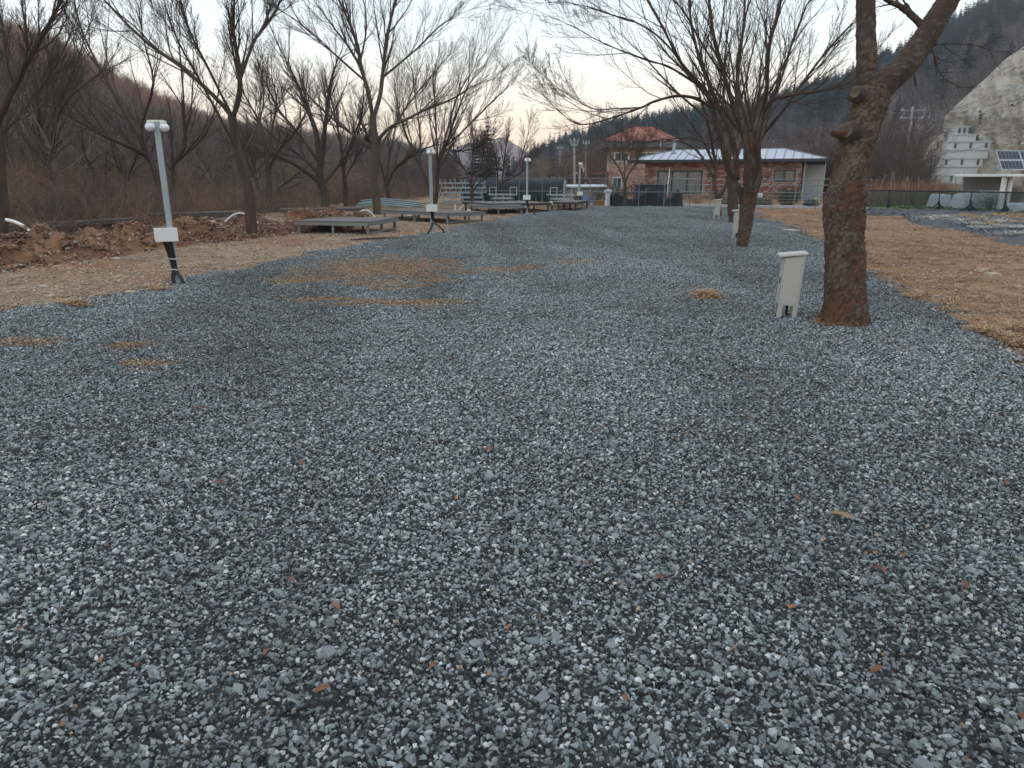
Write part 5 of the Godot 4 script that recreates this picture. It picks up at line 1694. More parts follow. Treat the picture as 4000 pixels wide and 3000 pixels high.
func brick_house() -> void:
	var el := W(2453, 637, 54.0)
	var er := W(3234, 618, 49.0)
	var ux := er - el
	ux.y = 0
	var ln := ux.length()
	ux = ux.normalized()
	var un := Vector3(-ux.z, 0, ux.x)
	if un.z < 0:
		un = -un
	var root := thing("brick_house", "long single storey red brick house with a frosted metal hip roof", "house", Vector3(el.x, 0, el.z))
	var ov := 0.65
	var ey := 2.70
	var depth := 7.0
	var ry := 3.60
	var mats := brick_mats([L(0.24, 0.085, 0.055), L(0.30, 0.12, 0.08), L(0.19, 0.065, 0.045), L(0.34, 0.17, 0.12), L(0.45, 0.34, 0.27)])
	var budget := [300]
	var wl := ln - 2 * ov - 1.5
	var o := ux * (ov + 0.55) - un * ov
	# wall body behind the bricks, with the window openings left open
	var holes := []
	var fx := func(px: float) -> float:                   # photo column -> distance along the front wall
		var d := W(px, 692, 1.0) - Vector3(0, EYE, 0)
		var p0 := Vector3(el.x, EYE, el.z) + o
		# solve p0 + ux*s = d*t in x and z
		var det := ux.x * -d.z - ux.z * -d.x
		return ((-p0.x) * -d.z - (-p0.z) * -d.x) / det
	var big := [fx.call(2566), fx.call(2745)]
	var small := [fx.call(3022), fx.call(3108)]
	var slim := [fx.call(2950), fx.call(2970)]
	holes.append(Rect2(big[0], 0.35, big[1] - big[0], 1.70))
	holes.append(Rect2(small[0], 1.22, small[1] - small[0], 0.85))
	holes.append(Rect2(slim[0], 0.9, slim[1] - slim[0], 1.35))
	var b := MB.new()
	b.col = L(0.42, 0.36, 0.31)
	var basis := Basis(ux, Vector3.UP, un)
	var cuts := [0.0, holes[0].position.x, holes[0].end.x, holes[2].position.x, holes[2].end.x, holes[1].position.x, holes[1].end.x, wl]
	for i in 7:
		var a: float = cuts[i]
		var e: float = cuts[i + 1]
		var cx := o + ux * ((a + e) / 2) - un * 0.12
		if i % 2 == 0:
			b.box(cx + Vector3(0, ey / 2 - 0.15, 0), Vector3(e - a, ey + 0.3, 0.2), basis)
		else:
			var h: Rect2 = holes[0 if i == 1 else (2 if i == 3 else 1)]
			b.box(cx + Vector3(0, h.position.y / 2 - 0.15, 0), Vector3(e - a, h.position.y + 0.3, 0.2), basis)
			b.box(cx + Vector3(0, (h.end.y + ey) / 2, 0), Vector3(e - a, ey - h.end.y, 0.2), basis)
	for s: float in [0.11, wl - 0.11]:
		b.box(o + ux * s + Vector3(0, ey / 2 - 0.15, 0) - un * ((depth - 2 * ov) / 2 + 0.12), Vector3(0.2, ey + 0.28, depth - 2 * ov - 0.22), basis)
	b.box(o + ux * (wl / 2) + Vector3(0, ey / 2 - 0.15, 0) - un * (depth - 2 * ov), Vector3(wl, ey + 0.28, 0.2), basis)
	var wall := part("wall", b, M.plain, root)
	lay_bricks(root, wall, o, ux, un, wl, 0.0, ey - 0.02, holes, 0.245, 0.078, mats, budget)
	lay_bricks(root, wall, o + ux * (wl + 0.0) , -un, ux, depth - 2 * ov, 0.0, ey - 0.02, [], 0.245, 0.078, mats, budget)
	lay_bricks(root, wall, o - un * (depth - 2 * ov), un, -ux, depth - 2 * ov, 0.0, ey - 0.02, [], 0.245, 0.078, mats, [0])
	var inner := MB.new()
	inner.box(o + ux * (wl / 2) + Vector3(0, 1.2, 0) - un * 0.95, Vector3(wl - 0.6, 2.3, 0.04), basis)
	part("inner_wall", inner, M.dark_room, root)
	window_part(root, o - un * 0.06, ux, un, big[0], big[1], 0.35, 2.05, 3, M.dark_steel, M.window_glass, 0.11, M.curtain)
	window_part(root, o - un * 0.06, ux, un, small[0], small[1], 1.22, 2.07, 2, M.dark_steel, M.window_glass, 0.08, M.curtain_dark)
	window_part(root, o - un * 0.06, ux, un, slim[0], slim[1], 0.9, 2.25, 1, M.dark_steel, M.window_glass, 0.06)
	# roof: four slopes of standing seam sheet
	var hip := 3.0
	var A := Vector3(0, ey + 0.1, 0)
	var B := ux * ln + Vector3(0, ey + 0.1, 0)
	var C := B - un * depth
	var D := A - un * depth
	var R1 := ux * hip - un * depth / 2 + Vector3(0, ry, 0)
	var R2 := ux * (ln - hip) - un * depth / 2 + Vector3(0, ry, 0)
	var rb := MB.new()
	rb.quad(A, R1, R2, B); rb.quad(C, R2, R1, D); rb.tri(B, R2, C); rb.tri(D, R1, A)
	var roof := part("roof", rb, M.frost_roof, root)
	var seam := func(p: Vector3, q: Vector3, w: float) -> void:
		var sb := MB.new()
		sb.bar(p + Vector3(0, 0.02, 0), q + Vector3(0, 0.02, 0), w, 0.05)
		part("seam", sb, M.seam, roof)
	var k := 0.45
	while k < ln - 0.2:
		var top := R1.lerp(R2, (k - hip) / (ln - 2 * hip)) if k > hip and k < ln - hip else (A.lerp(R1, k / hip) if k <= hip else B.lerp(R2, (ln - k) / hip))
		if k < hip:
			top = A.lerp(R1, k / hip)
		seam.call(A + ux * k, top, 0.035)
		k += 0.62
	k = 0.5
	while k < depth - 0.2:
		var half := depth / 2
		var top := B.lerp(R2, k / half) if k < half else C.lerp(R2, (depth - k) / half)
		seam.call(B - un * k, top, 0.035)
		k += 0.62
	for e in [[A, R1], [B, R2], [R1, R2], [C, R2]]:
		seam.call(e[0], e[1], 0.11)
	# fascia, gutter and soffit
	for e in [[A, B], [B, C], [C, D], [D, A]]:
		var fb := MB.new()
		fb.bar(e[0] - Vector3(0, 0.10, 0), e[1] - Vector3(0, 0.10, 0), 0.10, 0.2)
		part("fascia", fb, M.dark_steel, roof)
	var so := MB.new()
	so.quad(A - Vector3(0, 0.17, 0), B - Vector3(0, 0.17, 0), C - Vector3(0, 0.17, 0), D - Vector3(0, 0.17, 0))
	part("soffit", so, M.dark_wood, roof)
	# pergola beam before the big window, a porch and its pale panel at the right end
	var pg := MB.new()
	pg.bar(o + ux * (big[0] - 2.4) + un * 0.5 + Vector3(0, 2.16, 0), o + ux * (big[1] + 0.2) + un * 0.5 + Vector3(0, 2.16, 0), 0.05)
	pg.bar(o + ux * (big[0] - 2.4) + un * 0.5, o + ux * (big[0] - 2.4) + un * 0.5 + Vector3(0, 2.13, 0), 0.05)
	pg.bar(o + ux * (big[1] - 0.5) + un * 0.5, o + ux * (big[1] - 0.3) + un * 0.5 + Vector3(0, 2.13, 0), 0.05)
	part("pergola", pg, M.rust_paint, root)
	var pp := MB.new()
	pp.box(o + ux * (wl + 0.85) + Vector3(0, 1.2, 0) - un * 1.4, Vector3(1.35, 2.4, 0.06), basis)
	part("porch_panel", pp, M.porch, root)
	for s: float in [0.2, 1.5]:
		var pc := MB.new()
		pc.bar(o + ux * (wl + s) + un * 0.2 - Vector3(0, 0.2, 0), o + ux * (wl + s) + un * 0.2 + Vector3(0, 2.62, 0), 0.07)
		part("porch_post", pc, M.galvanised, root)
	for s in [[wl - 1.3, 2.2], [0.35, 2.2]]:
		var dp := MB.new()
		dp.rod(o + ux * s[0] + un * 0.09 + Vector3(0, 0.1, 0), o + ux * s[0] + un * 0.09 + Vector3(0, 2.5, 0), 0.035, 8)
		part("downpipe", dp, M.seam, root)
	for s in [[fx.call(3000), 1.55], [fx.call(2772), 1.75]]:
		var lb := MB.new()
		lb.box(o + ux * s[0] + un * 0.09 + Vector3(0, s[1], 0), Vector3(0.12, 0.28, 0.1), basis, 0.01)
		part("wall_lamp", lb, M.dark_steel, root)
	# the steel flue of the stove, on the left slope
	var fl := MB.new()
	fl.rod(ux * 3.0 - un * 2.2 + Vector3(0, 3.0, 0), ux * 3.0 - un * 2.2 + Vector3(0, 4.25, 0), 0.13, 12)
	var flue := part("flue", fl, M.galvanised, roof)
	fl = MB.new()
	fl.rod(ux * 3.0 - un * 2.2 + Vector3(0, 4.28, 0), ux * 3.0 - un * 2.2 + Vector3(0, 4.36, 0), 0.22, 12)
	lathe(fl, ux * 3.0 - un * 2.2 + Vector3(0, 3.05, 0), [[0.5, 0.0], [0.45, 0.12], [0.15, 0.3]], 12)
	part("flue_cap", fl, M.galvanised, flue)

func tile_house() -> void:
	var t0 := 72.0
	var g := W(2445, 692, t0)
	var root := thing("tile_house", "two storey pink brick house with a red tiled hip roof", "house", Vector3(g.x, 0, g.z), -0.10)
	var mats := brick_mats([L(0.40, 0.24, 0.17), L(0.46, 0.31, 0.23), L(0.33, 0.18, 0.13), L(0.50, 0.38, 0.29)])
	var b := MB.new()
	b.col = L(0.50, 0.42, 0.34)
	b.box(Vector3(1.0, 2.1, -2.9), Vector3(5.6, 4.5, 5.4))
	var wall := part("wall", b, M.plain, root)
	lay_bricks(root, wall, Vector3(-1.8, 0, -0.2), Vector3.RIGHT, Vector3.BACK, 5.6, 0.0, 4.35, [Rect2(0.58, 3.05, 1.4, 0.85), Rect2(2.95, 3.1, 2.4, 0.85), Rect2(0.5, 0.5, 0.9, 1.05)], 0.26, 0.09, mats, [160])
	lay_bricks(root, wall, Vector3(3.8, 0, -0.2), Vector3.FORWARD, Vector3.RIGHT, 5.4, 0.0, 4.35, [], 0.26, 0.09, mats, [0])
	window_part(root, Vector3(-1.8, 0, -0.17), Vector3.RIGHT, Vector3.BACK, 0.58, 1.98, 3.05, 3.9, 2, M.white_plastic, M.green_glass, 0.07)
	window_part(root, Vector3(-1.8, 0, -0.17), Vector3.RIGHT, Vector3.BACK, 2.95, 5.35, 3.1, 3.95, 3, M.white_plastic, M.green_glass, 0.07)
	window_part(root, Vector3(-1.8, 0, -0.17), Vector3.RIGHT, Vector3.BACK, 0.5, 1.4, 0.5, 1.55, 2, M.white_plastic, M.green_glass, 0.06)
	# roof
	var ey := 4.92
	var ry := 6.32
	var zb := -6.6
	var E0 := Vector3(-2.45, ey, 0.45)
	var W0 := Vector3(-0.1, ey, 0.45)
	var W1 := Vector3(5.0, ey, 0.45)
	var P0 := Vector3(0.75, ry, -3.0)
	var P1 := Vector3(2.5, ry, -3.0)
	var E1 := Vector3(-2.45, ey, zb)
	var E2 := Vector3(5.0, ey, zb)
	var rb := MB.new()
	rb.col = L(0.30, 0.10, 0.07)
	rb.quad(E0, P0, P1, W0); rb.tri(W0, P1, W1); rb.quad(W1, P1, P1, E2); rb.tri(W1, P1, E2); rb.quad(E2, P1, P0, E1); rb.tri(E1, P0, E0)
	var roof := part("roof", rb, M.plain, root)
	var tmat := []
	for c in [L(0.38, 0.145, 0.095), L(0.32, 0.115, 0.075), L(0.43, 0.185, 0.125), L(0.27, 0.095, 0.065)]:
		tmat.append(mat(c, 0.6))
	# one tile: an arched pan
	var tb := MB.new()
	for i in 5:
		var a0 := PI * i / 5.0
		var a1 := PI * (i + 1) / 5.0
		tb._face(Vector3(-cos(a0) * 0.13, sin(a0) * 0.07, 0), Vector3(-cos(a1) * 0.13, sin(a1) * 0.07, 0), Vector3(-cos(a1) * 0.13, sin(a1) * 0.07 + 0.02, 0.34), Vector3(-cos(a0) * 0.13, sin(a0) * 0.07 + 0.02, 0.34), Vector3(0, -0.4, 0.17))
		tb.tri(Vector3(0, 0, 0.34), Vector3(-cos(a0) * 0.13, sin(a0) * 0.07 + 0.02, 0.34), Vector3(-cos(a1) * 0.13, sin(a1) * 0.07 + 0.02, 0.34))
	var tile := tb.mesh()
	var left := 300
	var rest := [[], [], [], []]
	for face in [[E0, W0, P1, P0], [W0, W1, P1, P1], [W1, E2, P1, P1]]:
		var a: Vector3 = face[0]
		var c: Vector3 = face[1]
		var r1: Vector3 = face[2]
		var r0: Vector3 = face[3]
		var along_e := (c - a).normalized()
		var nrm := along_e.cross(r0 - a).normalized()
		if nrm.y < 0:
			nrm = -nrm
		var up := nrm.cross(along_e)
		if up.y < 0:
			up = -up
		var hgt := (r0 - a).dot(up)
		var basis := Basis(up.cross(nrm) * 1.0, nrm, -up)
		basis = Basis(nrm.cross(-up), nrm, -up)
		var rows := int(hgt / 0.30)
		for i in rows:
			var f0 := float(i) / rows
			var x0 := lerpf(0.0, (r0 - a).dot(along_e), f0)
			var x1 := lerpf((c - a).length(), (r1 - a).dot(along_e), f0)
			var x := x0 + 0.13
			while x < x1 - 0.1:
				var tr := Transform3D(basis, a + along_e * x + up * (hgt * f0 + 0.30) + nrm * 0.012)
				var k := rng.randi() % 4
				if left > 0 and rng.randf() < 0.62:
					left -= 1
					var m := MeshInstance3D.new()
					m.name = "roof_tile"
					m.mesh = tile
					m.material_override = tmat[k]
					roof.add_child(m, true)
					m.transform = tr
				else:
					rest[k].append(tr)
				x += 0.27
	for k in 4:
		var q := many("tiling", tile, tmat[k], rest[k], [], roof)
		q.set_meta("kind", "stuff")
	for e in [[P0, P1], [E0, P0], [W0, P1], [W1, P1], [E2, P1]]:
		var cb := MB.new()
		cb.col = L(0.43, 0.15, 0.10)
		cb.tube(PackedVector3Array([e[0] + Vector3(0, 0.05, 0), e[1] + Vector3(0, 0.07, 0)]), PackedFloat32Array([0.11, 0.11]), 8, true)
		part("ridge_cap", cb, M.plain, roof)
	var fb := MB.new()
	fb.col = L(0.13, 0.135, 0.145)
	for e in [[E0, W1], [W1, E2], [E2, E1], [E1, E0]]:
		fb.bar(e[0] - Vector3(0, 0.29, 0), e[1] - Vector3(0, 0.29, 0), 0.08, 0.52)
	part("fascia", fb, M.plain, roof)
	fb = MB.new()
	fb.col = L(0.30, 0.28, 0.26)
	fb.quad(E0 - Vector3(0, 0.5, 0), W1 - Vector3(0, 0.5, 0), E2 - Vector3(0, 0.5, 0), E1 - Vector3(0, 0.5, 0))
	part("soffit", fb, M.plain, roof)
	for x: float in [0.35, 3.2]:
		fb = MB.new()
		fb.bar(Vector3(x, ey - 0.62, 0.52), Vector3(x, ey + 0.12, 0.52), 0.05)
		part("gutter_strap", fb, M.white_plastic, roof)
	# lean-to on the left with an air conditioner standing on it
	var s := thing("lean_to", "open lean to with a thin red brown roof beside the tiled house", "shed", Vector3(g.x - 4.6, 0, g.z + 1.2), -0.05)
	var sb := MB.new()
	sb.box(Vector3(0.6, 1.85, 0), Vector3(4.4, 0.10, 3.2), Basis(Vector3.BACK, 0.09))
	part("roof", sb, M.rust_paint, s)
	for x: float in [-1.3, 0.6, 2.5]:
		sb = MB.new()
		sb.bar(Vector3(x, -0.1, 1.4), Vector3(x, 1.75 + x * 0.09, 1.4), 0.09)
		part("post", sb, M.dark_steel, s)
	sb = MB.new()
	sb.box(Vector3(0.6, 0.85, -1.5), Vector3(4.2, 1.8, 0.1))
	part("back_wall", sb, M.dark_room, s)
	var ac := thing("air_conditioner", "white air conditioner unit standing on the lean to roof", "air conditioner", Vector3(g.x - 4.9, 1.84, g.z + 1.9), 0.15)
	sb = MB.new()
	sb.box(Vector3(0, 0.44, 0), Vector3(0.95, 0.75, 0.34), Basis(), 0.02)
	part("casing", sb, M.white_plastic, ac)
	for e: float in [-0.35, 0.35]:
		sb = MB.new()
		sb.box(Vector3(e, 0.035, 0), Vector3(0.08, 0.075, 0.3))
		part("foot", sb, M.dark_steel, ac)
	sb = MB.new()
	sb.tube(PackedVector3Array([Vector3(-0.17, 0.44, 0.172), Vector3(-0.17, 0.44, 0.185)]), PackedFloat32Array([0.30, 0.29]), 20, true)
	var gr := part("fan_grille", sb, M.dark_steel, ac)
	for i in 5:
		sb = MB.new()
		sb.box(Vector3(-0.17, 0.44, 0.19), Vector3(0.56, 0.014, 0.008), Basis(Vector3.BACK, PI * i / 5.0))
		part("spoke", sb, M.white_plastic, gr)
	# a long low shed with a frosted white roof
	var lo := thing("low_shed", "long low shed with a frosted white roof behind the fence", "shed", along(2285, 50.0))
	sb = MB.new()
	sb.box(Vector3(0, 0.98, -0.5), Vector3(3.0, 0.10, 1.6), Basis(Vector3.RIGHT, 0.06), 0.02)
	part("roof", sb, M.frost_roof, lo)
	sb = MB.new()
	sb.box(Vector3(0, 0.40, -0.6), Vector3(2.8, 1.04, 1.3))
	part("wall", sb, M.grey_wall, lo)

func greenhouse() -> void:
	var a := along(1800, 49.0)
	var c := along(2200, 48.0)
	var ux := (c - a).normalized()
	var ln := (c - a).length()
	var un := Vector3(-ux.z, 0, ux.x)
	if un.z < 0:
		un = -un
	var root := thing("tunnel_greenhouse", "low arched tunnel greenhouse under a black cover with green skirts", "greenhouse", a)
	var hw := 1.5
	var top := 1.42
	var ring := func(s: float, f: float, grow_: float) -> Vector3:
		var an := PI * f
		return ux * s - un * (hw - cos(an) * (hw + grow_)) + Vector3(0, pow(maxf(sin(an), 0.0), 0.72) * (top + grow_), 0)
	var cover := MB.new()
	var skirt := MB.new()
	for k in [[cover, 0.155, 0.845, L(0.030, 0.032, 0.042)], [skirt, 0.0, 0.155, L(0.022, 0.045, 0.042)], [skirt, 0.845, 1.0, L(0.022, 0.045, 0.042)]]:
		var rows := []
		for i in 15:
			var f: float = lerpf(k[2], k[1], i / 14.0)
			var row := PackedVector3Array()
			for j in 81:
				var s := ln * j / 80.0
				var sag := -0.028 * absf(sin(PI * s / 0.55)) + 0.012 * nz.get_noise_2d(s * 30.0, f * 90.0)
				row.append(ring.call(s, f, sag))
			rows.append(row)
		var m: MB = k[0]
		m.col = k[3]
		m.grid(rows)
	part("cover", cover, M.tarp, root)
	part("skirt", skirt, M.tarp, root)
	var s := 0.0
	while s <= ln + 0.01:
		var rb := MB.new()
		var p := PackedVector3Array()
		var r := PackedFloat32Array()
		for i in 19:
			p.append(ring.call(s, i / 18.0, 0.012)); r.append(0.016)
		rb.tube(p, r, 5)
		part("hoop", rb, M.tarp_rib, root)
		s += 0.55
	var eb := MB.new()
	for i in 18:
		eb.tri(ux * (ln + 0.005) - un * hw, ring.call(ln + 0.005, i / 18.0, 0.0), ring.call(ln + 0.005, (i + 1) / 18.0, 0.0))
	part("end_sheet", eb, M.clear_film, root)
	var fr := MB.new()
	for x: float in [-0.5, 0.5]:
		fr.bar(ux * (ln + 0.03) - un * (hw + x), ux * (ln + 0.03) - un * (hw + x) + Vector3(0, 1.2, 0), 0.035)
	fr.bar(ux * (ln + 0.03) - un * (hw + 0.5) + Vector3(0, 1.0, 0), ux * (ln + 0.03) - un * (hw - 0.5) + Vector3(0, 1.0, 0), 0.03)
	part("door_frame", fr, M.galvanised, root)

func fences() -> void:
	# tube fence before the houses
	var p0 := G(1755, 800)
	var runs := [[along(1850, 43.5), along(2700, 41.3), 1.50, 9, "bare steel tube fence with two rails running past the greenhouse and the black net", [1.50, 0.80]], [along(2702, 41.3), along(3385, 40.0), 1.45, 8, "thin steel tube fence with many rails before the brick house", [1.45, 1.15, 0.80, 0.62, 0.46, 0.32]]]
	for r in runs:
		var a: Vector3 = r[0]
		var c: Vector3 = r[1]
		var t := thing("steel_fence", r[4], "fence", a)
		var d := c - a
		for i in r[3] + 1:
			var b := MB.new()
			var o: Vector3 = d * (float(i) / float(r[3]))
			b.rod(o + Vector3(0, -0.2, 0), o + Vector3(rng.randfn() * 0.01, r[2] - 0.02, 0), 0.024, 8)
			part("post", b, M.fence_tube, t)
		for y: float in r[5]:
			var b := MB.new()
			b.rod(Vector3(-0.4, y, 0.02), d + Vector3(0.3, y + rng.randfn() * 0.02, 0.02), 0.020 if y > 0.7 else 0.011, 6)
			part("rail", b, M.fence_tube, t)
		for i in r[3] * 2:
			var b := MB.new()
			var o: Vector3 = d * ((i + 0.5) / (float(r[3]) * 2.0))
			b.rod(o + Vector3(0, -0.05, 0.02), o + Vector3(rng.randfn() * 0.03, 0.8 + rng.randf() * 0.3, 0.02), 0.007, 5)
			part("stake", b, M.fence_tube, t)
	# netted fence on the right
	var a := along(3392, 41.5)
	var c := along(4140, 38.0)
	var t := thing("net_fence", "low fence of dark green netting hung from a black pipe", "fence", a)
	var d := c - a
	var stops := [0.0, 0.145, 0.435, 0.605, 0.775, 0.95, 1.0]
	var hgt := 0.93
	for i in stops.size():
		var b := MB.new()
		var o: Vector3 = d * float(stops[i])
		b.rod(o + Vector3(0.03 * rng.randfn(), -0.2, 0), o + Vector3(0, hgt + 0.04, 0), 0.026, 8)
		var post := part("post", b, M.dark_steel, t)
		if i < 5:
			b = MB.new()                     # net gathered and tied round the foot of the post
			b.col = L(0.012, 0.022, 0.022)
			for k in 16:
				var an := rng.randf() * TAU
				var w := rng.randf_range(0.05, 0.34 if i > 1 else 0.16)
				b.tube(PackedVector3Array([o + Vector3(0, hgt * 0.62, 0.03), o + Vector3(cos(an) * w * 0.25, 0.32, absf(sin(an)) * 0.1 + 0.03), o + Vector3(cos(an) * w * (1.6 if i >= 2 else 1.0) - (0.12 if i == 2 else 0.0), -0.02 + rng.randf() * 0.1, absf(sin(an)) * 0.14 + 0.03)]), PackedFloat32Array([0.012, 0.022, 0.010]), 5)
			part("gathered_net", b, M.plain, post)
	var b := MB.new()
	var p := PackedVector3Array()
	var r := PackedFloat32Array()
	for i in 41:
		p.append(d * (i / 40.0) + Vector3(0, hgt + 0.012 * nz.get_noise_1d(i * 40.0), 0)); r.append(0.032)
	b.tube(p, r, 8)
	part("top_pipe", b, M.black_cable, t)
	for i in stops.size() - 1:
		b = MB.new()
		b.col = Color.WHITE
		var rows := []
		for y in 7:
			var row := PackedVector3Array()
			for j in 13:
				var f := lerpf(stops[i], stops[i + 1], j / 12.0)
				var sag := sin(PI * j / 12.0) * sin(PI * y / 6.0)
				row.append(d * f + Vector3(0, hgt * (1.0 - y / 6.0) + 0.01, 0.10 * sag + 0.03 * nz.get_noise_2d(f * 900.0, y * 30.0)))
			rows.append(row)
		b.grid(rows)
		part("net_panel", b, M.net, t)

func garden() -> void:
	var b: MB
	# black shade net thrown over a heap, by the fence
	var hp := along(2527, 42.2)
	var t := thing("net_heap", "black shade net thrown over a heap behind the steel fence", "net", hp)
	b = MB.new()
	b.col = L(0.010, 0.010, 0.013)
	var rows := []
	for i in 17:
		var row := PackedVector3Array()
		for j in 41:
			var x := (j - 20) / 20.0 * 1.95
			var z := (i - 8) / 8.0 * 0.75
			var h := 0.55 + 0.20 * cos(x * 3.1 - 0.4) + 0.26 * exp(-pow((x - 1.75) * 3.2, 2)) + 0.24 * exp(-pow((x - 0.35) * 2.6, 2)) + 0.10 * nz.get_noise_2d(x * 60.0, z * 60.0)
			h *= 1.0 - smoothstep(0.45, 1.0, absf(z) / 0.75)
			if absf(x) > 1.8:
				h *= 0.75
			row.append(Vector3(x, maxf(h, -0.05) + (0.05 * nz.get_noise_2d(x * 150.0, z * 150.0)), z))
		rows.append(row)
	b.grid(rows)
	part("net", b, M.shade_net, t)
	t = thing("dark_panel", "dark blue box standing behind the black shade net", "box", along(2545, 44.5))
	b = MB.new()
	b.box(Vector3(0, 0.55, 0), Vector3(1.75, 1.1, 0.7), Basis(Vector3.UP, 0.1), 0.02)
	part("body", b, M.navy, t)
	b = MB.new()
	b.box(Vector3(0, 1.12, 0), Vector3(1.85, 0.05, 0.8), Basis(Vector3.UP, 0.1), 0.01)
	part("lid", b, M.navy, t)
	# folded white cover on a slim post
	t = thing("covered_parasol", "folded parasol under a white cover behind the steel fence", "parasol", along(2377, 42.0))
	b = MB.new()
	for i in 10:
		var an := TAU * i / 10.0
		var e := Vector3(cos(an), 0, sin(an))
		b.col = L(0.78, 0.79, 0.82)
		b.tube(PackedVector3Array([e * 0.13 + Vector3(0, -0.02, 0), e * 0.10 + Vector3(0, 0.35, 0), e * 0.11 + Vector3(0, 0.62, 0)]), PackedFloat32Array([0.055, 0.045, 0.045]), 6, true)
	part("skirt", b, M.plain, t)
	b = MB.new()
	b.col = L(0.82, 0.83, 0.86)
	lathe(b, Vector3(0, 0.60, 0), [[0.10, 0.0], [0.16, 0.08], [0.24, 0.16], [0.225, 0.24], [0.12, 0.30], [0.02, 0.325]], 14)
	part("cap", b, M.plain, t)
	b = MB.new()
	b.rod(Vector3(0, -0.1, 0), Vector3(0, 0.6, 0), 0.03)
	part("pole", b, M.white_plastic, t)
	# blue plastic chair
	t = thing("garden_chair", "light blue plastic armchair behind the steel fence", "chair", along(2301, 42.0), 0.75)
	for e in [[Vector3(-0.2, 0, 0.2), Vector3(-0.19, 0.26, 0.19)], [Vector3(0.2, 0, 0.2), Vector3(0.19, 0.26, 0.19)], [Vector3(-0.2, 0, -0.22), Vector3(-0.18, 0.26, -0.18)], [Vector3(0.2, 0, -0.22), Vector3(0.18, 0.26, -0.18)]]:
		b = MB.new()
		b.bar(e[0], e[1], 0.05)
		part("leg", b, M.blue_plastic, t)
	b = MB.new()
	b.box(Vector3(0, 0.275, 0), Vector3(0.44, 0.035, 0.42), Basis(), 0.01)
	part("seat", b, M.blue_plastic, t)
	b = MB.new()
	for i in 5:
		b.bar(Vector3(-0.16 + i * 0.08, 0.29, -0.19), Vector3(-0.17 + i * 0.085, 0.60, -0.30), 0.05, 0.015)
	b.bar(Vector3(-0.21, 0.61, -0.305), Vector3(0.21, 0.61, -0.305), 0.05, 0.03)
	part("backrest", b, M.blue_plastic, t)
	for x: float in [-0.21, 0.21]:
		b = MB.new()
		b.bar(Vector3(x, 0.43, -0.24), Vector3(x, 0.44, 0.20), 0.045, 0.03)
		b.bar(Vector3(x, 0.28, 0.19), Vector3(x, 0.44, 0.20), 0.04)
		part("armrest", b, M.blue_plastic, t)
	# low planter, white pole
	t = thing("planter", "orange brown planter trough beside the blue chair", "planter", along(2345, 43.0))
	b = MB.new()
	b.box(Vector3(0, 0.10, 0), Vector3(0.75, 0.26, 0.35), Basis(), 0.02)
	part("trough", b, M.terracotta, t)
	b = MB.new()
	b.box(Vector3(0, 0.24, 0), Vector3(0.80, 0.03, 0.4), Basis(), 0.01)
	part("rim", b, M.terracotta, t)
	t = thing("white_pole", "slender white pole leaning before the big window of the brick house", "pole", along(2606, 44.5))
	b = MB.new()
	b.tube(PackedVector3Array([Vector3(0, -0.1, 0), Vector3(0.06, 1.0, 0), Vector3(0.12, 2.05, 0)]), PackedFloat32Array([0.045, 0.04, 0.025]), 8, true)
	part("shaft", b, M.white_plastic, t)
	b = MB.new()
	b.rod(Vector3(0.12, 2.05, 0), Vector3(0.13, 2.2, 0), 0.012)
	part("tip", b, M.rust_paint, t)
	# shrubs in the garden
	var sh := [[2510, 47, 0.9, 1.25, L(0.055, 0.065, 0.045), "dark evergreen shrub behind the slim bare tree", true], [2395, 46, 1.1, 1.1, L(0.05, 0.06, 0.045), "low spreading evergreen shrub beside the tiled house", true], [3088, 43, 0.62, 0.95, L(0.045, 0.065, 0.03), "round clipped evergreen under the small brick house window", true], [2730, 43.5, 0.55, 0.85, L(0.45, 0.33, 0.21), "pale dried hydrangea shrub at the corner of the big window", false], [2545, 50, 1.0, 1.7, L(0.20, 0.13, 0.09), "leafless brown shrub against the brick house end", false], [2330, 47, 0.9, 1.0, L(0.22, 0.10, 0.08), "reddish leafless shrub before the low white roofed shed", false], [2255, 47, 0.8, 0.9, L(0.20, 0.11, 0.09), "reddish brown shrub behind the fourth lamp post", false], [2870, 42.5, 0.7, 0.6, L(0.13, 0.12, 0.07), "low olive shrub behind the stout trunk", true], [2990, 42, 0.5, 0.5, L(0.14, 0.15, 0.08), "low green shrub behind the thin fence", true], [3180, 41.5, 0.4, 0.45, L(0.10, 0.16, 0.12), "small green plant by the porch", true]]
	for s in sh:
		shrub(s[5], along(s[0], s[1]), s[2], s[3], s[4], s[6])
	# small things by the porch
	t = thing("water_can", "yellow green plastic jug by the porch", "jug", along(3197, 42.0))
	b = MB.new()
	b.col = L(0.62, 0.66, 0.10)
	lathe(b, Vector3.ZERO, [[0.09, 0.0], [0.10, 0.04], [0.11, 0.30], [0.09, 0.42], [0.04, 0.50], [0.04, 0.55]], 10)
	part("body", b, M.plain, t)
	b = MB.new()
	b.col = L(0.62, 0.66, 0.10)
	b.tube(PackedVector3Array([Vector3(0.10, 0.12, 0), Vector3(0.17, 0.2, 0), Vector3(0.17, 0.34, 0), Vector3(0.09, 0.42, 0)]), PackedFloat32Array([0.018, 0.018, 0.018, 0.018]), 6, true)
	part("handle", b, M.plain, t)
	t = thing("name_sign", "small white sign with dark marks beside the many stemmed tree", "sign", along(2972, 42.2))
	b = MB.new()
	b.box(Vector3(0, 0.62, 0), Vector3(0.36, 0.22, 0.02), Basis(), 0.004)
	part("board", b, M.white_plastic, t)
	b = MB.new()
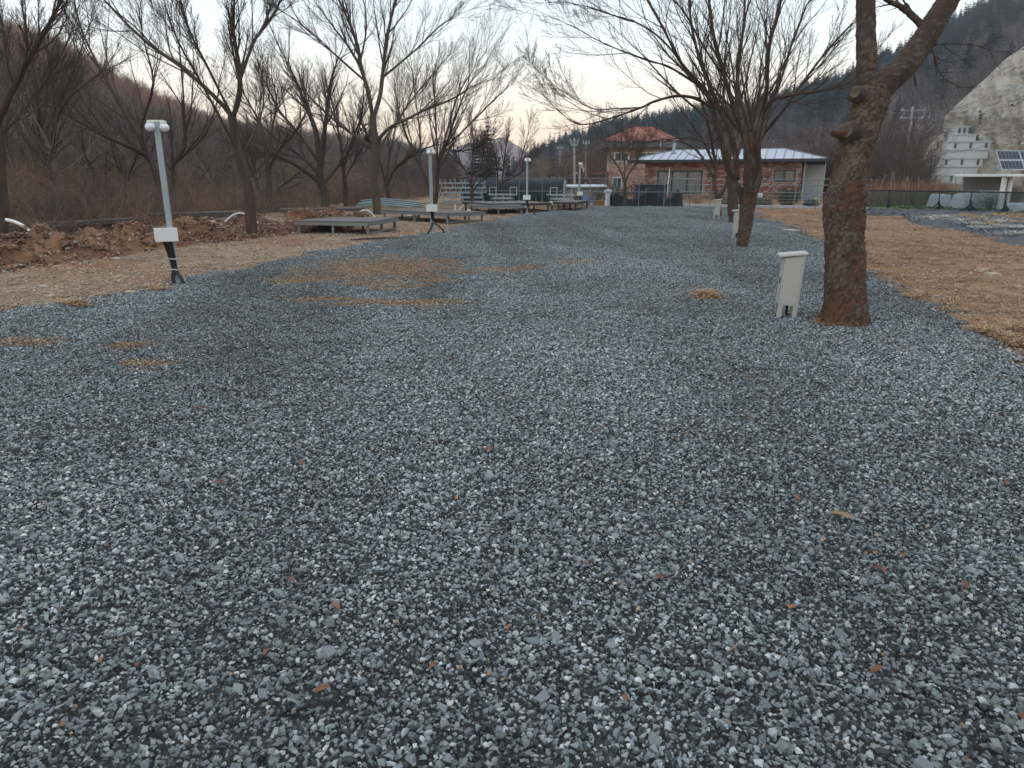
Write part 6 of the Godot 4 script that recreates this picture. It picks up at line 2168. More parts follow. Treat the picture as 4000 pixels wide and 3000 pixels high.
	for e in [[-0.1, 0.66, 0.10, 0.02], [-0.05, 0.60, 0.06, 0.08], [0.08, 0.62, 0.02, 0.12], [0.11, 0.58, 0.06, 0.02]]:
		b.box(Vector3(e[0], e[1], 0.012), Vector3(e[2], e[3], 0.006))
	part("marks", b, M.dark_steel, t)
	b = MB.new()
	b.bar(Vector3(0, -0.1, -0.02), Vector3(0, 0.7, -0.02), 0.03)
	part("stake", b, M.galvanised, t)
	# frosted concrete kerb along the garden
	b = MB.new()
	b.col = L(0.55, 0.56, 0.58)
	var k0 := along(2650, 42.3)
	var k1 := along(3330, 41.3)
	b.bar(k0 + Vector3(0, 0.05, 0), k1 + Vector3(0, 0.05, 0), 0.4, 0.16)
	struct("kerb", b, M.frost_kerb)

func shrub(label: String, at: Vector3, w: float, h: float, c: Color, leafy: bool) -> void:
	var t := thing("shrub", label, "shrub", at)
	var b := MB.new()
	b.col = c * 0.8
	b.col.a = 1.0
	var stems := MB.new()
	stems.col = L(0.12, 0.08, 0.06)
	for i in 26 if not leafy else 10:
		stems.col = (c if not leafy else L(0.10, 0.07, 0.05)) * rng.randf_range(0.6, 1.2)
		stems.col.a = 1.0
		var d := Vector3(rng.randfn() * 0.45, 1.0, rng.randfn() * 0.45).normalized()
		grow(stems, Vector3(rng.randfn() * w * 0.15, -0.05, rng.randfn() * w * 0.15), d, h * rng.randf_range(0.7, 1.1), 0.012, 1, {"max": 3, "kids": [0, 7, 4, 0], "ang": 0.6, "wig": 0.14, "trop": 0.02, "sides": [4, 4, 3, 3], "segs": [5, 5, 3, 2], "rmin": 0.003, "from": 0.2, "ratio": 0.5})
	part("stems", stems, M.twig, t)
	if leafy:
		for i in 1500:
			var q := Vector3(rng.randfn(), rng.randfn(), rng.randfn()).normalized() * pow(rng.randf(), 0.4)
			var p := Vector3(q.x * w, h * 0.52 + q.y * h * 0.5, q.z * w) * (1.0 + 0.35 * nz.get_noise_3d(q.x * 30.0 + at.x, q.y * 30.0, q.z * 30.0))
			var k := rng.randf_range(0.5, 1.5)
			b.col = c * k
			b.col.a = 1.0
			var d1 := Vector3(rng.randfn(), rng.randfn(), rng.randfn()).normalized() * 0.05
			var d2 := Vector3(rng.randfn(), rng.randfn(), rng.randfn()).normalized() * 0.03
			b.quad(p - d1, p + d2, p + d1, p - d2)
		part("leaves", b, M.litter, t)

func slope_and_wall() -> void:
	# cut rock face under sprayed concrete and netting: a leaning sheet with folds
	var lb := [[0.0, 3549], [1.24, 3572], [2.8, 3582], [4.72, 3610], [6.12, 3660], [7.33, 3652], [8.49, 3693], [10.75, 3783], [12.53, 3847], [13.59, 3905], [15.04, 3988], [16.65, 4160]]
	var edge := func(h: float) -> float:
		for i in lb.size() - 1:
			if h <= lb[i + 1][0]:
				return lerpf(lb[i][1], lb[i + 1][1], (h - lb[i][0]) / (lb[i + 1][0] - lb[i][0]))
		return 4160.0
	var pts := []
	var cols := []
	var nv := 90
	for i in nv + 1:
		var h := 16.6 * (1.0 - float(i) / nv)
		var row := PackedVector3Array()
		var cr := PackedColorArray()
		for j in 96:
			var f := (j - 6) / 89.0
			var px := lerpf(edge.call(h), 4900.0, maxf(f, 0.0))
			var dist := 82.0 + h * 0.42 - maxf(f, 0.0) * 10.0
			var p: Vector3 = along(px, dist)
			var out := -p.normalized()
			var fold := 2.0 * nz2.get_noise_2d(px * 0.035 + h * 1.1, h * 2.2) + 1.0 * nz.get_noise_2d(px * 0.45 + h * 6.0, h * 3.0) + 0.18 * nz.get_noise_2d(px * 1.4, h * 30.0)
			if f < 0.0:                        # the edge turns back into the hill
				p = along(px - 6.0 * f * 89.0 * 0.0, dist)
				p -= out * (-f * 89.0) * 1.6
				p -= out.cross(Vector3.UP) * 0.0
			p += out * fold * (1.0 if f >= 0.0 else 0.6)
			row.append(Vector3(p.x, h + 0.5 * nz.get_noise_2d(px * 0.3, 7.0) * smoothstep(16, 22, h) - 0.2, p.z))
			var q := nz2.get_noise_2d(px * 0.10, h * 4.0)
			var st := nz.get_noise_2d(px * 0.5, h * 1.5)
			var c := L(0.40, 0.355, 0.295).lerp(L(0.50, 0.455, 0.39), clampf(0.5 + q, 0, 1)).lerp(L(0.26, 0.20, 0.14), clampf(st * 1.1 - 0.22, 0, 0.6))
			if q > 0.20 and h > 7.0 and px > 3900.0:
				c = c.lerp(L(0.07, 0.09, 0.075), clampf((q - 0.20) * 9.0, 0, 0.85))
			cr.append(c)
		pts.append(row)
		cols.append(cr)
	var b := MB.new()
	b.grid(pts, cols)
	var sl := struct("cut_slope", b, M.shotcrete)
	# anchor plates on the netting
	rng.seed = 404
	var am := MB.new()
	am.box(Vector3.ZERO, Vector3(0.32, 0.32, 0.16), Basis(), 0.05)
	var amesh := am.mesh()
	for i in 46:
		var r := rng.randi_range(36, 86)
		var j := rng.randi_range(12, 60)
		var o := part("anchor_plate", amesh, M.porch, sl)
		o.position = (pts[r][j] as Vector3) + Vector3(-0.05, 0, 0.12)
	# stepped retaining wall of white panels
	var t := thing("retaining_wall", "stepped retaining wall of white concrete panels on the cut slope", "wall", along(3620, 78.0))
	var o0 := t.position
	var courses := [[1460, 1580, 125, 205, true], [1430, 1640, 197, 283, false], [1395, 1765, 262, 350, true], [1360, 1750, 340, 428, false], [1330, 1715, 418, 502, true], [1290, 1680, 497, 576, false], [1255, 1640, 578, 655, true], [1225, 1610, 655, 720, false]]
	for i in courses.size():
		var c: Array = courses[i]
		var t0 := 65.5 + (7 - i) * 0.6
		var w := W(3100 + c[1] / 2.458, 500, t0).x - W(3100 + c[0] / 2.458, 500, t0).x
		var y1 := W(3600, 450 + c[2] / 2.458, t0).y
		var y0 := W(3600, 450 + c[3] / 2.458, t0).y
		var p0 := W(3100 + c[0] / 2.458, 692, t0)
		var n := maxi(1, int(round(w / 2.6)))
		for k in n:
			b = MB.new()
			var x := w * (k + 0.5) / n
			b.box(Vector3(p0.x + x - o0.x, (y0 + y1) / 2, p0.z - o0.z + x * 0.28), Vector3(w / n - 0.05, y1 - y0 - 0.05, 1.2), Basis(Vector3.UP, -0.273), 0.03)
			var pn := part("panel", b, M.panel_white, t)
			if c[4]:
				for e in 3:
					b = MB.new()
					b.box(Vector3(p0.x + x - o0.x + (e - 1) * w / n / 3.0, (y0 + y1) / 2 + 0.05, p0.z - o0.z + x * 0.28 + (e - 1) * w / n / 3.0 * 0.28 + 0.62), Vector3(0.20, 0.46, 0.06), Basis(Vector3.UP, -0.273))
					part("anchor_slot", b, M.slot, pn)
			b = MB.new()
			b.box(Vector3(p0.x + x - o0.x, y1 + 0.01, p0.z - o0.z + x * 0.28 + 0.03), Vector3(w / n, 0.10, 1.3), Basis(Vector3.UP, -0.273))
			part("coping", b, M.porch, pn)

func right_field() -> void:
	var b: MB
	# black mulch film crumpled over the vegetable ridges
	var near := [[3352, 838], [3440, 845], [3530, 842], [3548, 862], [3600, 884], [3690, 893], [3760, 902], [3830, 922], [3900, 948], [4000, 955], [4200, 985]]
	var rows := []
	for i in 40:
		var row := PackedVector3Array()
		for j in 120:
			var k := j / 119.0 * (near.size() - 1)
			var a := int(minf(k, near.size() - 2))
			var f := k - a
			var nx: float = lerpf(near[a][0], near[a + 1][0], f)
			var ny: float = lerpf(near[a][1], near[a + 1][1], f)
			var p0 := G(nx, 827.0)
			var p1 := G(nx, ny)
			var p := p0.lerp(p1, i / 39.0)
			var h := 0.06 + 0.07 * sin((p.z * 1.0 + p.x * 0.25) * 5.2) + 0.07 * nz.get_noise_2d(p.x * 22.0, p.z * 22.0) + 0.05 * nz.get_noise_2d(p.x * 70.0, p.z * 70.0)
			var rim := minf(minf(i, 39 - i) / 3.0, minf(j, 119 - j) / 3.0)
			row.append(Vector3(p.x, maxf(h, 0.0) * clampf(rim, 0, 1) + 0.05 * nz.get_noise_2d(p.x * 90.0, p.z * 90.0) * clampf(rim, 0, 1) + (0.012 if rim > 0 else -0.03), p.z))
		rows.append(row)
	b = MB.new()
	b.col = L(0.030, 0.032, 0.040)
	b.grid(rows)
	var t := thing("mulch_film", "crumpled black plastic mulch film spread over the vegetable ridges", "plastic film", Vector3.ZERO)
	part("film", b, M.film, t)
	b = MB.new()
	b.col = L(0.24, 0.25, 0.28)  # paler strips laid along the folds of the film
	for i in range(4, 39, 8):
		var p := PackedVector3Array()
		var r := PackedFloat32Array()
		for j in range(2, 118, 2):
			p.append((rows[i][j] as Vector3) + Vector3(0, 0.012, 0)); r.append(0.010 + 0.006 * nz.get_noise_2d(j * 30.0, i * 9.0))
		b.tube(p, r, 4)
	part("pale_crease", b, M.plain, t)
	# pale dry stalks and yellow husks over it
	var s1 := stuff("dry_stalks", "pale dry stalks and yellow husks heaped on the black film", "dry stalks")
	rng.seed = 808
	var m1 := straw_mesh(60, 0.5, [L(0.55, 0.50, 0.40), L(0.45, 0.40, 0.32), L(0.62, 0.58, 0.5)], 0.3)
	var m2 := straw_mesh(16, 0.25, [L(0.62, 0.36, 0.05), L(0.55, 0.33, 0.08)], 0.4)
	var xa := []
	var xb := []
	for s in [[3640, 858], [3690, 862], [3740, 868], [3770, 880], [3800, 890], [3860, 868], [3900, 880], [3930, 890], [3960, 900], [3990, 905], [3960, 872], [3620, 870], [3850, 905], [3985, 928]]:
		for k in 3:
			xa.append(Transform3D(Basis(Vector3.UP, rng.randf() * TAU).scaled(Vector3.ONE * 1.5), G(s[0] + rng.randfn() * 22, s[1] + rng.randfn() * 4) + Vector3(0, 0.14, 0)))
	for s in [[3790, 868], [3810, 880], [3880, 862], [3910, 868], [3950, 875], [3970, 862], [3990, 868], [3885, 908], [3985, 898], [3760, 870]]:
		for k in 5:
			xb.append(Transform3D(Basis(Vector3.UP, rng.randf() * TAU).scaled(Vector3.ONE * 1.6), G(s[0] + rng.randfn() * 14, s[1] + rng.randfn() * 2) + Vector3(0, 0.24, 0)))
	many("stalks", m1, M.litter, xa, [], s1)
	many("husks", m2, M.litter, xb, [], s1)
	# a row of green weeds behind the film
	var s2 := stuff("green_weeds", "low green weeds growing along the foot of the net fence", "weeds")
	var wm := MB.new()
	for i in 120:
		var k := rng.randf_range(0.6, 1.4)
		wm.col = L(0.15, 0.20, 0.075) * k if rng.randf() < 0.7 else L(0.26, 0.25, 0.13) * k
		wm.col.a = 1.0
		var an := rng.randf() * TAU
		var o := Vector3(rng.randfn() * 0.22, 0, rng.randfn() * 0.14)
		var d := Vector3(cos(an) * 0.11, rng.randf_range(0.03, 0.16), sin(an) * 0.11)
		var s := Vector3(-sin(an), 0, cos(an)) * 0.022
		wm.quad(o - s * 0.4, o + d * 0.6 - s, o + d * 0.6 + s, o + s * 0.4)
		wm.tri(o + d * 0.6 - s, o + d - Vector3(0, 0.03, 0), o + d * 0.6 + s)
	var wmesh := wm.mesh()
	var xw := []
	for i in 190:
		var px := rng.randf_range(3400, 4120)
		xw.append(Transform3D(Basis(Vector3.UP, rng.randf() * TAU).scaled(Vector3.ONE * rng.randf_range(0.7, 1.4)), G(px, rng.randf_range(813, 826))))
	many("weeds", wmesh, M.litter, xw, [], s2)
	# brown bean rows with poles beyond the net
	for i in 14:
		var px := 3400 + i * 24.0
		shrub(["dried rust brown bean plants on poles beyond the net fence", "dried tan bean plants on poles beyond the net fence"][i % 2], along(px, 46.0 + (i % 3)), 0.75, 1.45 if i % 3 else 1.2, [L(0.36, 0.14, 0.07), L(0.42, 0.25, 0.15)][i % 2], false)
		var sh := get_child(get_child_count() - 1)
		sh.set_meta("group", ["rust brown dried bean plants", "tan dried bean plants"][i % 2])
	for i in 11:
		var a := along(3400 + i * 36.0 + rng.randfn() * 12, 45.5)
		var o := thing("bean_pole", "thin wooden pole leaning among the dried bean plants", "pole", a, 0.0, "bean poles")
		b = MB.new()
		b.rod(Vector3(0, -0.1, 0), Vector3(rng.randfn() * 0.35, rng.randf_range(1.5, 2.0), rng.randfn() * 0.2), 0.018, 6)
		part("pole", b, M.weathered_wood, o)
	# white tarpaulins, the banner sheet
	for s in [[3685, 44.0, 0.42, 0.72, "small white tarpaulin draped over a stack beyond the net"], [3812, 43.5, 0.95, 0.80, "wide white tarpaulin draped over a stack beyond the net"], [4015, 40.0, 0.8, 0.45, "white tarpaulin lying at the foot of the solar shed"]]:
		var o := thing("tarpaulin", s[4], "tarpaulin", along(s[0], s[1]))
		rows = []
		for i in 13:
			var row := PackedVector3Array()
			for j in 25:
				var x := (j - 12) / 12.0
				var z := (i - 6) / 6.0
				var h: float = s[3] * (1.0 - smoothstep(0.72, 1.0, absf(x))) * (1.0 - smoothstep(0.6, 1.0, absf(z)))
				row.append(Vector3(x * s[2], h + 0.07 * nz.get_noise_2d(x * 90.0 + s[0], z * 90.0) - 0.02, z * 0.6))
			rows.append(row)
		b = MB.new()
		b.col = L(0.55, 0.60, 0.66)
		b.grid(rows)
		part("sheet", b, M.tarp_white, o)
		b = MB.new()
		b.col = L(0.3, 0.3, 0.32)
		b.tube(PackedVector3Array([Vector3(-s[2] * 0.6, 0.02, 0.64), Vector3(-s[2] * 0.55, s[3] * 0.6, 0.42), Vector3(-s[2] * 0.5, s[3] + 0.06, 0.1)]), PackedFloat32Array([0.012, 0.012, 0.012]), 5)
		part("rope", b, M.plain, o)
	var bn := thing("white_sheet", "white sheet hung behind dark dried vines by the solar shed", "sheet", along(3893, 43.0))
	b = MB.new()
	b.col = L(0.72, 0.75, 0.78)
	b.box(Vector3(0, 0.5, 0), Vector3(1.35, 0.85, 0.03))
	part("sheet", b, M.tarp_white, bn)
	for x: float in [-0.68, 0.68]:
		b = MB.new()
		b.rod(Vector3(x, -0.1, 0), Vector3(x, 1.0, 0), 0.02)
		part("stake", b, M.galvanised, bn)
	shrub("dark dried vine tangle in front of the white sheet", along(3893, 42.2), 0.75, 0.85, L(0.05, 0.045, 0.04), false)
	# shed with solar panels
	var ss := thing("solar_shed", "open white shed carrying tilted solar panels", "shed", along(4010, 42.5), 0.05)
	for x: float in [-1.05, -0.72, 1.4]:
		b = MB.new()
		b.box(Vector3(x, 0.7, 0.0), Vector3(0.16 if x < -1 else 0.10, 1.7, 0.16))
		part("post", b, M.white_plastic, ss)
	b = MB.new()
	b.box(Vector3(0.55, 0.72, -3.4), Vector3(2.6, 1.7, 0.1))
	part("back_wall", b, M.dark_room, ss)
	b = MB.new()
	b.box(Vector3(0.4, 1.63, -1.5), Vector3(3.2, 0.12, 4.0), Basis(), 0.02)
	part("roof", b, M.white_plastic, ss)
	for i in 3:
		for j in 2:
			b = MB.new()
			var basis := Basis(Vector3.RIGHT, 0.95)
			b.box(Vector3(-0.72 + i * 1.12, 2.1 + j * 0.44, -0.15 - j * 0.32), Vector3(1.10, 0.035, 0.52), basis)
			var sp := part("solar_panel", b, M.panel_frame, ss)
			for k in 6:
				b = MB.new()
				b.box(Vector3(-0.72 + i * 1.12 - 0.44 + k * 0.176, 2.1 + j * 0.44, -0.15 - j * 0.32) + basis * Vector3(0, 0.02, 0), Vector3(0.16, 0.008, 0.46), basis)
				part("cell", b, M.solar, sp)
	for x: float in [-0.9, 0.9]:
		b = MB.new()
		b.bar(Vector3(x, 1.7, -0.7), Vector3(x, 2.45, -0.6), 0.06)
		b.bar(Vector3(x, 1.7, 0.0), Vector3(x, 1.95, 0.05), 0.06)
		part("panel_stand", b, M.galvanised, ss)

func poles_and_wires() -> void:
	var b: MB
	var wire := func(label: String, pts: Array, r: float) -> void:
		var t := thing("wire", label, "wire", pts[0])
		var m := MB.new()
		var p := PackedVector3Array()
		var rr := PackedFloat32Array()
		for i in pts.size() - 1:
			for k in 8:
				var f := k / 8.0
				var q: Vector3 = (pts[i] as Vector3).lerp(pts[i + 1], f) - Vector3(0, sin(PI * f) * 0.02 * (pts[i] as Vector3).distance_to(pts[i + 1]), 0)
				p.append(q - (pts[0] as Vector3)); rr.append(r)
		p.append((pts[pts.size() - 1] as Vector3) - (pts[0] as Vector3)); rr.append(r)
		m.tube(p, rr, 4)
		part("line", m, M.wire, t)
	var pole := func(label: String, base: Vector3, tip: Vector3, r: float, arms: Array, m: Material) -> void:
		var t := thing("utility_pole", label, "utility pole", Vector3(base.x, 0, base.z))
		var d := tip - Vector3(base.x, 0, base.z)
		var c := MB.new()
		c.tube(PackedVector3Array([Vector3(0, -0.3, 0), d * 0.5, d]), PackedFloat32Array([r * 1.15, r, r * 0.8]), 10, true)
		part("shaft", c, m, t)
		for a in arms:
			c = MB.new()
			var o := d * float(a[0])
			c.bar(o + Vector3(-a[1], 0, 0.12), o + Vector3(a[1], 0, 0.12), 0.09)
			part("crossarm", c, M.galvanised, t)
			for x: float in [-0.85, 0.0, 0.85]:
				c = MB.new()
				lathe(c, o + Vector3(x * a[1], 0.045, 0.12), [[0.03, 0.0], [0.07, 0.05], [0.03, 0.1], [0.07, 0.15], [0.02, 0.2]], 8)
				part("insulator", c, M.porch, t)
	pole.call("tall concrete utility pole with wires behind the low white roofed shed", along(2246, 62.0), W(2243, 541, 62.0), 0.11, [[0.95, 0.42], [0.88, 0.30]], M.pole)
	pole.call("second utility pole right of the tallest one behind the low shed", along(2290, 66.0), W(2289, 552, 66.0), 0.075, [[0.96, 0.3]], M.pole)
	pole.call("slim distant utility pole before the pine slope", along(2188, 95.0), W(2187, 565, 95.0), 0.06, [[0.92, 0.4]], M.pole)
	pole.call("leaning mottled utility pole on the mountain foot beside the white stepped wall", along(3530, 70.0), W(3565, 420, 74.0), 0.16, [[0.96, 1.3], [0.86, 1.2]], M.mottled_pole)
	var q := W(3565, 452, 74.0)
	var q2 := W(3560, 483, 74.0)
	for i in 3:
		wire.call("upper power line from the mottled pole over the cut slope", [q + Vector3(-1.1 + i * 1.1, 0.1, 0), W(3780, 420 - i * 6, 66.0), W(4060, 300 - i * 12, 50.0)], 0.014)
		get_child(get_child_count() - 1).set_meta("group", "upper power lines")
	for i in 2:
		wire.call("lower power line from the mottled pole over the cut slope", [q2 + Vector3(-1.0 + i * 1.9, 0.1, 0), W(3780, 458 - i * 8, 66.0), W(4060, 352 - i * 12, 50.0)], 0.014)
		get_child(get_child_count() - 1).set_meta("group", "lower power lines")
	wire.call("single cable crossing behind the brick house roof", [W(2900, 590, 64.0), W(3300, 553, 62.0), W(3680, 515, 60.0), W(4060, 478, 56.0)], 0.016)
	wire.call("thick sagging cable in front of the cut slope", [W(3600, 610, 56.0), W(3830, 575, 52.0), W(4060, 540, 48.0)], 0.018)

func middle_woods() -> void:
	# single trees and tufts between the camp and the hills
	var gm := [[2300, 66, 4.6, L(0.16, 0.085, 0.065), "broad reddish bare tree behind the two utility poles"], [2195, 74, 3.6, L(0.15, 0.095, 0.075), "bare tree behind the end of the tunnel greenhouse"], [2385, 78, 6.2, L(0.11, 0.08, 0.065), "tall thin bare tree beside the tiled house"], [3330, 62, 4.2, L(0.13, 0.085, 0.075), "bare tree behind the porch of the brick house"], [3440, 64, 5.0, L(0.11, 0.08, 0.075), "bare tree between the thick trunk and the mottled pole"], [3200, 68, 4.4, L(0.14, 0.085, 0.075), "reddish bare tree beyond the brick house roof"], [3050, 76, 5.0, L(0.12, 0.085, 0.08), "bare tree beyond the ridge of the brick house"], [2120, 90, 4.4, L(0.26, 0.19, 0.13), "pale straw coloured bare tree above the greenhouse"]]
	for s in gm:
		rng.seed = int(s[0])
		var at := along(s[0], s[1])
		var t := thing("bare_tree", s[4], "tree", at)
		var b := MB.new()
		b.col = s[3]
		var tr := MB.new()
		tr.col = (s[3] as Color) * 0.8
		var h: float = s[2]
		tr.tube(PackedVector3Array([Vector3(0, -0.2, 0), Vector3(0.03, h * 0.12, 0), Vector3(0, h * 0.24, 0.02)]), PackedFloat32Array([0.14, 0.11, 0.11]), 8, true)
		part("trunk", tr, M.twig, t)
		for i in 9:
			var d := Vector3(rng.randfn() * 0.55, 1.0, rng.randfn() * 0.55).normalized()
			grow(b, Vector3(0, h * 0.2, 0), d, h * rng.randf_range(0.6, 0.85), 0.06, 1, {"max": 4, "kids": [0, 9, 6, 4, 0], "ang": 0.55, "wig": 0.09, "trop": 0.05, "sides": [5, 5, 4, 3, 3], "segs": [6, 6, 5, 3, 2], "rmin": 0.006, "from": 0.15, "ratio": 0.5})
		part("crown", b, M.twig, t)
	var con := conifer_mesh(901)
	var con2 := conifer_mesh(902)
	for s in [[1858, 70, 5.0, "dark pointed conifer behind the stacked steel frames"], [1912, 74, 4.4, "dark conifer behind the greenhouse beside a pointed one"], [1775, 85, 5.0, "tall dark conifer left of the pointed one"], [1905, 98, 8.6, "slender conifer rising above the other conifers"], [1740, 96, 6.4, "distant dark conifer behind the twin stemmed tree"], [1985, 72, 3.6, "small dark conifer above the greenhouse"], [2150, 150, 8.0, "pine on the far slope left of the utility poles"]]:
		rng.seed = int(s[0])
		var t := thing("conifer", s[3], "tree", along(s[0], s[1]), rng.randf() * TAU)
		var o := part("crown", con if rng.randf() < 0.5 else con2, M.conifer, t)
		o.scale = Vector3.ONE * s[2] / 7.0
		var b := MB.new()
		b.col = L(0.06, 0.045, 0.035)
		b.tube(PackedVector3Array([Vector3(0, -0.3, 0), Vector3(0, s[2] * 0.3, 0)]), PackedFloat32Array([0.13, 0.10]), 8)
		part("trunk", b, M.twig, t)
	# scrub that closes the view between the fields and the hills
	rng.seed = 65
	var scrub := []
	for i in 3:
		scrub.append(bare_mesh(700 + i, 10, 1.9, 0.45, 0.018, 7, [L(0.13, 0.085, 0.065), L(0.17, 0.105, 0.075), L(0.10, 0.07, 0.06)]))
	var tall := []
	for i in 3:
		tall.append(bare_mesh(720 + i, 3, 4.6, 0.25, 0.06, 9, [L(0.10, 0.07, 0.06), L(0.12, 0.08, 0.07)]))
	var root := stuff("scrub", "brown leafless scrub between the fields and the hills", "scrub")
	var xf := [[], [], [], [], [], []]
	var rngs := [[1400, 1780, 60, 110, 190, 0.7], [1780, 2230, 70, 120, 170, 0.38], [2230, 2480, 80, 120, 120, 0.8], [3180, 3600, 58, 90, 200, 1.0], [3360, 3640, 50, 60, 40, 0.7], [2480, 3200, 78, 104, 160, 1.0], [3500, 4000, 46, 60, 60, 0.55]]
	for r in rngs:
		for i in int(r[4]):
			var p := along(rng.randf_range(r[0], r[1]), rng.randf_range(r[2], r[3]))
			var big := 3 if rng.randf() < 0.4 and r[5] > 0.6 else 0
			xf[big + rng.randi() % 3].append(Transform3D(Basis(Vector3.UP, rng.randf() * TAU).scaled(Vector3.ONE * r[5] * rng.randf_range(0.7, 1.4)), p))
	for i in 6:
		many("shrubs", scrub[i] if i < 3 else tall[i - 3], M.twig, xf[i], [], root)

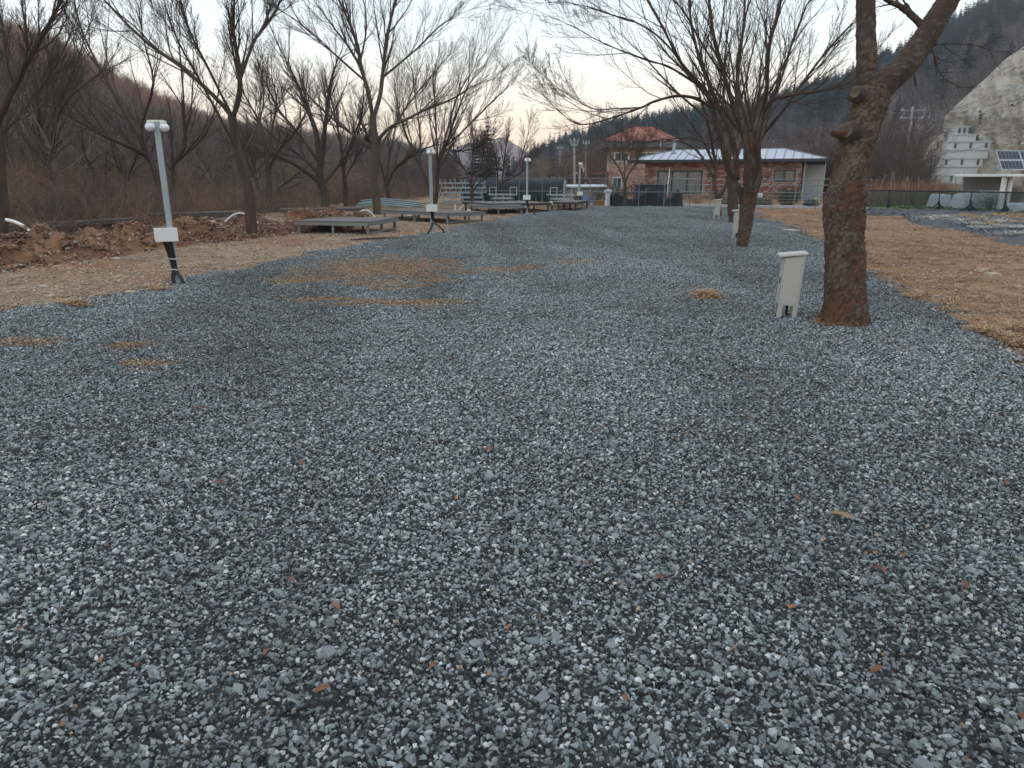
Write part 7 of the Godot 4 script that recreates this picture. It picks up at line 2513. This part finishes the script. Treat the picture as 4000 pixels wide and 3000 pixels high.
func litter() -> void:
	# fallen leaves on the gravel
	rng.seed = 555
	var cols := [L(0.21, 0.080, 0.038), L(0.29, 0.125, 0.052), L(0.15, 0.062, 0.036), L(0.34, 0.20, 0.11)]
	var meshes := []
	for k in 8:
		var b := MB.new()
		b.col = cols[k % 4]
		var n := 7
		var curl := rng.randf_range(0.15, 0.6)
		var rows := []
		for i in n + 1:
			var f := float(i) / n
			var wd := sin(PI * pow(f, 0.8)) * 0.20 + 0.006
			var row := PackedVector3Array()
			for j in 5:
				var g := (j - 2) / 2.0
				row.append(Vector3(g * wd, absf(g) * wd * curl + sin(f * PI) * 0.10 * curl + rng.randfn() * 0.012, f - 0.5))
			rows.append(row)
		b.grid(rows)
		meshes.append(b.mesh())
	var leaf_m := mat(Color.WHITE, 0.7, 0, true)
	leaf_m.backlight_enabled = true
	leaf_m.backlight = Color(0.3, 0.2, 0.12)
	var spots := [[1790, 1405], [1760, 1408], [920, 1875], [865, 1900], [2570, 2115], [1885, 2215], [545, 2615], [2105, 2420], [1985, 2460], [3290, 2020], [3260, 2010], [3425, 2235], [3450, 2245], [3770, 2995], [3930, 1890], [3090, 2390], [3060, 2400], [3650, 2810], [2855, 2570], [3420, 2640], [1255, 1705], [1150, 1590], [640, 1545], [1910, 1765], [1260, 2700], [85, 2480], [420, 2160], [3215, 2115], [3760, 2320], [3520, 2180], [3500, 2480], [2440, 2760], [3990, 2850], [240, 2400], [790, 1600], [2330, 1700], [2680, 1700], [2930, 1640], [2640, 1720], [3380, 2170], [3110, 1950], [1690, 2610]]
	for i in 16:
		spots.append([rng.randf_range(100, 3950), rng.randf_range(1340, 2950)])
	for i in 14:
		spots.append([rng.randf_range(3000, 3600), rng.randf_range(1270, 1420)])
	for i in spots.size():
		var s: Array = spots[i]
		var p := G(s[0], s[1])
		if not inside_gravel(Vector2(p.x, p.z)):
			continue
		var k: int = [0, 1, 2, 4, 5, 6, 0, 1, 2, 3, 4, 6][rng.randi() % 12]
		var o := MeshInstance3D.new()
		o.name = named("fallen_leaf")
		o.mesh = meshes[k]
		o.material_override = leaf_m
		add_child(o)
		var size := rng.randf_range(0.018, 0.055)
		o.transform = Transform3D(Basis(Vector3.UP, rng.randf() * TAU) * Basis(Vector3.RIGHT, rng.randf_range(-0.5, 0.5)) * Basis(Vector3.BACK, rng.randf_range(-0.6, 0.6)), on(p, 0.022)).scaled_local(Vector3.ONE * size)
		tag(o, ["rust red curled leaf fallen on the grey gravel", "orange brown curled leaf fallen on the grey gravel", "dark red brown curled leaf fallen on the grey gravel", "tan curled leaf fallen on the grey gravel"][k % 4], "leaf", ["fallen rust red leaves", "fallen orange brown leaves", "fallen dark red brown leaves", "fallen tan leaves"][k % 4])
	# a splintered chip of wood and a few sticks
	var stick := func(label: String, a: Vector2, c: Vector2, r: float, col: Color) -> void:
		var p := on(G(a.x, a.y), 0.018)
		var q := on(G(c.x, c.y), 0.022)
		var o := thing("stick", label, "stick", p)
		var b := MB.new()
		b.col = col
		var d := q - p
		b.tube(PackedVector3Array([Vector3.ZERO, d * 0.3 + Vector3(0, r * 0.8, r), d * 0.7 + Vector3(0, r, -r * 0.5), d]), PackedFloat32Array([r * 0.6, r, r * 0.9, r * 0.4]), 7, true)
		part("stem", b, M.litter, o)
		b = MB.new()
		b.col = col * 0.8
		b.tube(PackedVector3Array([d * 0.45 + Vector3(0, r, 0), d * 0.6 + Vector3(0, r * 1.6, r * 3.0)]), PackedFloat32Array([r * 0.5, r * 0.2]), 6, true)
		part("side_twig", b, M.litter, o)
	var chip := thing("wood_chip", "splintered tan wood chip lying on the gravel", "wood chip", on(G(3290, 2022), 0.030), -0.55)
	chip.scale = Vector3.ONE * 1.35
	var cb := MB.new()
	for e in [[0.0, 0.0, 0.085, 0.020, 0.012], [0.012, 0.010, 0.055, 0.010, 0.008], [-0.02, -0.010, 0.06, 0.012, 0.007]]:
		cb.col = L(0.34, 0.225, 0.135) * rng.randf_range(0.75, 1.15)
		cb.col.a = 1.0
		var c0 := Vector3(e[0], 0.004, e[1])
		var tip := Vector3(e[2] * 0.55, 0.004, rng.randfn() * 0.006)
		var w := Vector3(0, 0, e[3] * 0.5)
		var u := Vector3(0, e[4], 0)
		_otri(cb, c0 - tip, c0 - w + u * 0.4, c0 + u, c0); _otri(cb, c0 - tip, c0 + w + u * 0.3, c0 + u, c0)
		_otri(cb, c0 + tip, c0 - w + u * 0.4, c0 + u, c0); _otri(cb, c0 + tip, c0 + w + u * 0.3, c0 + u, c0)
		_otri(cb, c0 - tip, c0 - w + u * 0.4, c0 + tip, c0 + u); _otri(cb, c0 - tip, c0 + w + u * 0.3, c0 + tip, c0 + u)
	part("splinters", cb, M.litter, chip)
	stick.call("thin dark twig lying on the gravel by the ochre patch", Vector2(1675, 1148), Vector2(1710, 1168), 0.006, L(0.14, 0.09, 0.06))
	stick.call("dry upright twig leaning in the ochre patch", Vector2(1668, 1010), Vector2(1700, 965), 0.006, L(0.16, 0.11, 0.08))
	stick.call("thick dark branch lying on the soil before the wide deck", Vector2(1370, 938), Vector2(1570, 936), 0.025, L(0.10, 0.06, 0.045))
	stick.call("dead brown branch lying at the foot of the earth bank", Vector2(340, 962), Vector2(415, 966), 0.035, L(0.20, 0.11, 0.07))
	stick.call("curved dark stem leaning against the thick gnarled trunk", Vector2(3382, 1062), Vector2(3392, 1102), 0.012, L(0.05, 0.035, 0.03))
	# loose tufts of dry straw on the gravel
	var tufts := stuff("straw_tufts", "dry straw wisps caught on the gravel and at its edge", "straw")
	var m := straw_mesh(80, 0.22, [L(0.50, 0.36, 0.20), L(0.42, 0.27, 0.14), L(0.30, 0.12, 0.06)], 0.5)
	var xf := []
	for s in [[2745, 1150], [2770, 1155], [3880, 1290], [3920, 1310], [3960, 1330], [3990, 1280], [4020, 1340], [3600, 1165], [3100, 890], [620, 1130], [300, 1190]]:
		for k in 3:
			xf.append(Transform3D(Basis(Vector3.UP, rng.randf() * TAU), on(G(s[0] + rng.randfn() * 20, s[1] + rng.randfn() * 5), 0.01)))
	many("straw", m, M.litter, xf, [], tufts)
